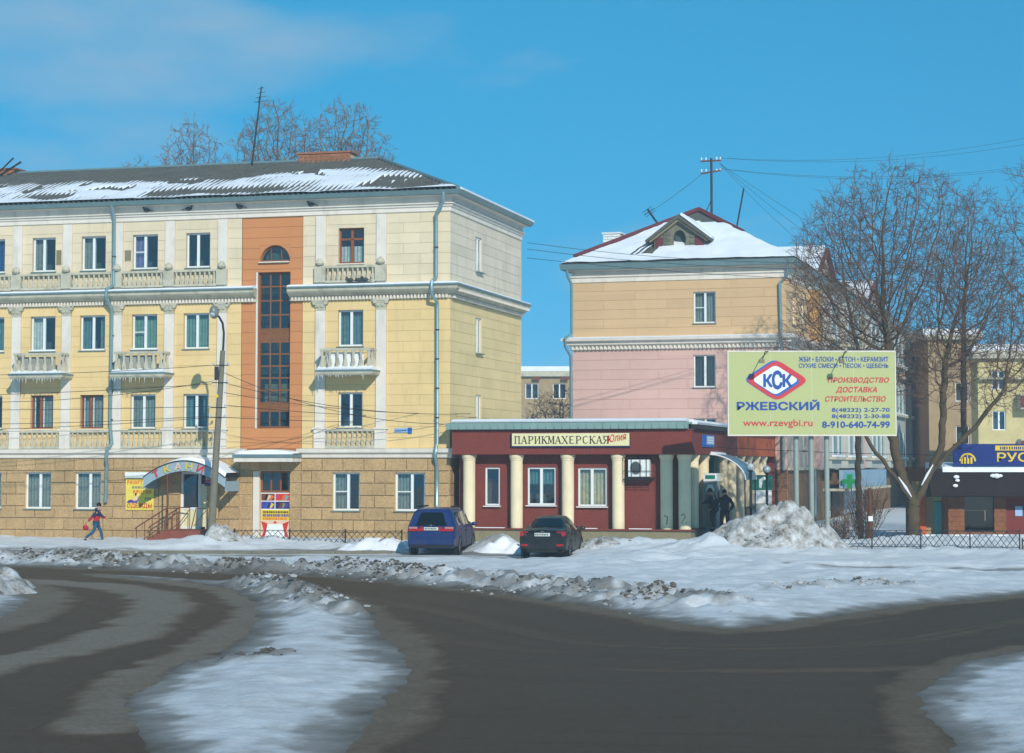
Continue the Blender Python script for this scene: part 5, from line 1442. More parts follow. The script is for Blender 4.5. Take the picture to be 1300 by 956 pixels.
for i in range(n):
    j = (i + 1) % n
    dm.quad((oval[i][0], ym, oval[i][1]), (oval[j][0], ym, oval[j][1]), (outer[j][0], ym, outer[j][1]), (outer[i][0], ym, outer[i][1]))
    dm.quad((oval[i][0], ym, oval[i][1]), (oval[j][0], ym, oval[j][1]), (oval[j][0], ym + .4, oval[j][1]), (oval[i][0], ym + .4, oval[i][1]))
dm.quad((-7.12, ym, 14.42), (-7.12, 3.5, 14.42), (-7.12, 3.5, 15.2), (-7.12, ym, 15.2)); dm.quad((-4.38, ym, 14.42), (-4.38, 3.5, 14.42), (-4.38, 3.5, 15.2), (-4.38, ym, 15.2))
d_ = dm.build('dormer', 'brick_pale', broof)
rs = random.Random(3)
for k in range(9):   # bricks of the dormer face
    z = 14.44 + k * .155
    q = -6.62 - (.2 if k % 2 else 0)
    while q < -4.95:
        a, b = max(q, -6.6), min(q + .4, -4.95)
        zc = z + .07
        if b - a > .1 and not any(((xx - cx) / .42) ** 2 + ((zz - cz + .08) / .55) ** 2 < 1 for xx in (a, b, (a + b) / 2) for zz in (z, z + .145)):
            if z + .14 < 15.2 + (16.1 - 15.2) * (1 - abs((a + b) / 2 - cx) / 1.36): block('brick', 'brick_pale', d_, a + .01, b - .01, ym - .04 - rs.uniform(0, .015), ym + .01, z, z + .14)
        q += .4
for (a, b) in ((-7.05, -6.65), (-4.92, -4.45)): block('shutter', 'roof_red', d_, a, b, ym - .05, ym - .005, 14.5, 15.25)
MB().extr([(-7.5, 14.98), (-5.78, 16.22), (-4.06, 14.98), (-4.0, 15.1), (-5.78, 16.42), (-7.56, 15.1)], 'y', ym - .35, 4.2).build('dormer_roof', 'slate', d_)
MB().extr([(-7.3, 14.98), (-5.78, 16.08), (-4.26, 14.98), (-4.2, 15.06), (-5.78, 16.2), (-7.36, 15.06)], 'y', ym - .25, ym - .02).build('barge_board', 'plinth', d_)
MB().extr([(-5.66, 16.40), (-4.02, 15.13), (-3.96, 15.22), (-5.6, 16.52)], 'y', ym - .33, 3.9).build('dormer_snow', 'snow_roof', d_)
MB().box(cx - .3, ym + .39, 14.6, cx + .3, ym + .42, 15.7).build('louvre', 'cur_dark', d_)
chimney(-11.1, -10.1, 14.4, 16.1, 'pvc', broof, y=6.0)
for (y0, w_) in ((20.0, 3.2), (44.0, 3.6)):    # attic gables on the wing
    g = MB().extr([(y0 - w_, 14.2), (y0 + w_, 14.2), (y0 + w_, 14.7), (y0, 16.3), (y0 - w_, 14.7)], 'x', -5.0, -.9).build('attic_gable', 'wing_wall', broof)
    MB().extr([(y0 - w_ - .3, 14.6), (y0, 16.35), (y0 + w_ + .3, 14.6), (y0 + w_ + .3, 14.74), (y0, 16.5), (y0 - w_ - .3, 14.74)], 'x', -5.5, -.6).build('gable_roof', 'roof_red', g)
    MB().extr([(y0 - w_ - .25, 14.76), (y0, 16.52), (y0 + w_ + .25, 14.76), (y0 + w_ + .25, 14.88), (y0, 16.65), (y0 - w_ - .25, 14.88)], 'x', -5.4, -.8).build('gable_snow', 'snow_roof', g)
def bpipe(pts): MB().tube(pts, .08, 8).build('downpipe', 'pipe', B, smooth=True)
bpipe([(-11.55, -.45, 13.6), (-11.5, -.3, 13.2), (-11.35, -.15, 12.8), (-11.35, -.14, 10.2), (-11.6, -.6, 9.9), (-11.6, -.5, 9.5), (-11.4, -.14, 9.0), (-11.4, -.14, 3.0)])
bpipe([(.2, -.45, 13.6), (.1, -.2, 13.0), (-.3, -.14, 12.6), (-.25, -.14, 10.2), (-.2, -.6, 9.95), (-.2, -.55, 9.5), (-.2, -.14, 9.0), (-.2, -.14, 3.0)])
bpipe([(.6, 8.0, 13.6), (.2, 8.0, 13.0), (.2, 8.0, 10.1), (.65, 8.0, 9.9), (.65, 8.0, 9.4), (.2, 8.0, 9.0), (.2, 8.0, .4)])
# roof poles and aerials
t = TB('wire_pole', (-5.25, 7.0, 17.0), 'dark pole with two insulator crossbars on the ridge of the snowy roof', 'pole')
t.part('mast', MB().tube([(-5.25, 7, 16.6), (-5.25, 7, 20.3)], .07, 6), 'steel_dark')
t.part('crossbar', MB().tube([(-5.85, 7, 20.15), (-4.7, 7, 20.15)], .05, 5), 'rust'); t.part('crossbar', MB().tube([(-5.85, 7, 19.45), (-4.7, 7, 19.6)], .05, 5), 'rust')
for q in (-5.8, -5.55, -4.95, -4.75):
    for z in (20.2, 19.55): t.part('insulator', MB().lathe([(.02, z), (.045, z + .05), (.04, z + .12), (.01, z + .16)], 6, (q, 7)), 'pvc')
t.part('brace', MB().tube([(-5.25, 7, 18.0), (-5.7, 6.4, 16.7)], .03, 4), 'steel_dark')
t = TB('leaning_mast', (-3.95, 7, 16.0), 'thin bare mast leaning on the sunny snow-covered roof slope', 'mast'); t.part('mast', MB().tube([(-3.95, 7, 15.9), (-3.45, 7, 18.5)], .05, 5), 'steel_dark'); t.part('tip', MB().tube([(-3.45, 7, 18.5), (-3.42, 7, 18.64)], .02, 4), 'steel_dark')
t = TB('leaning_aerial', (-7.4, 4, 15.9), 'short dark aerial leaning away from the dormer window', 'aerial'); t.part('mast', MB().tube([(-7.3, 4, 15.9), (-8.2, 4, 17.2)], .06, 5), 'steel_dark')
m = MB()
for k in range(3): m.tube([(-8.5 + .1 * k, 4, 17.0 - .12 * k), (-7.95 + .1 * k, 4, 17.35 - .12 * k)], .014, 4)
t.part('elements', m, 'steel_dark')
# pharmacy front on the wing's ground floor
t = TB('pharmacy_front', (1.0, 14, 0), 'pale blue pharmacy front with a green cross sign below the wing', 'shop front')
t.part('sign_board', MB().box(.9, 12.5, 1.95, 1.1, 34, 3.0), 'shop_lightblue'); t.part('canopy', MB().box(.0, 12.5, 1.8, 1.4, 34, 1.94), 'trim_worn')
q = MB().extr([(1.2, 2.9), (1.5, 2.9), (1.5, 3.05), (1.75, 3.05), (1.75, 2.75), (1.5, 2.75)], 'y', 12.2, 12.3)
cr = MB(); cr.box(1.1, 12.3, 2.22, 1.9, 12.42, 2.48); cr.box(1.37, 12.28, 1.95, 1.63, 12.44, 2.75)
t.part('green_cross', cr, 'green_cross'); t.part('cross_bracket', MB().tube([(1.0, 12.36, 2.35), (1.15, 12.36, 2.35)], .03, 5), 'steel_dark')
t.part('board_sign', MB().box(1.11, 13.2, 2.1, 1.13, 17, 2.8), 'turquoise')
for a, b, mt in ((12.8, 14.4, 'pvc'), (15.2, 18.6, 'black_ink'), (20.5, 25.5, 'shop_lightblue'), (27, 30, 'pvc')):
    t.part('shop_window', MB().box(.02, a, .3, .12, b, 1.75), mt)
# ================================================================ far buildings
def slab_building(name, label, x0, x1, y0, y1, z1, wall, wins, rz=0.0, snow=True, roofh=.5):
    e = empty(name, ((x0 + x1) / 2, y0, 0), rz, label, 'building')
    o = ((x0 + x1) / 2, y0)
    ops_ = [(a - o[0], b - o[0], c, d) for a, b, c, d in wins]
    mb = wall_grid(x0 - o[0], x1 - o[0], -1, z1, ops_, 0, .25)
    D = y1 - y0; a, b = x0 - o[0], x1 - o[0]
    mb.quad((a, 0, -1), (a, D, -1), (a, D, z1), (a, 0, z1)); mb.quad((b, 0, -1), (b, D, -1), (b, D, z1), (b, 0, z1)); mb.quad((a, D, -1), (b, D, -1), (b, D, z1), (a, D, z1))
    mb.build('wall', wall, e)
    MB().quad((a + .1, .9, 0), (b - .1, .9, 0), (b - .1, .9, z1), (a + .1, .9, z1)).build('interior', 'interior', e)
    rf = MB().box(a - .4, -.4, z1, b + .4, D + .4, z1 + roofh).build('roof', 'trim_worn', e)
    if snow: MB().box(a - .42, -.42, z1 + roofh + .001, b + .42, D + .42, z1 + roofh + .45).build('roof_snow', 'snow_roof', rf)
    for (p_, q_, c, d) in ops_: window(e, p_, q_, c, d, .1, split=.5, sill=None)
    return e
e = slab_building('brick_building', 'distant tan brick building with snowy flat roof seen between the two apartment blocks', -3.0, 9.5, 190, 203, 11.6, 'far_brick',
    [(1.26, 2.5, 9.5, 10.95), (3.86, 5.1, 9.5, 10.95), (6.9, 8.1, 9.5, 10.95), (1.26, 2.5, 6.2, 7.7), (3.86, 5.1, 6.2, 7.7), (-1.6, -.4, 9.5, 10.95)], roofh=.5)
for k in range(5): block('vent', 'rust', e, -4 + k * 2.7, -3.3 + k * 2.7, -.43, -.39, 11.25, 11.55)
e = slab_building('end_block', 'tan rendered end wall of a far apartment block behind the bare trees', 31.0, 34.6, 150, 165, 12.6, 'far_tan', [(33.0, 34.0, 8.0, 9.4), (33.0, 34.0, 4.8, 6.2)], roofh=.35)
for k in range(2): block('vent', 'rust', e, .4 + k * .7, .75 + k * .7, -.03, -.005, 10.9, 11.8)
e = slab_building('yellow_block', 'pale yellow apartment block with grey balconies behind the blue shop sign', 31.2, 44.0, 135, 137.0, 10.4, 'far_yellow',
    [(32.15, 33.05, 5.6, 6.9), (32.15, 33.05, 8.3, 9.6), (36.5, 37.6, 5.6, 6.9), (36.5, 37.6, 8.3, 9.6)], roofh=.5)
for z in (4.0, 7.0):
    b_ = MB().box(-3.8, -1.0, z, -2.0, -.02, z + 1.0).build('balcony', 'loggia', e); block('balcony_panel', 'door_red', b_, -3.8, -3.2, -1.03, -1.005, z + .1, z + .9)
MB().box(-6.4, -.5, 9.0, 6.4, -.01, 9.1).build('ledge', 'trim_worn', e)
# ================================================================ corner store with the blue sign
t = T('corner_store', (0, 0, 0), 0, (23, 83, 0), 'low brown corner store with a dark awning roof below a blue sign', 'building')
x0, x1, y0 = 17.9, 30.0, 83.0
wall_grid(x0, x1, -.2, 2.1, [(18.56, 19.78, .55, 1.98), (20.27, 21.3, 0, 1.95)], y0, .25).build('wall', 'store_brick', t.o, t.off)
t.part('side_wall', MB().quad((x0, y0, -.2), (x0, y0 + 9, -.2), (x0, y0 + 9, 3.2), (x0, y0, 3.2)), 'store_brick')
t.part('rear_wall', MB().box(x0 + .2, y0 + .9, 0, x1, y0 + 1.0, 3.0), 'store_dark')
t.part('awning', MB().extr([(y0 - .02, 1.98), (y0 - 1.0, 2.02), (y0 - 1.0, 2.12), (y0 - .3, 3.1), (y0 - .02, 3.15)], 'x', x0 - .9, x1), 'store_dark')
t.part('roof_snow', MB().extr([(y0 - .45, 3.0), (y0 - .35, 3.22), (y0 + .4, 3.36), (y0 + 3, 3.4), (y0 + 3, 3.0)], 'x', x0 - .3, x1), 'snow_roof')
m = MB()
for (a, z, r) in ((18.1, 2.8, .1), (18.12, 2.66, .08), (18.0, 2.45, .09), (19.6, 2.85, .1), (19.75, 2.84, .13), (19.9, 2.85, .08)): m.ball((a, y0 - .55 - (3.0 - z) * .7, z), r, 8, 5, (1.2, .5, .8))
t.part('snow_clump', m, 'snow_clean', True)
t.part('pane', MB().box(18.56, y0 + .1, .55, 19.78, y0 + .11, 1.98), 'car_glass'); m = MB(); m.box(18.56, y0 + .07, 1.42, 19.5, y0 + .13, 1.46); m.box(19.4, y0 + .07, 1.0, 19.44, y0 + .13, 1.42); t.part('window_bar', m, 'plinth')
d_ = t.part('door', MB().box(20.27, y0 + .05, 0, 21.3, y0 + .12, 1.95), 'door_red')
m = MB(); m.box(20.65, y0 + .03, 1.2, 20.95, y0 + .048, 1.6); t.part('door_notice', m, 'plate_light')
for k in range(9):
    for (a, b) in ((17.9, 18.56), (19.78, 20.27)):
        q = a + (.12 if k % 2 else 0)
        while q < b - .05:
            block('tile', 'store_brick', t.o, q + .008 - 23, min(q + .3, b) - .008 - 23, -.02, .0, .18 + k * .2, .18 + k * .2 + .185); q += .31
t = T('store_sign', (0, 0, 0), 0, (22, 82.6, 3.2), 'blue shop sign with yellow letters РУС and a round yellow emblem', 'sign')
t.part('panel', MB().box(18.05, 82.55, 3.25, 29.0, 82.65, 4.15), 'store_blue')
t.text('lettering', 'РУС', 19.82, 21.12, 3.42, 3.80, 82.54, 'sign_yellow', bold=.02)
t.part('tagline_strip', MB().box(19.75, 82.53, 3.88, 22.4, 82.549, 4.08), 'sign_yellow')
m = MB(); q = 19.95
while q < 22.3: m.box(q, 82.522, 3.92, q + .05, 82.529, 4.04); q += random.uniform(.07, .11)
t.part('tagline', m, 'store_blue')
em = MB()
for i in range(12):
    a0, a1 = math.pi * (i / 12), math.pi * ((i + 1) / 12)
    em.extr([(18.62 + .34 * math.cos(a0), 3.44 + .34 * math.sin(a0)), (18.62 + .34 * math.cos(a1), 3.44 + .34 * math.sin(a1)), (18.62 + .27 * math.cos(a1), 3.44 + .27 * math.sin(a1)), (18.62 + .27 * math.cos(a0), 3.44 + .27 * math.sin(a0))], 'y', 82.53, 82.549)
for k in range(4): em.box(18.34 + k * .13, 82.53, 3.34, 18.42 + k * .13, 82.549, 3.56 + .05 * (k % 2))
em.box(18.6, 82.53, 3.56, 18.63, 82.549, 3.74)
t.part('emblem', em, 'sign_yellow')
t.part('bracket', MB().box(18.3, 82.66, 3.3, 18.4, 83.4, 3.4), 'steel_dark'); t.part('bracket', MB().box(24.3, 82.66, 3.3, 24.4, 83.4, 3.4), 'steel_dark')
t = T('side_kiosk', (0, 0, 0), 0, (17.6, 84.5, 0), 'narrow turquoise kiosk door under a yellow panel beside the corner store', 'kiosk')
t.part('door', MB().box(17.62, 84.3, .0, 18.0, 84.4, 1.75), 'turquoise'); t.part('yellow_panel', MB().box(17.55, 84.28, 1.8, 18.02, 84.4, 2.3), 'bill_green'); t.part('orange_panel', MB().box(17.0, 84.3, 0, 17.25, 84.4, 2.0), 'shop_orange'); t.part('wall', MB().box(16.9, 84.41, 0, 18.05, 85.5, 2.6), 'far_tan')
t = T('low_wall', (0, 0, 0), 0, (24, 78.5, 0), 'low stone wall capped with snow in front of the corner store', 'wall')
t.part('wall', MB().box(19.3, 78.3, -.2, 30, 78.7, .42), 'plinth'); t.part('snow', MB().extr([(78.28, .421), (78.26, .5), (78.4, .6), (78.62, .6), (78.74, .421)], 'x', 15.9, 30), 'snow_clean')

# ================================================================ billboard
t = T('billboard', (0, 0, 0), 0, (10.9, 73.4, 0), 'pale green roadside billboard with a red and blue diamond emblem on three grey posts', 'billboard')
bx0, bx1, bz0, bz1, by = 7.87, 13.91, 4.39, 7.39, 73.2
def PX(x): return bx0 + (x - 925) / 212 * (bx1 - bx0)
def PZ(y): return bz1 - (y - 447) / 105.5 * (bz1 - bz0)
bp_ = t.part('panel', MB().box(bx0, by, bz0, bx1, by + .16, bz1), 'bill_green')
fm = MB(); fm.box(bx0 - .04, by - .01, bz0 - .05, bx1 + .04, by + .17, bz0 - .001); fm.box(bx0 - .04, by - .01, bz1 + .001, bx1 + .04, by + .17, bz1 + .05); fm.box(bx0 - .04, by - .01, bz0, bx0 - .001, by + .17, bz1); fm.box(bx1 + .001, by - .01, bz0, bx1 + .04, by + .17, bz1)
t.part('frame', fm, 'trim')
seam = MB()
for k in (1, 2, 3): seam.box(bx0 + k * (bx1 - bx0) / 4 - .004, by - .0015, bz0, bx0 + k * (bx1 - bx0) / 4 + .004, by, bz1)
t.part('sheet_seam', seam, 'trim')
for q in (10.34, 10.89, 11.45): t.part('post', MB().tube([(q, by + .3, -.5), (q, by + .3, 7.2)], .095, 10), 'post_grey', True)
m = MB()
for z in (4.8, 5.9, 6.9): m.box(bx0 + .1, by + .161, z, bx1 - .1, by + .22, z + .1)
t.part('back_rail', m, 'post_grey')
def rrhomb(cx, cz, a, b, r):
    """diamond outline with rounded tips"""
    P4 = [Vector((cx + a, cz)), Vector((cx, cz + b)), Vector((cx - a, cz)), Vector((cx, cz - b))]; o_ = []
    for i in range(4):
        p, q, s = P4[i - 1], P4[i], P4[(i + 1) % 4]
        u = (p - q).normalized() * r; w_ = (s - q).normalized() * r
        for k in range(6):
            tt = k / 5; c = (q + u) * (1 - tt) ** 2 + q * 2 * tt * (1 - tt) + (q + w_) * tt ** 2; o_.append((c.x, c.y))
    return o_
ccx, ccz = PX(985.5), PZ(483)
u = (bx1 - bx0) / 212
t.part('emblem_back', MB().extr(rrhomb(ccx - 1.5 * u, ccz + .8 * u, 41 * u, 27 * u, 10 * u), 'y', by - .008, by - .002), 'bill_lightblue')
t.part('emblem_diamond', MB().extr(rrhomb(ccx + 1.0 * u, ccz - .3 * u, 41 * u, 27 * u, 10 * u), 'y', by - .014, by - .0085), 'bill_red')
t.part('emblem_inner_edge', MB().extr(rrhomb(ccx + 1.0 * u, ccz - 1.8 * u, 31 * u, 20 * u, 6 * u), 'y', by - .020, by - .0145), 'bill_lightblue')
t.part('emblem_inner', MB().extr(rrhomb(ccx - 1 * u, ccz + .2 * u, 30 * u, 19.5 * u, 6 * u), 'y', by - .026, by - .0205), 'bill_white')
ty = by - .028
t.text('emblem_lettering', 'К', PX(969), PX(981), PZ(492), PZ(475), ty, 'bill_blue', bold=.045, depth=.004); t.text('emblem_lettering', 'С', PX(980), PX(993.5), PZ(495), PZ(470.5), ty - .004, 'bill_blue', bold=.045, depth=.004); t.text('emblem_lettering', 'К', PX(993.5), PX(1006), PZ(492), PZ(475), ty, 'bill_blue', bold=.045, depth=.004)
ty = by - .006
for (s, a, b, z0, z1, mt, k) in (
    ('РЖЕВСКИЙ', 935, 1040.5, 521.5, 507.8, 'bill_blue', dict(bold=.035)),
    ('www.rzevgbi.ru', 943, 1031.5, 544.5, 533, 'bill_red', dict(bold=.012)),
    ('ЖБИ • БЛОКИ • БЕТОН • КЕРАМЗИТ', 1014.5, 1129, 459.5, 453, 'bill_blue', dict(bold=.02)),
    ('СУХИЕ СМЕСИ • ПЕСОК • ЩЕБЕНЬ', 1014.5, 1129, 468.5, 461.5, 'bill_blue', dict(bold=.02)),
    ('ПРОИЗВОДСТВО', 1051, 1129.5, 487.5, 479.5, 'bill_red', dict(bold=.025, shear=.22)),
    ('ДОСТАВКА', 1061.5, 1114, 500, 491.5, 'bill_red', dict(bold=.025, shear=.22)),
    ('СТРОИТЕЛЬСТВО', 1047.5, 1125, 510.5, 503.5, 'bill_red', dict(bold=.025, shear=.22)),
    ('8(48232) 2-27-70', 1056, 1130, 525, 518.5, 'bill_blue', dict(bold=.02)),
    ('8(48232) 2-30-88', 1056, 1130, 533, 526.5, 'bill_blue', dict(bold=.02)),
    ('8-910-640-74-99', 1043.5, 1130, 544, 535.5, 'bill_blue', dict(bold=.03))):
    t.text('lettering', s, PX(a), PX(b), PZ(z0), PZ(z1), ty, mt, depth=.003, **k)
for q in (963.5, 1064):
    fl = t.part('floodlight_arm', MB().tube([(PX(q + 12), by, bz1 + .02), (PX(q + 6), by - .5, bz1 - .02), (PX(q + 1), by - .9, PZ(458))], .018, 5), 'steel_dark')
    t.part('floodlight', MB().box(PX(q) - .09, by - 1.0, PZ(463) - .0, PX(q) + .09, by - .86, PZ(458)), 'plinth')
# ================================================================ street lamp and wires
t = T('street_lamp', (0, 0, 0), 0, (-12.11, 81.3, 0), 'leaning concrete street lamp with a curved steel arm beside the tiled steps', 'street lamp')
t.part('pole', MB().tube([(-12.13, 81.3, -.3), (-11.68, 81.3, 7.9)], [.17, .10], 10), 'concrete', True)
t.part('arm', MB().tube([(-11.72, 81.3, 7.1), (-11.66, 81.3, 8.1), (-11.64, 81.28, 8.6), (-11.68, 81.2, 9.0), (-11.80, 81.0, 9.25), (-11.90, 80.9, 9.32)], .045, 8), 'steel_dark', True)
h_ = t.part('lamp_head', MB().ball((-11.97, 80.8, 9.42), .24, 12, 8, (.8, 1.3, 1.15)), 'lamp_metal', True)
t.part('lamp_lens', MB().ball((-11.99, 80.70, 9.33), .18, 10, 6, (.8, 1.2, .7)), 'lamp_glass', True)
for z in (7.3, 6.6, 5.6, 5.2):
    xx = -12.13 + .45 * (z + .3) / 8.2
    t.part('insulator_bracket', MB().tube([(xx - .35, 81.18, z), (xx + .3, 81.18, z)], .02, 5), 'steel_dark')
    for s in (-.33, .28): t.part('insulator', MB().lathe([(.02, z), (.045, z + .03), (.045, z + .1), (.015, z + .14)], 6, (xx + s, 81.18)), 'lamp_glass')
t.part('switch_box', MB().box(-11.98, 81.1, 6.7, -11.82, 81.2, 7.25), 'steel_dark'); t.part('cable_clip', MB().box(-11.92, 81.1, 6.0, -11.82, 81.2, 6.12), 'sign_yellow')

def wire(p0, p1, sag, label, group, r=0.011, n=14):
    p0, p1 = Vector(p0), Vector(p1)
    pts = [p0.lerp(p1, i / n) - Vector((0, 0, sag * 4 * (i / n) * (1 - i / n))) for i in range(n + 1)]
    mid = pts[n // 2]
    o = MB().tube([q - p0 for q in pts], r, 4).build('overhead_wire', 'wire', None, tuple(p0))
    return tag(o, label, 'wire', group)
ORD = ('topmost', 'second from top', 'third from top', 'fourth from top', 'fifth from top', 'lowest')
LW = 'thin overhead wire running from the leaning street lamp along the yellow facade'
for k, (z0, x1, y1, z1, s) in enumerate(((7.3, -30, 85, 7.2, .25), (6.65, -30, 85, 6.5, .7), (6.55, -30, 84.5, 6.1, .15), (5.65, -30, 85, 5.7, .12), (5.25, -30, 85, 5.1, .2), (5.2, -30, 86, 4.75, .2))):
    wire((-12.1, 81.2, z0), (x1, y1, z1), s, ORD[k] + ' wire from the street lamp along the balconied yellow facade', 'wires along the yellow facade')
RWL = 'thin overhead wire sagging from the street lamp towards the pavilion roof'
for k, (z0, e, s) in enumerate(((7.0, afw(.4, -.4, 4.95), .55), (6.6, afw(.5, -.5, 5.35), .35), (6.2, afw(.6, 1.0, 5.4), .25), (5.7, afw(0.3, 3.0, 5.3), .15), (5.2, afw(0.2, 4.0, 5.15), .1))):
    wire((-11.6, 81.2, z0), e, s, ORD[k] + ' wire from the street lamp across the orange bay to the pavilion', 'wires towards the pavilion')
c_, s_ = math.cos(BRZ), math.sin(BRZ)
def bfw(x, y, z): return (BO[0] + c_ * x - s_ * y, BO[1] + s_ * x + c_ * y, z)
for k, (a, b, s) in enumerate(((afw(.35, 11.2, 13.6), (29, 100, 14.4), 1.0), (afw(.35, 11.2, 13.3), (29, 100, 13.9), .9), (afw(.3, 11.3, 12.9), (29, 102, 12.7), .5))):
    wire(a, b, s, ('topmost', 'middle', 'lowest')[k] + ' of three wires crossing the gap between the two apartment buildings', 'wires across the gap')
for k, (zc, ze, dy) in enumerate(((20.3, 24.6, 0), (20.3, 23.8, -2), (19.7, 22.4, 2), (19.7, 21.9, -4))):
    wire(bfw(-4.8, 7, zc), (40, 110 + dy, ze), 1.6, ('upper', 'lower', 'upper', 'lower')[k] + ' thin wire from the ' + ('top', 'top', 'bottom', 'bottom')[k] + ' crossbar of the rooftop pole over the tree tops', 'wires from the rooftop pole', r=.007)
for k, (x, y, z) in enumerate(((6, 20, 13.9), (4, 24, 14.2), (8, 30, 14.0))):
    wire(bfw(-4.8, 7, 20.0), bfw(x - 5, y, z + 1.5), .3, ('steepest', 'middle', 'longest')[k] + ' guy wire slanting down from the rooftop crossbar pole', 'guy wires of the rooftop pole', r=.011)
wire(bfw(-5.85, 7, 19.4), bfw(-8.6, 5, 17.0), .1, 'slack wire from the crossbar pole to the aerial beside the dormer', 'guy wires of the rooftop pole', r=.011)
wire((8.0, 80, 4.0), (30, 92, 3.9), .25, 'thin wire running past the green cross sign', None, r=.012)

# ================================================================ low lattice fences
def fence(x0, x1, y0, y1, h, pitch, label, z=0.0):
    L = math.hypot(x1 - x0, y1 - y0); rz = math.atan2(y1 - y0, x1 - x0)
    e = empty('lattice_fence', (x0, y0, z), rz, label, 'fence')
    n = max(1, round(L / pitch)); w = L / n
    post = MB().box(-.025, -.025, -.3, .025, .025, h + .04).mesh('fence_post', 'steel_dark')
    pn = MB()
    pn.box(.03, -.012, h - .04, w - .03, .012, h - .015); pn.box(.03, -.012, .08, w - .03, .012, .105)
    k = max(3, round(w / .42)); d = (w - .06) / k
    for i in range(k):
        a = .03 + i * d
        for (p_, q_) in (((a, .1), (a + d, h - .04)), ((a, h - .04), (a + d, .1))): pn.tube([(p_[0], .0, p_[1]), (q_[0], .0, q_[1])], .012, 4, False)
        pn.tube([(a + d * .5, .012, .1), (a + d, .012, (h + .06) / 2), (a + d * .5, .012, h - .04), (a, .012, (h + .06) / 2), (a + d * .5, .012, .1)], .009, 4, False)
    pm = pn.mesh('lattice_panel', 'steel_dark')
    for i in range(n + 1): obj('fence_post', post, e, (i * w, 0, 0))
    for i in range(n): obj('lattice_panel', pm, e, (i * w, 0, 0))
fence(-11.0, -4.3, 80.2, 79.0, .62, 2.1, 'low black lattice fence before the stone wall beside the blue minivan', z=.12)
fence(11.6, 18.6, 75.4, 74.2, .72, 2.0, 'low black lattice fence in the snow beneath the big bare tree', z=.18)
fence(18.7, 27.0, 74.2, 73.4, .62, 2.0, 'low lattice fence half buried in snow before the corner store', z=-.05)

# ================================================================ snow heaps
def heap_mat():
    m = bpy.data.materials.new('heap_snow'); m.use_nodes = True
    n, l = m.node_tree.nodes, m.node_tree.links; b = n['Principled BSDF']; b.inputs['Roughness'].default_value = .8
    geo = n.new('ShaderNodeNewGeometry'); t1 = n.new('ShaderNodeTexNoise'); t1.inputs['Scale'].default_value = 2.6; t1.inputs['Detail'].default_value = 10; t1.inputs['Roughness'].default_value = .72
    l.new(geo.outputs['Position'], t1.inputs['Vector'])
    cr = n.new('ShaderNodeValToRGB'); e = cr.color_ramp.elements
    e[0].position = .36; e[0].color = (.10, .085, .06, 1); e[1].position = .64; e[1].color = (.58, .60, .61, 1); k = e.new(.47); k.color = (.33, .32, .30, 1)
    l.new(t1.outputs['Fac'], cr.inputs['Fac']); l.new(cr.outputs['Color'], b.inputs['Base Color'])
    t2 = n.new('ShaderNodeTexNoise'); t2.inputs['Scale'].default_value = 9; t2.inputs['Detail'].default_value = 6; l.new(geo.outputs['Position'], t2.inputs['Vector'])
    bp = n.new('ShaderNodeBump'); bp.inputs['Strength'].default_value = .8; bp.inputs['Distance'].default_value = .06; l.new(t2.outputs['Fac'], bp.inputs['Height']); l.new(bp.outputs['Normal'], b.inputs['Normal'])
    MATS['heap_snow'] = m
heap_mat()
def heap(x, y, rx, ry, h, mt, label, seed, rough=.35, px=1.0, step=.09, lean=0.0):
    xs_ = np.arange(-rx * 1.15, rx * 1.15, step); ys_ = np.arange(-ry * 1.15, ry * 1.15, step)
    def zf(X, Y):
        Xs = X + lean * Y
        r = np.hypot(X / rx, Y / ry) + .25 * (fbm(X * .9 + seed, Y * .9, 3) - .5)
        base = h * np.clip(1 - r ** 1.6, 0, 1) ** px
        bl = fbm(X * 2.1 + seed * 3, Y * 2.1, 4); bl2 = fbm(X * 5.0 + seed, Y * 5.0 + 3, 3)
        ch = np.abs(bl - .5) * 2
        z = base * (1 + rough * (bl - .5) * 2.2) + rough * .35 * h * sstep(1, .6, r) * (bl2 - .45) - rough * .3 * h * ch * sstep(1, .5, r)
        return np.where(r > 1.05, -.4, z - .1), r
    v, f, a = sheet(xs_, ys_, zf)
    o = obj('snow_heap', fast_mesh('snow_heap', v, f, mt), None, (x, y, max(0.0, min(.1, ground_z(x, y)))))
    return tag(o, label, 'snow heap')
heap(9.45, 72.6, 3.0, 2.1, 1.8, 'heap_snow', 'tall dirty snow heap with frozen clods below the billboard', 3, .42, .85)
heap(6.8, 72.0, 2.2, 1.5, .45, 'heap_snow', 'low lumpy snow heap sloping up to the tall dirty one', 8, .4, .8)
heap(3.6, 74.0, 1.7, 1.2, .75, 'heap_snow', 'rounded clean snow heap beside the front wheel of the black sedan', 5, .4, .9)
heap(-.35, 75.0, 1.3, .9, .55, 'snow_clean', 'small clean snow heap between the minivan and the black sedan', 6, .6, .9)
heap(-4.9, 75.9, 1.9, 1.0, .55, 'snow_clean', 'clean snow drift against the lattice fence beside the minivan', 7, .6, .9)
heap(-11.35, 79.4, 1.0, .75, 1.05, 'heap_snow', 'dirty snow heap dumped beside the tiled entrance steps', 11, .5, .7, .07)
heap(-15.3, 52.0, 2.9, 4.0, 1.15, 'heap_snow', 'big ploughed snow bank inside the bend of the road', 14, .45, .8)
rs = np.random.RandomState(9)
sp = []
for _ in range(260):
    a, r_ = rs.rand() * 6.28, rs.rand() ** .5
    hx, hy = 9.4 + 2.7 * r_ * math.cos(a), 72.4 + 1.8 * r_ * math.sin(a)
    sp.append((hx, hy, max(.05, 1.5 * (1 - r_ ** 1.6) ** .85), .04 + .12 * rs.rand() ** 2))
clods('heap_clods', 'clod_snow', sp, 'frozen grey clods rolled down the tall dirty snow heap')

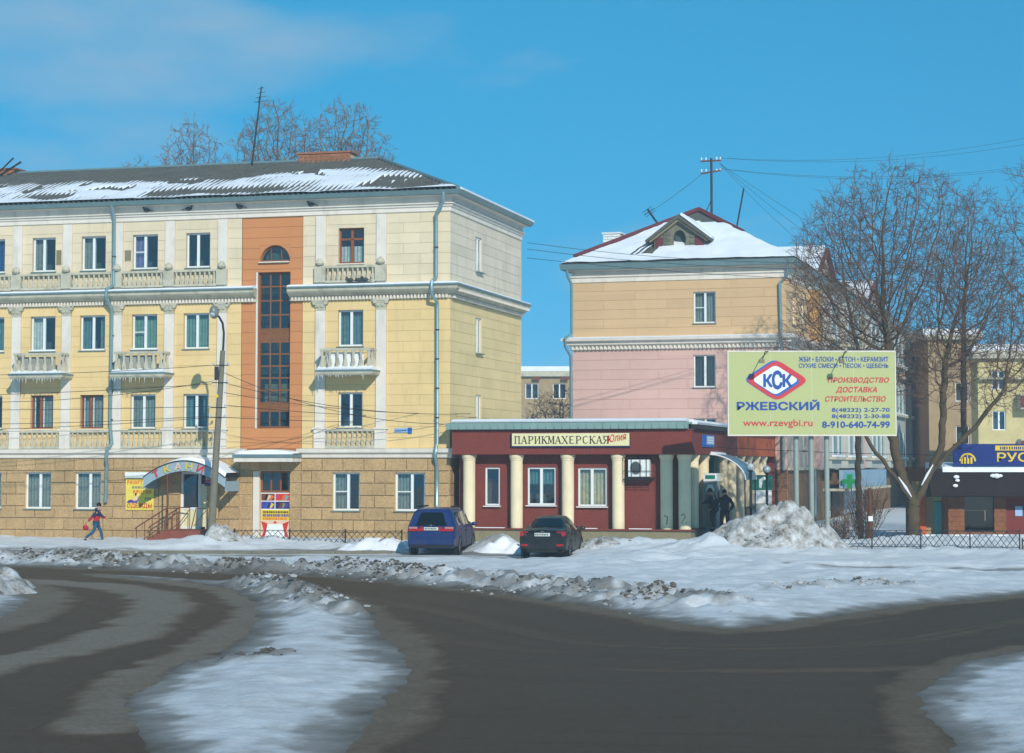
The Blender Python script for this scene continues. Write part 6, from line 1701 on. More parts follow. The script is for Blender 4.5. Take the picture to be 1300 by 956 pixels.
# ================================================================ bare trees
from mathutils.kdtree import KDTree
def tree(name, label, base, stems, blobs, n_attr, seed, thick='bark', twigm='twig', group=None, tip=.0085, step=.30, reach=2.6, kill=.55, expo=2.02, twl=.55, twn=4, rmax=.5):
    """bare tree grown towards points scattered through its crown: stems = starting polylines, blobs = crown ellipsoids (centre, radii)"""
    rs = np.random.RandomState(seed); rr = random.Random(seed)
    e = empty(name, base, 0, label, 'tree', group)
    nodes, par = [], []
    idx = {}
    for pts in stems:
        pts = [Vector(q) for q in pts]
        prev = None
        key = tuple(round(c, 2) for c in pts[0])
        if key in idx: prev = idx[key]
        else: nodes.append(pts[0]); par.append(-1); prev = len(nodes) - 1; idx[key] = prev
        for a_, b_ in zip(pts[:-1], pts[1:]):
            n = max(1, int((b_ - a_).length / step))
            for k in range(1, n + 1):
                q = a_.lerp(b_, k / n)
                if k < n: q = q + Vector((rr.uniform(-.04, .04), rr.uniform(-.04, .04), 0))
                nodes.append(q); par.append(prev); prev = len(nodes) - 1
            idx[tuple(round(c, 2) for c in b_)] = prev
    A_ = []
    vol = np.array([b[1][0] * b[1][1] * b[1][2] for b in blobs]); cnt = (n_attr * vol / vol.sum()).astype(int)
    for (c, r), m in zip(blobs, cnt):
        d = rs.randn(m, 3); d /= np.linalg.norm(d, axis=1)[:, None]; q = d * (rs.rand(m, 1) ** .42) * np.array(r) + np.array(c)
        A_ += [Vector(v_) for v_ in q]
    for it in range(70):
        kd = KDTree(len(nodes))
        for i, q in enumerate(nodes): kd.insert(q, i)
        kd.balance()
        pull = {}; keep = []
        for q in A_:
            co, i, d = kd.find(q)
            if d < kill: continue
            keep.append(q)
            if d < reach or it < 4: pull.setdefault(i, []).append((q - co).normalized())
        if not pull: break
        for i, ds in pull.items():
            v_ = Vector((0, 0, .12))
            for d in ds: v_ = v_ + d / len(ds)
            v_ = v_ + Vector((rr.uniform(-.15, .15), rr.uniform(-.15, .15), rr.uniform(-.1, .15)))
            nodes.append(nodes[i] + v_.normalized() * step); par.append(i)
        A_ = keep
        if len(nodes) > 15000: break
    N = len(nodes); acc = np.zeros(N); kids = [[] for _ in range(N)]
    for i in range(N):
        if par[i] >= 0: kids[par[i]].append(i)
    order = sorted(range(N), key=lambda i: -i)
    r = np.zeros(N)
    for i in order:
        r[i] = tip if not kids[i] else (sum(r[k] ** expo for k in kids[i])) ** (1 / expo)
    r = np.minimum(r, rmax)
    tv, tf, cv, cf = [], [], [], []
    def ring(V_, q, d, rad, n):
        a = d.cross(Vector((0, 0, 1)) if abs(d.z) < .9 else Vector((1, 0, 0))).normalized(); c = d.cross(a)
        b0 = len(V_)
        for k in range(n):
            t_ = 2 * math.pi * k / n; w = q + (a * math.cos(t_) + c * math.sin(t_)) * rad; V_.append((w.x, w.y, w.z))
        return b0
    def seg(q0, q1, r0, r1, n, V_, F_):
        d = (q1 - q0)
        if d.length < 1e-6: return
        d.normalize(); a = ring(V_, q0 - d * r0 * .3, d, r0, n); b_ = ring(V_, q1, d, r1, n)
        for k in range(n): F_.append((a + k, a + (k + 1) % n, b_ + (k + 1) % n, b_ + k))
    for i in range(N):
        p_ = par[i]
        if p_ < 0: continue
        big = kids[p_] and max(r[k] for k in kids[p_]) == r[i]
        r0 = min(r[p_], r[i] * 1.25) if not big else min(r[p_], r[i] * 1.35)
        if r[i] > .05: seg(nodes[p_], nodes[i], r0, r[i], 9, tv, tf)
        else: seg(nodes[p_], nodes[i], r0, r[i], 4 if r[i] > .02 else 3, cv, cf)
    for i in range(N):           # fine twigs
        if r[i] > .022 or par[i] < 0: continue
        ax = (nodes[i] - nodes[par[i]]).normalized()
        for k in range(twn if not kids[i] else (1 if rr.random() < .75 else 0)):
            d = (ax * .7 + Vector((rr.gauss(0, .5), rr.gauss(0, .5), rr.gauss(.15, .4)))).normalized(); L = twl * rr.uniform(.5, 1.2)
            m1 = nodes[i] + d * L * .5; d2 = (d + Vector((rr.gauss(0, .2), rr.gauss(0, .2), rr.gauss(.1, .2)))).normalized(); m2 = m1 + d2 * L * .5
            seg(nodes[i], m1, tip * .95, tip * .8, 3, cv, cf); seg(m1, m2, tip * .8, tip * .5, 3, cv, cf)
            for _ in range(2):
                d3 = (d2 + Vector((rr.gauss(0, .55), rr.gauss(0, .55), rr.gauss(.1, .5)))).normalized(); q = nodes[i].lerp(m2, rr.uniform(.35, .9)); seg(q, q + d3 * L * .45, tip * .75, tip * .45, 3, cv, cf)
    if tv: obj('trunk', fast_mesh('trunk', np.array(tv), np.array(tf), thick, True), e)
    obj('crown', fast_mesh('crown', np.array(cv), np.array(cf), twigm, False), e)
    return e
# the big old tree by the fence (coordinates relative to its foot)
bt = tree('bare_tree', 'big bare tree with a forked trunk holding snow beside the low lattice fence', (15.6, 79.0, 0), [
    [(0, 0, -.3), (.05, 0, .9), (.1, 0, 1.7)], [(.1, 0, 1.7), (-.7, -.1, 2.9), (-1.6, -.1, 4.1), (-2.2, .2, 5.4)], [(.1, 0, 1.7), (-.45, .2, 3.2), (-.75, .3, 5.0), (-.8, .3, 8.2)],
    [(.1, 0, 1.7), (.7, .1, 2.9), (1.25, .1, 4.1), (1.4, .1, 7.4)], [(.7, .1, 2.9), (1.6, -.1, 3.9), (2.6, -.2, 4.9), (3.6, -.3, 6.2)]],
    [((-.5, 0, 10.3), (4.3, 3.0, 4.9)), ((2.8, 0, 8.6), (2.6, 2.4, 3.6)), ((-3.0, 0, 7.4), (2.2, 2.0, 2.8))], 6000, 21, rmax=.36, step=.24, kill=.32)
m = MB(); m.tube([(-.02, -.13, 2.05), (-.25, -.15, 2.42), (-.52, -.15, 2.82)], [.02, .055, .02], 6); m.tube([(.38, -.12, 2.5), (.6, -.1, 2.9), (.85, -.06, 3.3)], [.02, .05, .02], 6)
m.build('branch_snow', 'snow_clean', bt, smooth=True)
tree('slender_tree', 'straight slender bare tree growing behind the corner store', (20.9, 93.5, 0), [[(0, 0, -.3), (.05, 0, 5), (.1, 0, 9.5)]], [((.3, 0, 11.5), (3.0, 2.4, 5.0))], 1900, 33, 'bark_dark', 'twig', step=.28, kill=.42, rmax=.22)
tree('wing_tree', 'leaning bare tree growing close to the long side wing', (16.2, 94.0, 0), [[(0, 0, -.3), (-.1, 0, 3), (.05, 0, 8.5)]], [((-.4, 0, 11.0), (3.0, 2.4, 5.0)), ((-2.0, 0, 8.0), (2.2, 2, 2.4))], 2100, 44, 'bark_dark', 'twig', step=.28, kill=.42, rmax=.24)
tree('street_tree', 'bare tree reaching in over the blue shop sign', (24.6, 88.0, 0), [[(0, 0, -.3), (-.1, 0, 4), (-.2, 0, 10)]], [((-.6, 0, 12.0), (3.2, 2.6, 5.6)), ((-2.0, 0, 7.4), (2.0, 1.8, 2.2))], 2100, 55, 'bark_dark', 'twig', step=.28, kill=.42, rmax=.26)
# tall trees behind the yellow building's roof
def poplar(x, y, h, w, n, sd, lab):
    tree('bare_poplar', lab, (x, y, 0), [[(0, 0, -.3), (0, 0, h * .45), (.05, 0, h * .62)]], [((0, 0, h * .76), (w, w * .8, h * .24))], n, sd, 'bark', 'twig_pale', group='tree tops behind the yellow building', tip=.012, step=.26, kill=.32, rmax=.3)
poplar(-21.0, 112, 20.4, 1.7, 1300, 61, 'lowest bare tree top showing above the far end of the roof')
poplar(-17.6, 110, 22.3, 2.2, 2200, 62, 'bare tree top above the grey roof between the lowest one and the antenna')
poplar(-13.0, 110, 23.2, 2.9, 2800, 63, 'bare tree top directly behind the tall leaning roof antenna')
poplar(-9.3, 111, 23.5, 3.0, 2800, 64, 'bare tree top rising behind the brick chimney')
def shrub(base, h, w, n, label, sd, mt='twig'):
    rs = random.Random(sd); e = empty('bare_shrub', base, 0, label, 'shrub'); m = MB(); st = MB()
    for k in range(n):
        a = rs.random() * 6.28; r0 = rs.random() * .25; q = Vector((math.cos(a) * r0, math.sin(a) * r0, -.05)); d = Vector((math.cos(a) * w * rs.random(), math.sin(a) * w * rs.random(), h * (.6 + .5 * rs.random())))
        p1 = q + d * .5 + Vector((rs.uniform(-.1, .1), rs.uniform(-.1, .1), 0)); p2 = q + d
        st.tube([q, p1, p2], [.02, .014, .006], 3, False)
        for j in range(9):
            f_ = rs.uniform(.3, 1); s0 = q.lerp(p2, f_); s1 = s0 + Vector((rs.uniform(-1, 1) * w * .4, rs.uniform(-1, 1) * w * .4, h * rs.uniform(.05, .3))); m.tube([s0, s0.lerp(s1, .5) + Vector((rs.uniform(-.05, .05), 0, 0)), s1], [.009, .007, .005], 3, False)
    st.build('stem', mt, e); m.build('twigs', mt, e)
shrub((14.0, 80.5, .1), 2.2, 1.0, 46, 'tangled bare shrub behind the fence beside the billboard posts', 1); shrub((12.9, 79.4, .1), 1.4, .8, 30, 'low bare shrub at the foot of the tall dirty snow heap', 2)
tree('courtyard_tree', 'small bare tree in the yard before the distant brick building', (3.2, 128, 0), [[(0, 0, -.3), (0, 0, 2.6)]], [((0, 0, 5.2), (2.9, 2.2, 2.9))], 1300, 77, 'bark_dark', 'twig', tip=.012, step=.28, kill=.38, rmax=.15)
t = T('fence_post_sign', (0, 0, 0), 0, (15.0, 79.8, 0), 'thin rusty post with small plates standing near the forked trunk', 'post')
t.part('post', MB().tube([(14.0, 79.0, -.2), (13.98, 79.0, 2.4)], .06, 6), 'rust'); t.part('plate', MB().box(13.9, 78.92, 1.1, 14.08, 78.94, 1.3), 'pvc')

# ================================================================ thin haze volume: fades distance, added to lift dark tones like veiling glass
hz = MB().box(-575, -110, -1.6, 575, 910, 27.0).mesh('haze')
hm = bpy.data.materials.new('haze'); hm.use_nodes = True
hm.node_tree.nodes.clear()
ho = hm.node_tree.nodes.new('ShaderNodeOutputMaterial'); pv = hm.node_tree.nodes.new('ShaderNodeVolumePrincipled')
pv.inputs['Color'].default_value = (0.68, 0.88, 1.0, 1); pv.inputs['Density'].default_value = 0.0008
hm.node_tree.links.new(pv.outputs['Volume'], ho.inputs['Volume'])
hz.materials.append(hm)
tag(obj('haze', hz), kind='stuff')
# ================================================================ parked cars
mat('paint_blue', srgb(20, 40, 132, .8), 0.35, 0.06, 2, spec=0.5); mat('paint_black', srgb(26, 30, 32, .8), 0.28, 0.06, 2, spec=0.5)
mat('road_grime', srgb(92, 88, 78, .8), 0.9, 0.2, 3); mat('tyre', srgb(38, 38, 38, .8), 0.9, 0.1, 6); mat('rim', srgb(140, 142, 140, .8), 0.4, 0.05, 4, metal=.6)
mat('lamp_red', srgb(170, 22, 30, .9), 0.25, 0.05, 4, spec=.5); mat('lamp_pale', srgb(190, 130, 120, .9), 0.25, 0.05, 4, spec=.5); mat('plate_white', srgb(206, 210, 206, .9), 0.5, 0.03); mat('trim_black', srgb(32, 34, 34, .8), .7, .1, 4)
def dirty_paint(name, base):
    """car paint with road salt splashed over its lower sides"""
    m = bpy.data.materials.new(name); m.use_nodes = True; n, l = m.node_tree.nodes, m.node_tree.links; b = n['Principled BSDF']
    tcn = n.new('ShaderNodeTexCoord'); sx = n.new('ShaderNodeSeparateXYZ'); l.new(tcn.outputs['Object'], sx.inputs['Vector'])
    nzn = n.new('ShaderNodeTexNoise'); nzn.inputs['Scale'].default_value = 3.5; nzn.inputs['Detail'].default_value = 7; l.new(tcn.outputs['Object'], nzn.inputs['Vector'])
    ax = n.new('ShaderNodeMath'); ax.operation = 'ABSOLUTE'; l.new(sx.outputs['X'], ax.inputs[0])
    r1 = n.new('ShaderNodeMapRange'); r1.inputs['From Min'].default_value = .80; r1.inputs['From Max'].default_value = .88; l.new(ax.outputs[0], r1.inputs['Value'])
    r2 = n.new('ShaderNodeMapRange'); r2.inputs['From Min'].default_value = 1.1; r2.inputs['From Max'].default_value = .35; l.new(sx.outputs['Z'], r2.inputs['Value'])
    r3 = n.new('ShaderNodeMapRange'); r3.inputs['From Min'].default_value = .30; r3.inputs['From Max'].default_value = .62; l.new(nzn.outputs['Fac'], r3.inputs['Value'])
    m1 = n.new('ShaderNodeMath'); m1.operation = 'MULTIPLY'; l.new(r2.outputs['Result'], m1.inputs[0]); l.new(r3.outputs['Result'], m1.inputs[1])
    m2 = n.new('ShaderNodeMath'); m2.operation = 'MULTIPLY_ADD'; m2.inputs[1].default_value = .85; m2.inputs[2].default_value = .12; l.new(r1.outputs['Result'], m2.inputs[0])
    m3 = n.new('ShaderNodeMath'); m3.operation = 'MULTIPLY'; m3.use_clamp = True; l.new(m1.outputs[0], m3.inputs[0]); l.new(m2.outputs[0], m3.inputs[1])
    mxn = n.new('ShaderNodeMix'); mxn.data_type = 'RGBA'; l.new(m3.outputs[0], mxn.inputs['Factor']); mxn.inputs['A'].default_value = base; mxn.inputs['B'].default_value = srgb(112, 106, 94, .8); l.new(mxn.outputs['Result'], b.inputs['Base Color'])
    r4 = n.new('ShaderNodeMapRange'); r4.inputs['To Min'].default_value = .28; r4.inputs['To Max'].default_value = .9; l.new(m3.outputs[0], r4.inputs['Value']); l.new(r4.outputs['Result'], b.inputs['Roughness'])
    MATS[name] = m
dirty_paint('van_paint', srgb(10, 44, 104, .8)); dirty_paint('sedan_paint', srgb(18, 21, 23, .7))
def car(name, label, loc, rz, st, tilt, paint, spec):
    e = empty(name, loc, rz, label, 'car')
    def ring(s):
        y, zb, w, zbelt, ztop, wtop, tl = s
        pts = [(0, zb), (w * .8, zb), (w * .97, zb + .09), (w, zb + .28), (w * 1.0, zbelt - .16), (w * .975, zbelt), (wtop + (.06 if ztop - zbelt > .25 else .12), ztop - (.14 if ztop - zbelt > .25 else .05)), (wtop * .86, ztop - .025), (0, ztop)]
        return [(x, y + tl * max(0, z - zbelt), z) for x, z in pts]
    # resample stations smoothly along the car
    ys = [s[0] for s in st]; fine = []
    for i in range(len(st) - 1):
        nsub = 4
        for k in range(nsub):
            u = k / nsub
            def cr(j):
                p0, p1, p2, p3 = (st[max(i - 1, 0)][j], st[i][j], st[i + 1][j], st[min(i + 2, len(st) - 1)][j])
                m1, m2 = (p2 - p0) * .5 * .8, (p3 - p1) * .5 * .8
                return (2 * u ** 3 - 3 * u ** 2 + 1) * p1 + (u ** 3 - 2 * u ** 2 + u) * m1 + (-2 * u ** 3 + 3 * u ** 2) * p2 + (u ** 3 - u ** 2) * m2
            fine.append(tuple([st[i][0] + (st[i + 1][0] - st[i][0]) * u] + [cr(j) for j in range(1, 7)]))
    fine.append(st[-1])
    mb = MB(); rings = []
    for s in fine:
        r = ring(s); full = r + [(-x, y, z) for x, y, z in reversed(r[1:-1])]
        rings.append(full)
    m_ = len(rings[0])
    for r in rings: mb.v.extend(r)
    for i in range(len(rings) - 1):
        for k in range(m_):
            k2 = (k + 1) % m_; mb.f.append((i * m_ + k, i * m_ + k2, (i + 1) * m_ + k2, (i + 1) * m_ + k))
    for base in (0, (len(rings) - 1) * m_):
        h = m_ // 2
        for k in range(h):
            a, b = k, k + 1; c, d = (m_ - b) % m_, (m_ - a) % m_
            f = [base + a, base + b] + ([base + c] if c != b else []) + ([base + d] if d != a else [])
            mb.f.append(tuple(f))
    body = mb.build('body', paint, e, smooth=True)
    def at_y(y):
        for s0, s1 in zip(fine[:-1], fine[1:]):
            if s0[0] <= y <= s1[0]:
                u = (y - s0[0]) / (s1[0] - s0[0]); return ring(tuple(a + (b - a) * u for a, b in zip(s0, s1)))
        return ring(fine[-1])
    for s in (-1, 1):           # side glass
        for (y0, y1) in spec['side']:
            g = MB(); n_ = 5
            for k in range(n_):
                ya, yb = y0 + (y1 - y0) * k / n_, y0 + (y1 - y0) * (k + 1) / n_
                ra, rb = at_y(ya), at_y(yb)
                def L(r, f, o): 
                    p, q = Vector(r[5]), Vector(r[6]); v_ = p.lerp(q, f); return (s * (v_.x + o), v_.y, v_.z)
                g.add([L(ra, .10, .012), L(rb, .10, .012), L(rb, .97, .012), L(ra, .97, .012)], [(0, 1, 2, 3)])
            g.build('side_window', 'car_glass', e)
    rg = spec['rear']           # rear glass corner points, right half
    g = MB(); n_ = 6
    for k in range(n_):
        f0, f1 = -1 + 2 * k / n_, -1 + 2 * (k + 1) / n_
        P_ = lambda f, t_: (f * rg[t_][0], rg[t_][1] + .05 * f * f, rg[t_][2] - .02 * f * f)
        g.add([P_(f0, 0), P_(f1, 0), P_(f1, 1), P_(f0, 1)], [(0, 1, 2, 3)])
    g.build('rear_window', 'car_glass', e, smooth=True)
    # wheels
    R_ = spec['wr']
    ty = MB().lathe([(R_ * .62, -.10), (R_ * .93, -.10), (R_, -.07), (R_, .07), (R_ * .93, .10), (R_ * .62, .10)], 22, caps=False).mesh('tyre', 'tyre', True)
    rm = MB(); rm.lathe([(R_ * .62, -.09), (R_ * .60, .085), (R_ * .5, .05), (.06, .06), (.05, .085)], 16)
    for k in range(5):
        a = 2 * math.pi * k / 5; rm.extr([(R_ * .1 * math.cos(a + 1.2), R_ * .1 * math.sin(a + 1.2)), (R_ * .6 * math.cos(a + .12), R_ * .6 * math.sin(a + .12)), (R_ * .6 * math.cos(a - .12), R_ * .6 * math.sin(a - .12)), (R_ * .1 * math.cos(a - 1.2), R_ * .1 * math.sin(a - 1.2))], 'z', .052, .092)
    rm = rm.mesh('rim', 'rim')
    for y in spec['wy']:
        for s in (-1, 1):
            w_ = obj('wheel', ty, e, (s * (spec['hw'] - .115), y, R_), (0, R(90) * s, 0)); obj('rim', rm, w_)
            MB().lathe([(R_ + .02, 0), (R_ + .07, 0), (R_ + .07, .02), (R_ + .02, .02)], 20, caps=False).build('wheel_arch', 'trim_black', e, (s * (spec['hw'] - .008), y, R_ + .02), (0, R(90) * s, 0))
    for (nm, boxes, mt) in spec['parts']:
        for b_ in boxes:
            MB().box(*b_).build(nm, mt, e)
    for s in (-1, 1):
        mr = MB().ball((s * (spec['hw'] + .12), spec['my'], spec['mz']), .1, 8, 6, (1.1, .6, .75)).build('mirror', spec.get('mm', paint), e, smooth=True); MB().tube([(s * (spec['hw'] - .08), spec['my'], spec['mz'] - .06), (s * (spec['hw'] + .06), spec['my'], spec['mz'] - .04)], .03, 6).build('mirror_arm', 'trim_black', mr)
        for y in spec['handles']: MB().box(s * (spec['hw'] - .0) - .015, y - .09, spec['hz'], s * (spec['hw'] - .0) + .02, y + .09, spec['hz'] + .03).build('door_handle', 'trim_black', e)
        for y in spec['seams']: MB().box(s * spec['hw'] - .012, y - .006, .4, s * spec['hw'] + .004, y + .006, spec['hz'] + .12).build('door_seam', 'trim_black', e)
    return e
VAN = [(-2.31, .36, .80, 1.06, 1.60, .58, .32), (-2.18, .29, .895, 1.06, 1.69, .64, .30), (-1.9, .26, .905, 1.06, 1.72, .66, .16), (-.8, .24, .905, 1.04, 1.73, .67, 0), (.2, .24, .905, 1.02, 1.71, .67, 0), (.75, .24, .905, 1.0, 1.60, .65, 0), (1.5, .24, .90, .96, 1.06, .72, 0), (2.0, .26, .86, .84, .92, .70, 0), (2.31, .36, .72, .64, .72, .60, 0)]
van = car('minivan', 'dusty blue minivan parked with its tailgate towards the road', (-2.56, 75.0, .02), R(-8.5), VAN, 0, 'van_paint', dict(
    side=[(-1.85, -1.2), (-1.12, -.18), (-.08, .8)], rear=[(.72, -2.335, 1.10), (.56, -2.175, 1.57)], wr=.315, wy=(-1.42, 1.42), hw=.905, my=.85, mz=1.08, handles=(-.35, .7 - .5), hz=.86, seams=(-1.18, -.12, 1.0),
    parts=[('tail_lamp', [(-.82, -2.36, .90, -.40, -2.27, .985), (.40, -2.36, .90, .82, -2.27, .985)], 'lamp_red'), ('tail_lamp_top', [(-.81, -2.355, .987, -.50, -2.27, 1.05), (.50, -2.355, .987, .81, -2.27, 1.05)], 'lamp_pale'),
           ('lamp_strip', [(-.40, -2.345, .90, -.28, -2.30, 1.05), (.28, -2.345, .90, .40, -2.30, 1.05)], 'lamp_red'), ('number_plate', [(-.26, -2.352, .93, .26, -2.318, 1.04)], 'plate_white'),
           ('bumper', [(-.84, -2.38, .42, .84, -2.22, .62)], 'van_paint'), ('bumper_lip', [(-.83, -2.365, .34, .83, -2.2, .419)], 'trim_black'), ('tailgate_handle', [(-.16, -2.34, 1.06, .16, -2.31, 1.085)], 'van_paint'),
           ('roof_rail', [(-.64, -1.7, 1.73, -.60, .3, 1.79), (.60, -1.7, 1.73, .64, .3, 1.79)], 'trim_black'), ('badge', [(-.04, -2.352, 1.10 - .015, .04, -2.338, 1.13)], 'rim')]))
m = MB(); q = -.23
for k, w in enumerate((.05, .04, .04, .04, .05, .05, .04, .04)): m.box(q, -2.357, .96, q + w * .7, -2.353, 1.01); q += .056
m.build('plate_characters', 'black_ink', van)
SED = [(-2.18, .36, .70, .80, .95, .56, 0), (-2.08, .26, .815, .86, 1.02, .60, 0), (-1.8, .22, .845, .90, 1.07, .61, 0), (-1.42, .20, .85, .93, 1.10, .60, 0), (-.82, .20, .85, .94, 1.38, .52, 0), (-.15, .20, .85, .93, 1.47, .54, 0), (.45, .20, .85, .92, 1.43, .54, 0), (1.2, .20, .85, .90, 1.0, .62, 0), (1.85, .22, .80, .78, .86, .60, 0), (2.18, .34, .62, .60, .66, .50, 0)]
sed = car('sedan', 'black sedan with red tail lamps parked beside the blue minivan', (1.45, 72.45, .02), R(-10.5), SED, 0, 'sedan_paint', dict(
    side=[(-1.15, -.62), (-.55, .28), (.36, .95)], rear=[(.60, -1.43, 1.125), (.47, -.86, 1.395)], wr=.30, wy=(-1.28, 1.30), hw=.85, my=.75, mz=1.0, handles=(-.5, .35 - .6), hz=.80, seams=(-.95, -.1, 1.0),
    parts=[('tail_lamp', [(-.79, -2.17, .80, -.50, -2.0, .96), (.50, -2.17, .80, .79, -2.0, .96)], 'lamp_red'), ('tail_lamp_clear', [(-.70, -2.18, .83, -.56, -2.171, .88), (.56, -2.18, .83, .70, -2.171, .88)], 'lamp_pale'),
           ('number_plate', [(-.27, -2.21, .80, .27, -2.185, .915)], 'plate_white'), ('bumper', [(-.77, -2.24, .36, .77, -2.05, .62)], 'sedan_paint'), ('reflector', [(-.74, -2.25, .46, -.50, -2.235, .53), (.50, -2.25, .46, .74, -2.235, .53)], 'lamp_red'),
           ('diffuser', [(-.55, -2.225, .24, .55, -2.08, .359)], 'trim_black'), ('boot_edge', [(-.60, -2.16, .965, .60, -2.10, .99)], 'sedan_paint'), ('badge', [(-.05, -2.20, .945, .05, -2.165, .98)], 'rim')]))
m = MB(); q = -.24
for k, w in enumerate((.05, .04, .04, .04, .05, .05, .04, .04)): m.box(q, -2.216, .83, q + w * .7, -2.211, .885); q += .059
m.build('plate_characters', 'black_ink', sed)

# ================================================================ people
mat('coat_black', srgb(24, 30, 38, .8), 0.85, 0.15, 5); mat('trousers_black', srgb(28, 32, 38, .8), 0.9, 0.12, 6); mat('jacket_red', srgb(190, 32, 36, .85), 0.7, 0.1, 6); mat('jacket_navy', srgb(30, 44, 84, .85), 0.7, 0.1, 6); mat('jeans', srgb(44, 86, 120, .85), 0.9, 0.12, 8); mat('shoe', srgb(26, 26, 28, .8), 0.7, 0.1); mat('hair_dark', srgb(34, 28, 24, .8), 0.85, 0.2, 20); mat('bag_red', srgb(176, 28, 40, .85), .7, .1, 5)
def skin_mesh(name, pts, edges, radii, material, parent, sub=1):
    me = bpy.data.meshes.new(name); me.from_pydata([tuple(p_) for p_ in pts], edges, [])
    o = bpy.data.objects.new(name, me); COL.objects.link(o)
    md = o.modifiers.new('skin', 'SKIN'); md.use_smooth_shade = True
    for i, r in enumerate(radii):
        sv = me.skin_vertices[0].data[i]; sv.radius = r if isinstance(r, tuple) else (r, r); sv.use_root = (i == 0)
    sb = o.modifiers.new('sub', 'SUBSURF'); sb.levels = sub; sb.render_levels = sub
    dg = bpy.context.evaluated_depsgraph_get()
    nm_ = bpy.data.meshes.new_from_object(o.evaluated_get(dg)); bpy.data.objects.remove(o)
    nm_.materials.clear(); nm_.materials.append(M(material))
    for p_ in nm_.polygons: p_.use_smooth = True
    return obj(name, nm_, parent)
def person(loc, rz, J, label, coat, legs, hat, scale=1.0, hood=False):
    """J: joints with x to the person's right, y forward; keys pel, chest, neck, head, and (L/R) sh el wr / hip kn an toe"""
    e = empty('person', loc, rz, label, 'person'); e.scale = (scale,) * 3
    names = ['pel', 'belly', 'chest', 'neck', 'head', 'crown']
    V_ = {k: Vector(v) for k, v in J.items() if k != 'hem'}
    V_['belly'] = V_['pel'].lerp(V_['chest'], .5)
    pts = [V_['pel'], V_['belly'], V_['chest'], V_['neck'], V_['head'], V_['crown']]; rad = [(.13, .10), (.13, .10), (.16, .11), .055, (.082, .10), (.07, .085)]; ed = [(0, 1), (1, 2), (2, 3), (3, 4), (4, 5)]
    def add(p_, r, par): pts.append(p_); rad.append(r); ed.append((par, len(pts) - 1)); return len(pts) - 1
    for s in 'LR':
        a = add(V_[s + 'sh'], .06, 2); b = add(V_[s + 'el'], .045, a); c = add(V_[s + 'wr'], .032, b)
        d = (V_[s + 'wr'] - V_[s + 'el']).normalized(); pm = V_[s + 'wr'] + d * .08; h = add(pm, (.035, .02), c)
        sd = Vector((0, 1, 0)) if abs(d.y) < .8 else Vector((1, 0, 0)); nrm = d.cross(sd).normalized()
        for k, (o_, L) in enumerate(((-.03, .06), (-.01, .075), (.01, .07), (.03, .055))):
            f = add(pm + sd * o_ + d * L * .55, .0095, h); add(pm + sd * o_ + d * L * .95 + nrm * .025, .0085, f)
        th = add(V_[s + 'wr'] + d * .04 - sd * .045, .011, h); add(V_[s + 'wr'] + d * .085 - sd * .055 + nrm * .015, .009, th)
        a = add(V_[s + 'hip'], .085, 0); b = add(V_[s + 'kn'], .06, a); c = add(V_[s + 'an'], .042, b); add(V_[s + 'toe'], (.04, .03), c)
    body = skin_mesh('body', pts, ed, rad, 'skin', e)
    # face: eyes, nose, ears
    hd = V_['head'].lerp(V_['crown'], .35); fw = Vector(J.get('look', (0, 1, 0))).normalized(); rt = fw.cross(Vector((0, 0, 1))).normalized()
    fc = MB(); 
    for s in (-1, 1): fc.ball(tuple(hd + fw * .093 + rt * s * .032), .012, 6, 4)
    fc.build('eyes', 'black_ink', e)
    nz_ = MB(); nz_.ball(tuple(hd + fw * .105 - Vector((0, 0, .035))), .017, 6, 5, (1, 1, 1.4)); nz_.ball(tuple(hd + rt * .085), .022, 6, 4, (.6, 1, 1.4)); nz_.ball(tuple(hd - rt * .085), .022, 6, 4, (.6, 1, 1.4)); nz_.ball(tuple(hd + fw * .095 - Vector((0, 0, .075))), .018, 6, 4, (1.4, .5, .5)); nz_.build('face', 'skin', e, smooth=True)
    # coat
    hem = V_['pel'] - Vector((0, 0, J.get('hem', .16)))
    pts, rad, ed = [V_['belly'], V_['pel'], hem, V_['chest'], V_['neck'] - Vector((0, 0, .03))], [(.165, .13), (.17, .135), (.18, .14), (.19, .135), (.08, .08)], [(0, 1), (1, 2), (0, 3), (3, 4)]
    for s in 'LR':
        a = add(V_[s + 'sh'], .088, 3); b = add(V_[s + 'el'], .07, a); add(V_[s + 'wr'], .052, b)
    ct = skin_mesh('jacket', pts, ed, rad, coat[0], e)
    if len(coat) > 1:    # lower part of the jacket in a second colour
        ct.data.materials.append(M(coat[1]))
        for p_ in ct.data.polygons:
            if p_.center.z < coat[2]: p_.material_index = 1
    pts, rad, ed = [V_['pel']], [(.15, .12)], []
    for s in 'LR':
        a = add(V_[s + 'hip'], .105, 0); b = add(V_[s + 'kn'], .078, a); add(V_[s + 'an'] + Vector((0, 0, .02)), .062, b)
    skin_mesh('trousers', pts, ed, rad, legs, e)
    for s in 'LR':
        d = (V_[s + 'toe'] - V_[s + 'an']); a_, t_ = V_[s + 'an'] - Vector((0, 0, .02)), V_[s + 'toe']
        skin_mesh('shoe', [a_ - d.normalized() * .05, a_ + d * .5, t_ + d.normalized() * .05], [(0, 1), (1, 2)], [(.05, .05), (.05, .045), (.045, .032)], 'shoe', e)
    ht = MB(); cr_ = V_['crown']
    if hat == 'cap':
        ht.ball(tuple(cr_ - Vector((0, 0, .01))), .105, 12, 8, (.95, 1.05, .85)); ht.ball(tuple(cr_ + fw * .1 - Vector((0, 0, .03))), .07, 8, 4, (1, .9, .2)); ht.build('cap', 'coat_black', e, smooth=True)
    else:
        ht.ball(tuple(cr_ - fw * .012), .104, 12, 8, (.95, 1.03, 1.0)); ht.build('knit_hat' if hat == 'hat' else 'hair', 'hair_dark', e, smooth=True)
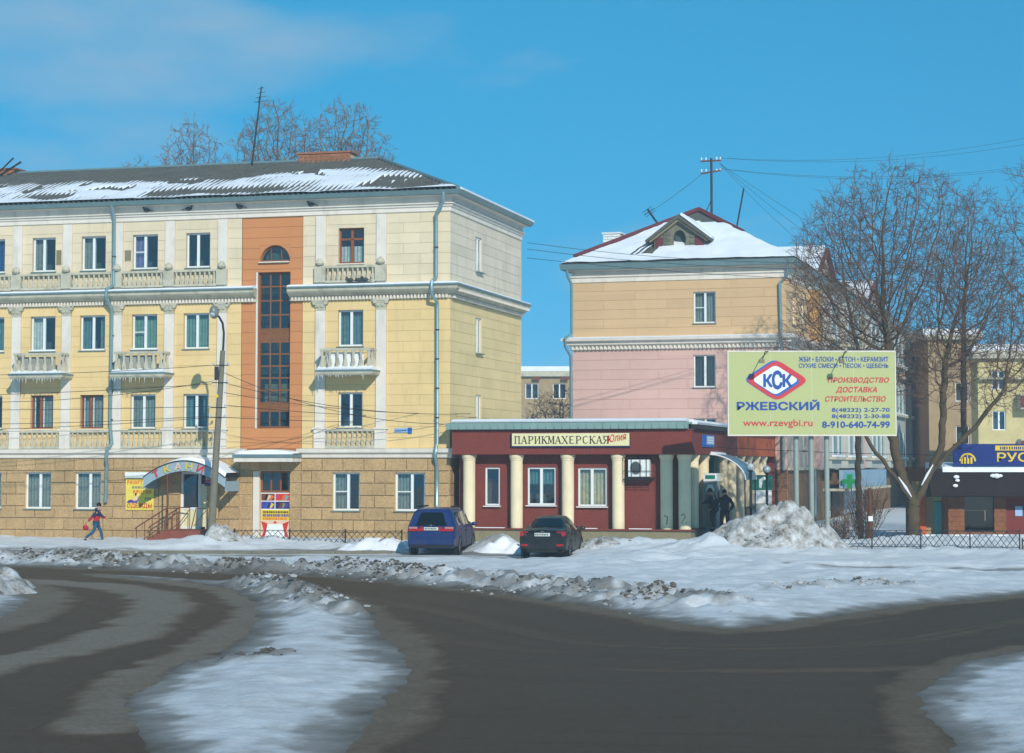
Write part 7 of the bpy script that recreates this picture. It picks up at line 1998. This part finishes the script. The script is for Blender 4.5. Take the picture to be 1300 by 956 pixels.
    if hood: MB().ball(tuple(V_['neck'] - fw * .08), .11, 10, 6, (1.2, .8, .7)).build('hood', coat[0], e, smooth=True)
    return e
W_ = dict(pel=(0, 0, .92), chest=(0, .05, 1.28), neck=(0, .07, 1.47), head=(0, .10, 1.56), crown=(0, .12, 1.68), Lsh=(-.19, .05, 1.38), Lel=(-.26, .22, 1.16), Lwr=(-.22, .42, 1.08), Rsh=(.19, .05, 1.38), Rel=(.27, -.16, 1.14), Rwr=(.26, -.34, .96),
          Lhip=(-.09, 0, .88), Lkn=(-.10, .20, .52), Lan=(-.1, .28, .09), Ltoe=(-.1, .46, .06), Rhip=(.09, 0, .88), Rkn=(.1, -.10, .50), Ran=(.1, -.46, .20), Rtoe=(.1, -.36, .06))
pr = person((-17.05, 83.0, .10), R(-82), W_, 'person in red and navy jacket and jeans striding along the stone wall with a bag', ('jacket_navy', 'jacket_red', 1.14), 'jeans', 'hat', .93, hood=True)
bg = T('hand_bag', (0, 0, 0), 0, (-17.45, 82.75, .55), 'small red bag swinging from the hand of the striding person', 'bag')
bg.part('sack', MB().ball((-17.43, 82.75, .72), .105, 10, 7, (1.2, .8, 1.0)), 'bag_red', True); bg.part('handle', MB().tube([(-17.5, 82.75, .80), (-17.45, 82.75, .92), (-17.37, 82.75, .80)], .012, 5), 'bag_red')
P2 = dict(pel=(0, 0, .93), chest=(0, .04, 1.30), neck=(0, .05, 1.50), head=(0, .08, 1.58), crown=(0, .09, 1.71), look=(-.3, 1, 0), Lsh=(-.2, .03, 1.40), Lel=(-.36, .08, 1.18), Lwr=(-.52, .18, 1.02), Rsh=(.2, .03, 1.40), Rel=(.33, -.06, 1.16), Rwr=(.24, .10, .98),
          Lhip=(-.1, 0, .88), Lkn=(-.12, .10, .50), Lan=(-.13, .06, .09), Ltoe=(-.14, .24, .05), Rhip=(.1, 0, .88), Rkn=(.11, .02, .50), Ran=(.11, -.12, .10), Rtoe=(.12, .06, .05), hem=.12)
def afp(x, y, z): q = afw(x, y, z); return q
person(afp(11.15, 1.0, .50), R(4), P2, 'person in black jacket and cap walking up to the cash machine', ('coat_black',), 'trousers_black', 'cap', 1.02, hood=True)
P1 = dict(pel=(0, 0, .92), chest=(0, .08, 1.27), neck=(0, .13, 1.45), head=(0, .18, 1.52), crown=(0, .20, 1.64), Lsh=(-.19, .08, 1.36), Lel=(-.24, .26, 1.14), Lwr=(-.12, .44, 1.12), Rsh=(.19, .08, 1.36), Rel=(.25, .22, 1.13), Rwr=(.12, .42, 1.15),
          Lhip=(-.1, 0, .87), Lkn=(-.11, .06, .50), Lan=(-.12, -.08, .09), Ltoe=(-.13, .1, .05), Rhip=(.1, 0, .87), Rkn=(.11, .12, .50), Ran=(.12, .10, .09), Rtoe=(.13, .28, .05), hem=.18)
person(afp(10.62, 1.55, .66), R(52), P1, 'person in dark coat bent over the cash machine keypad', ('coat_black',), 'trousers_black', 'hair', .98)
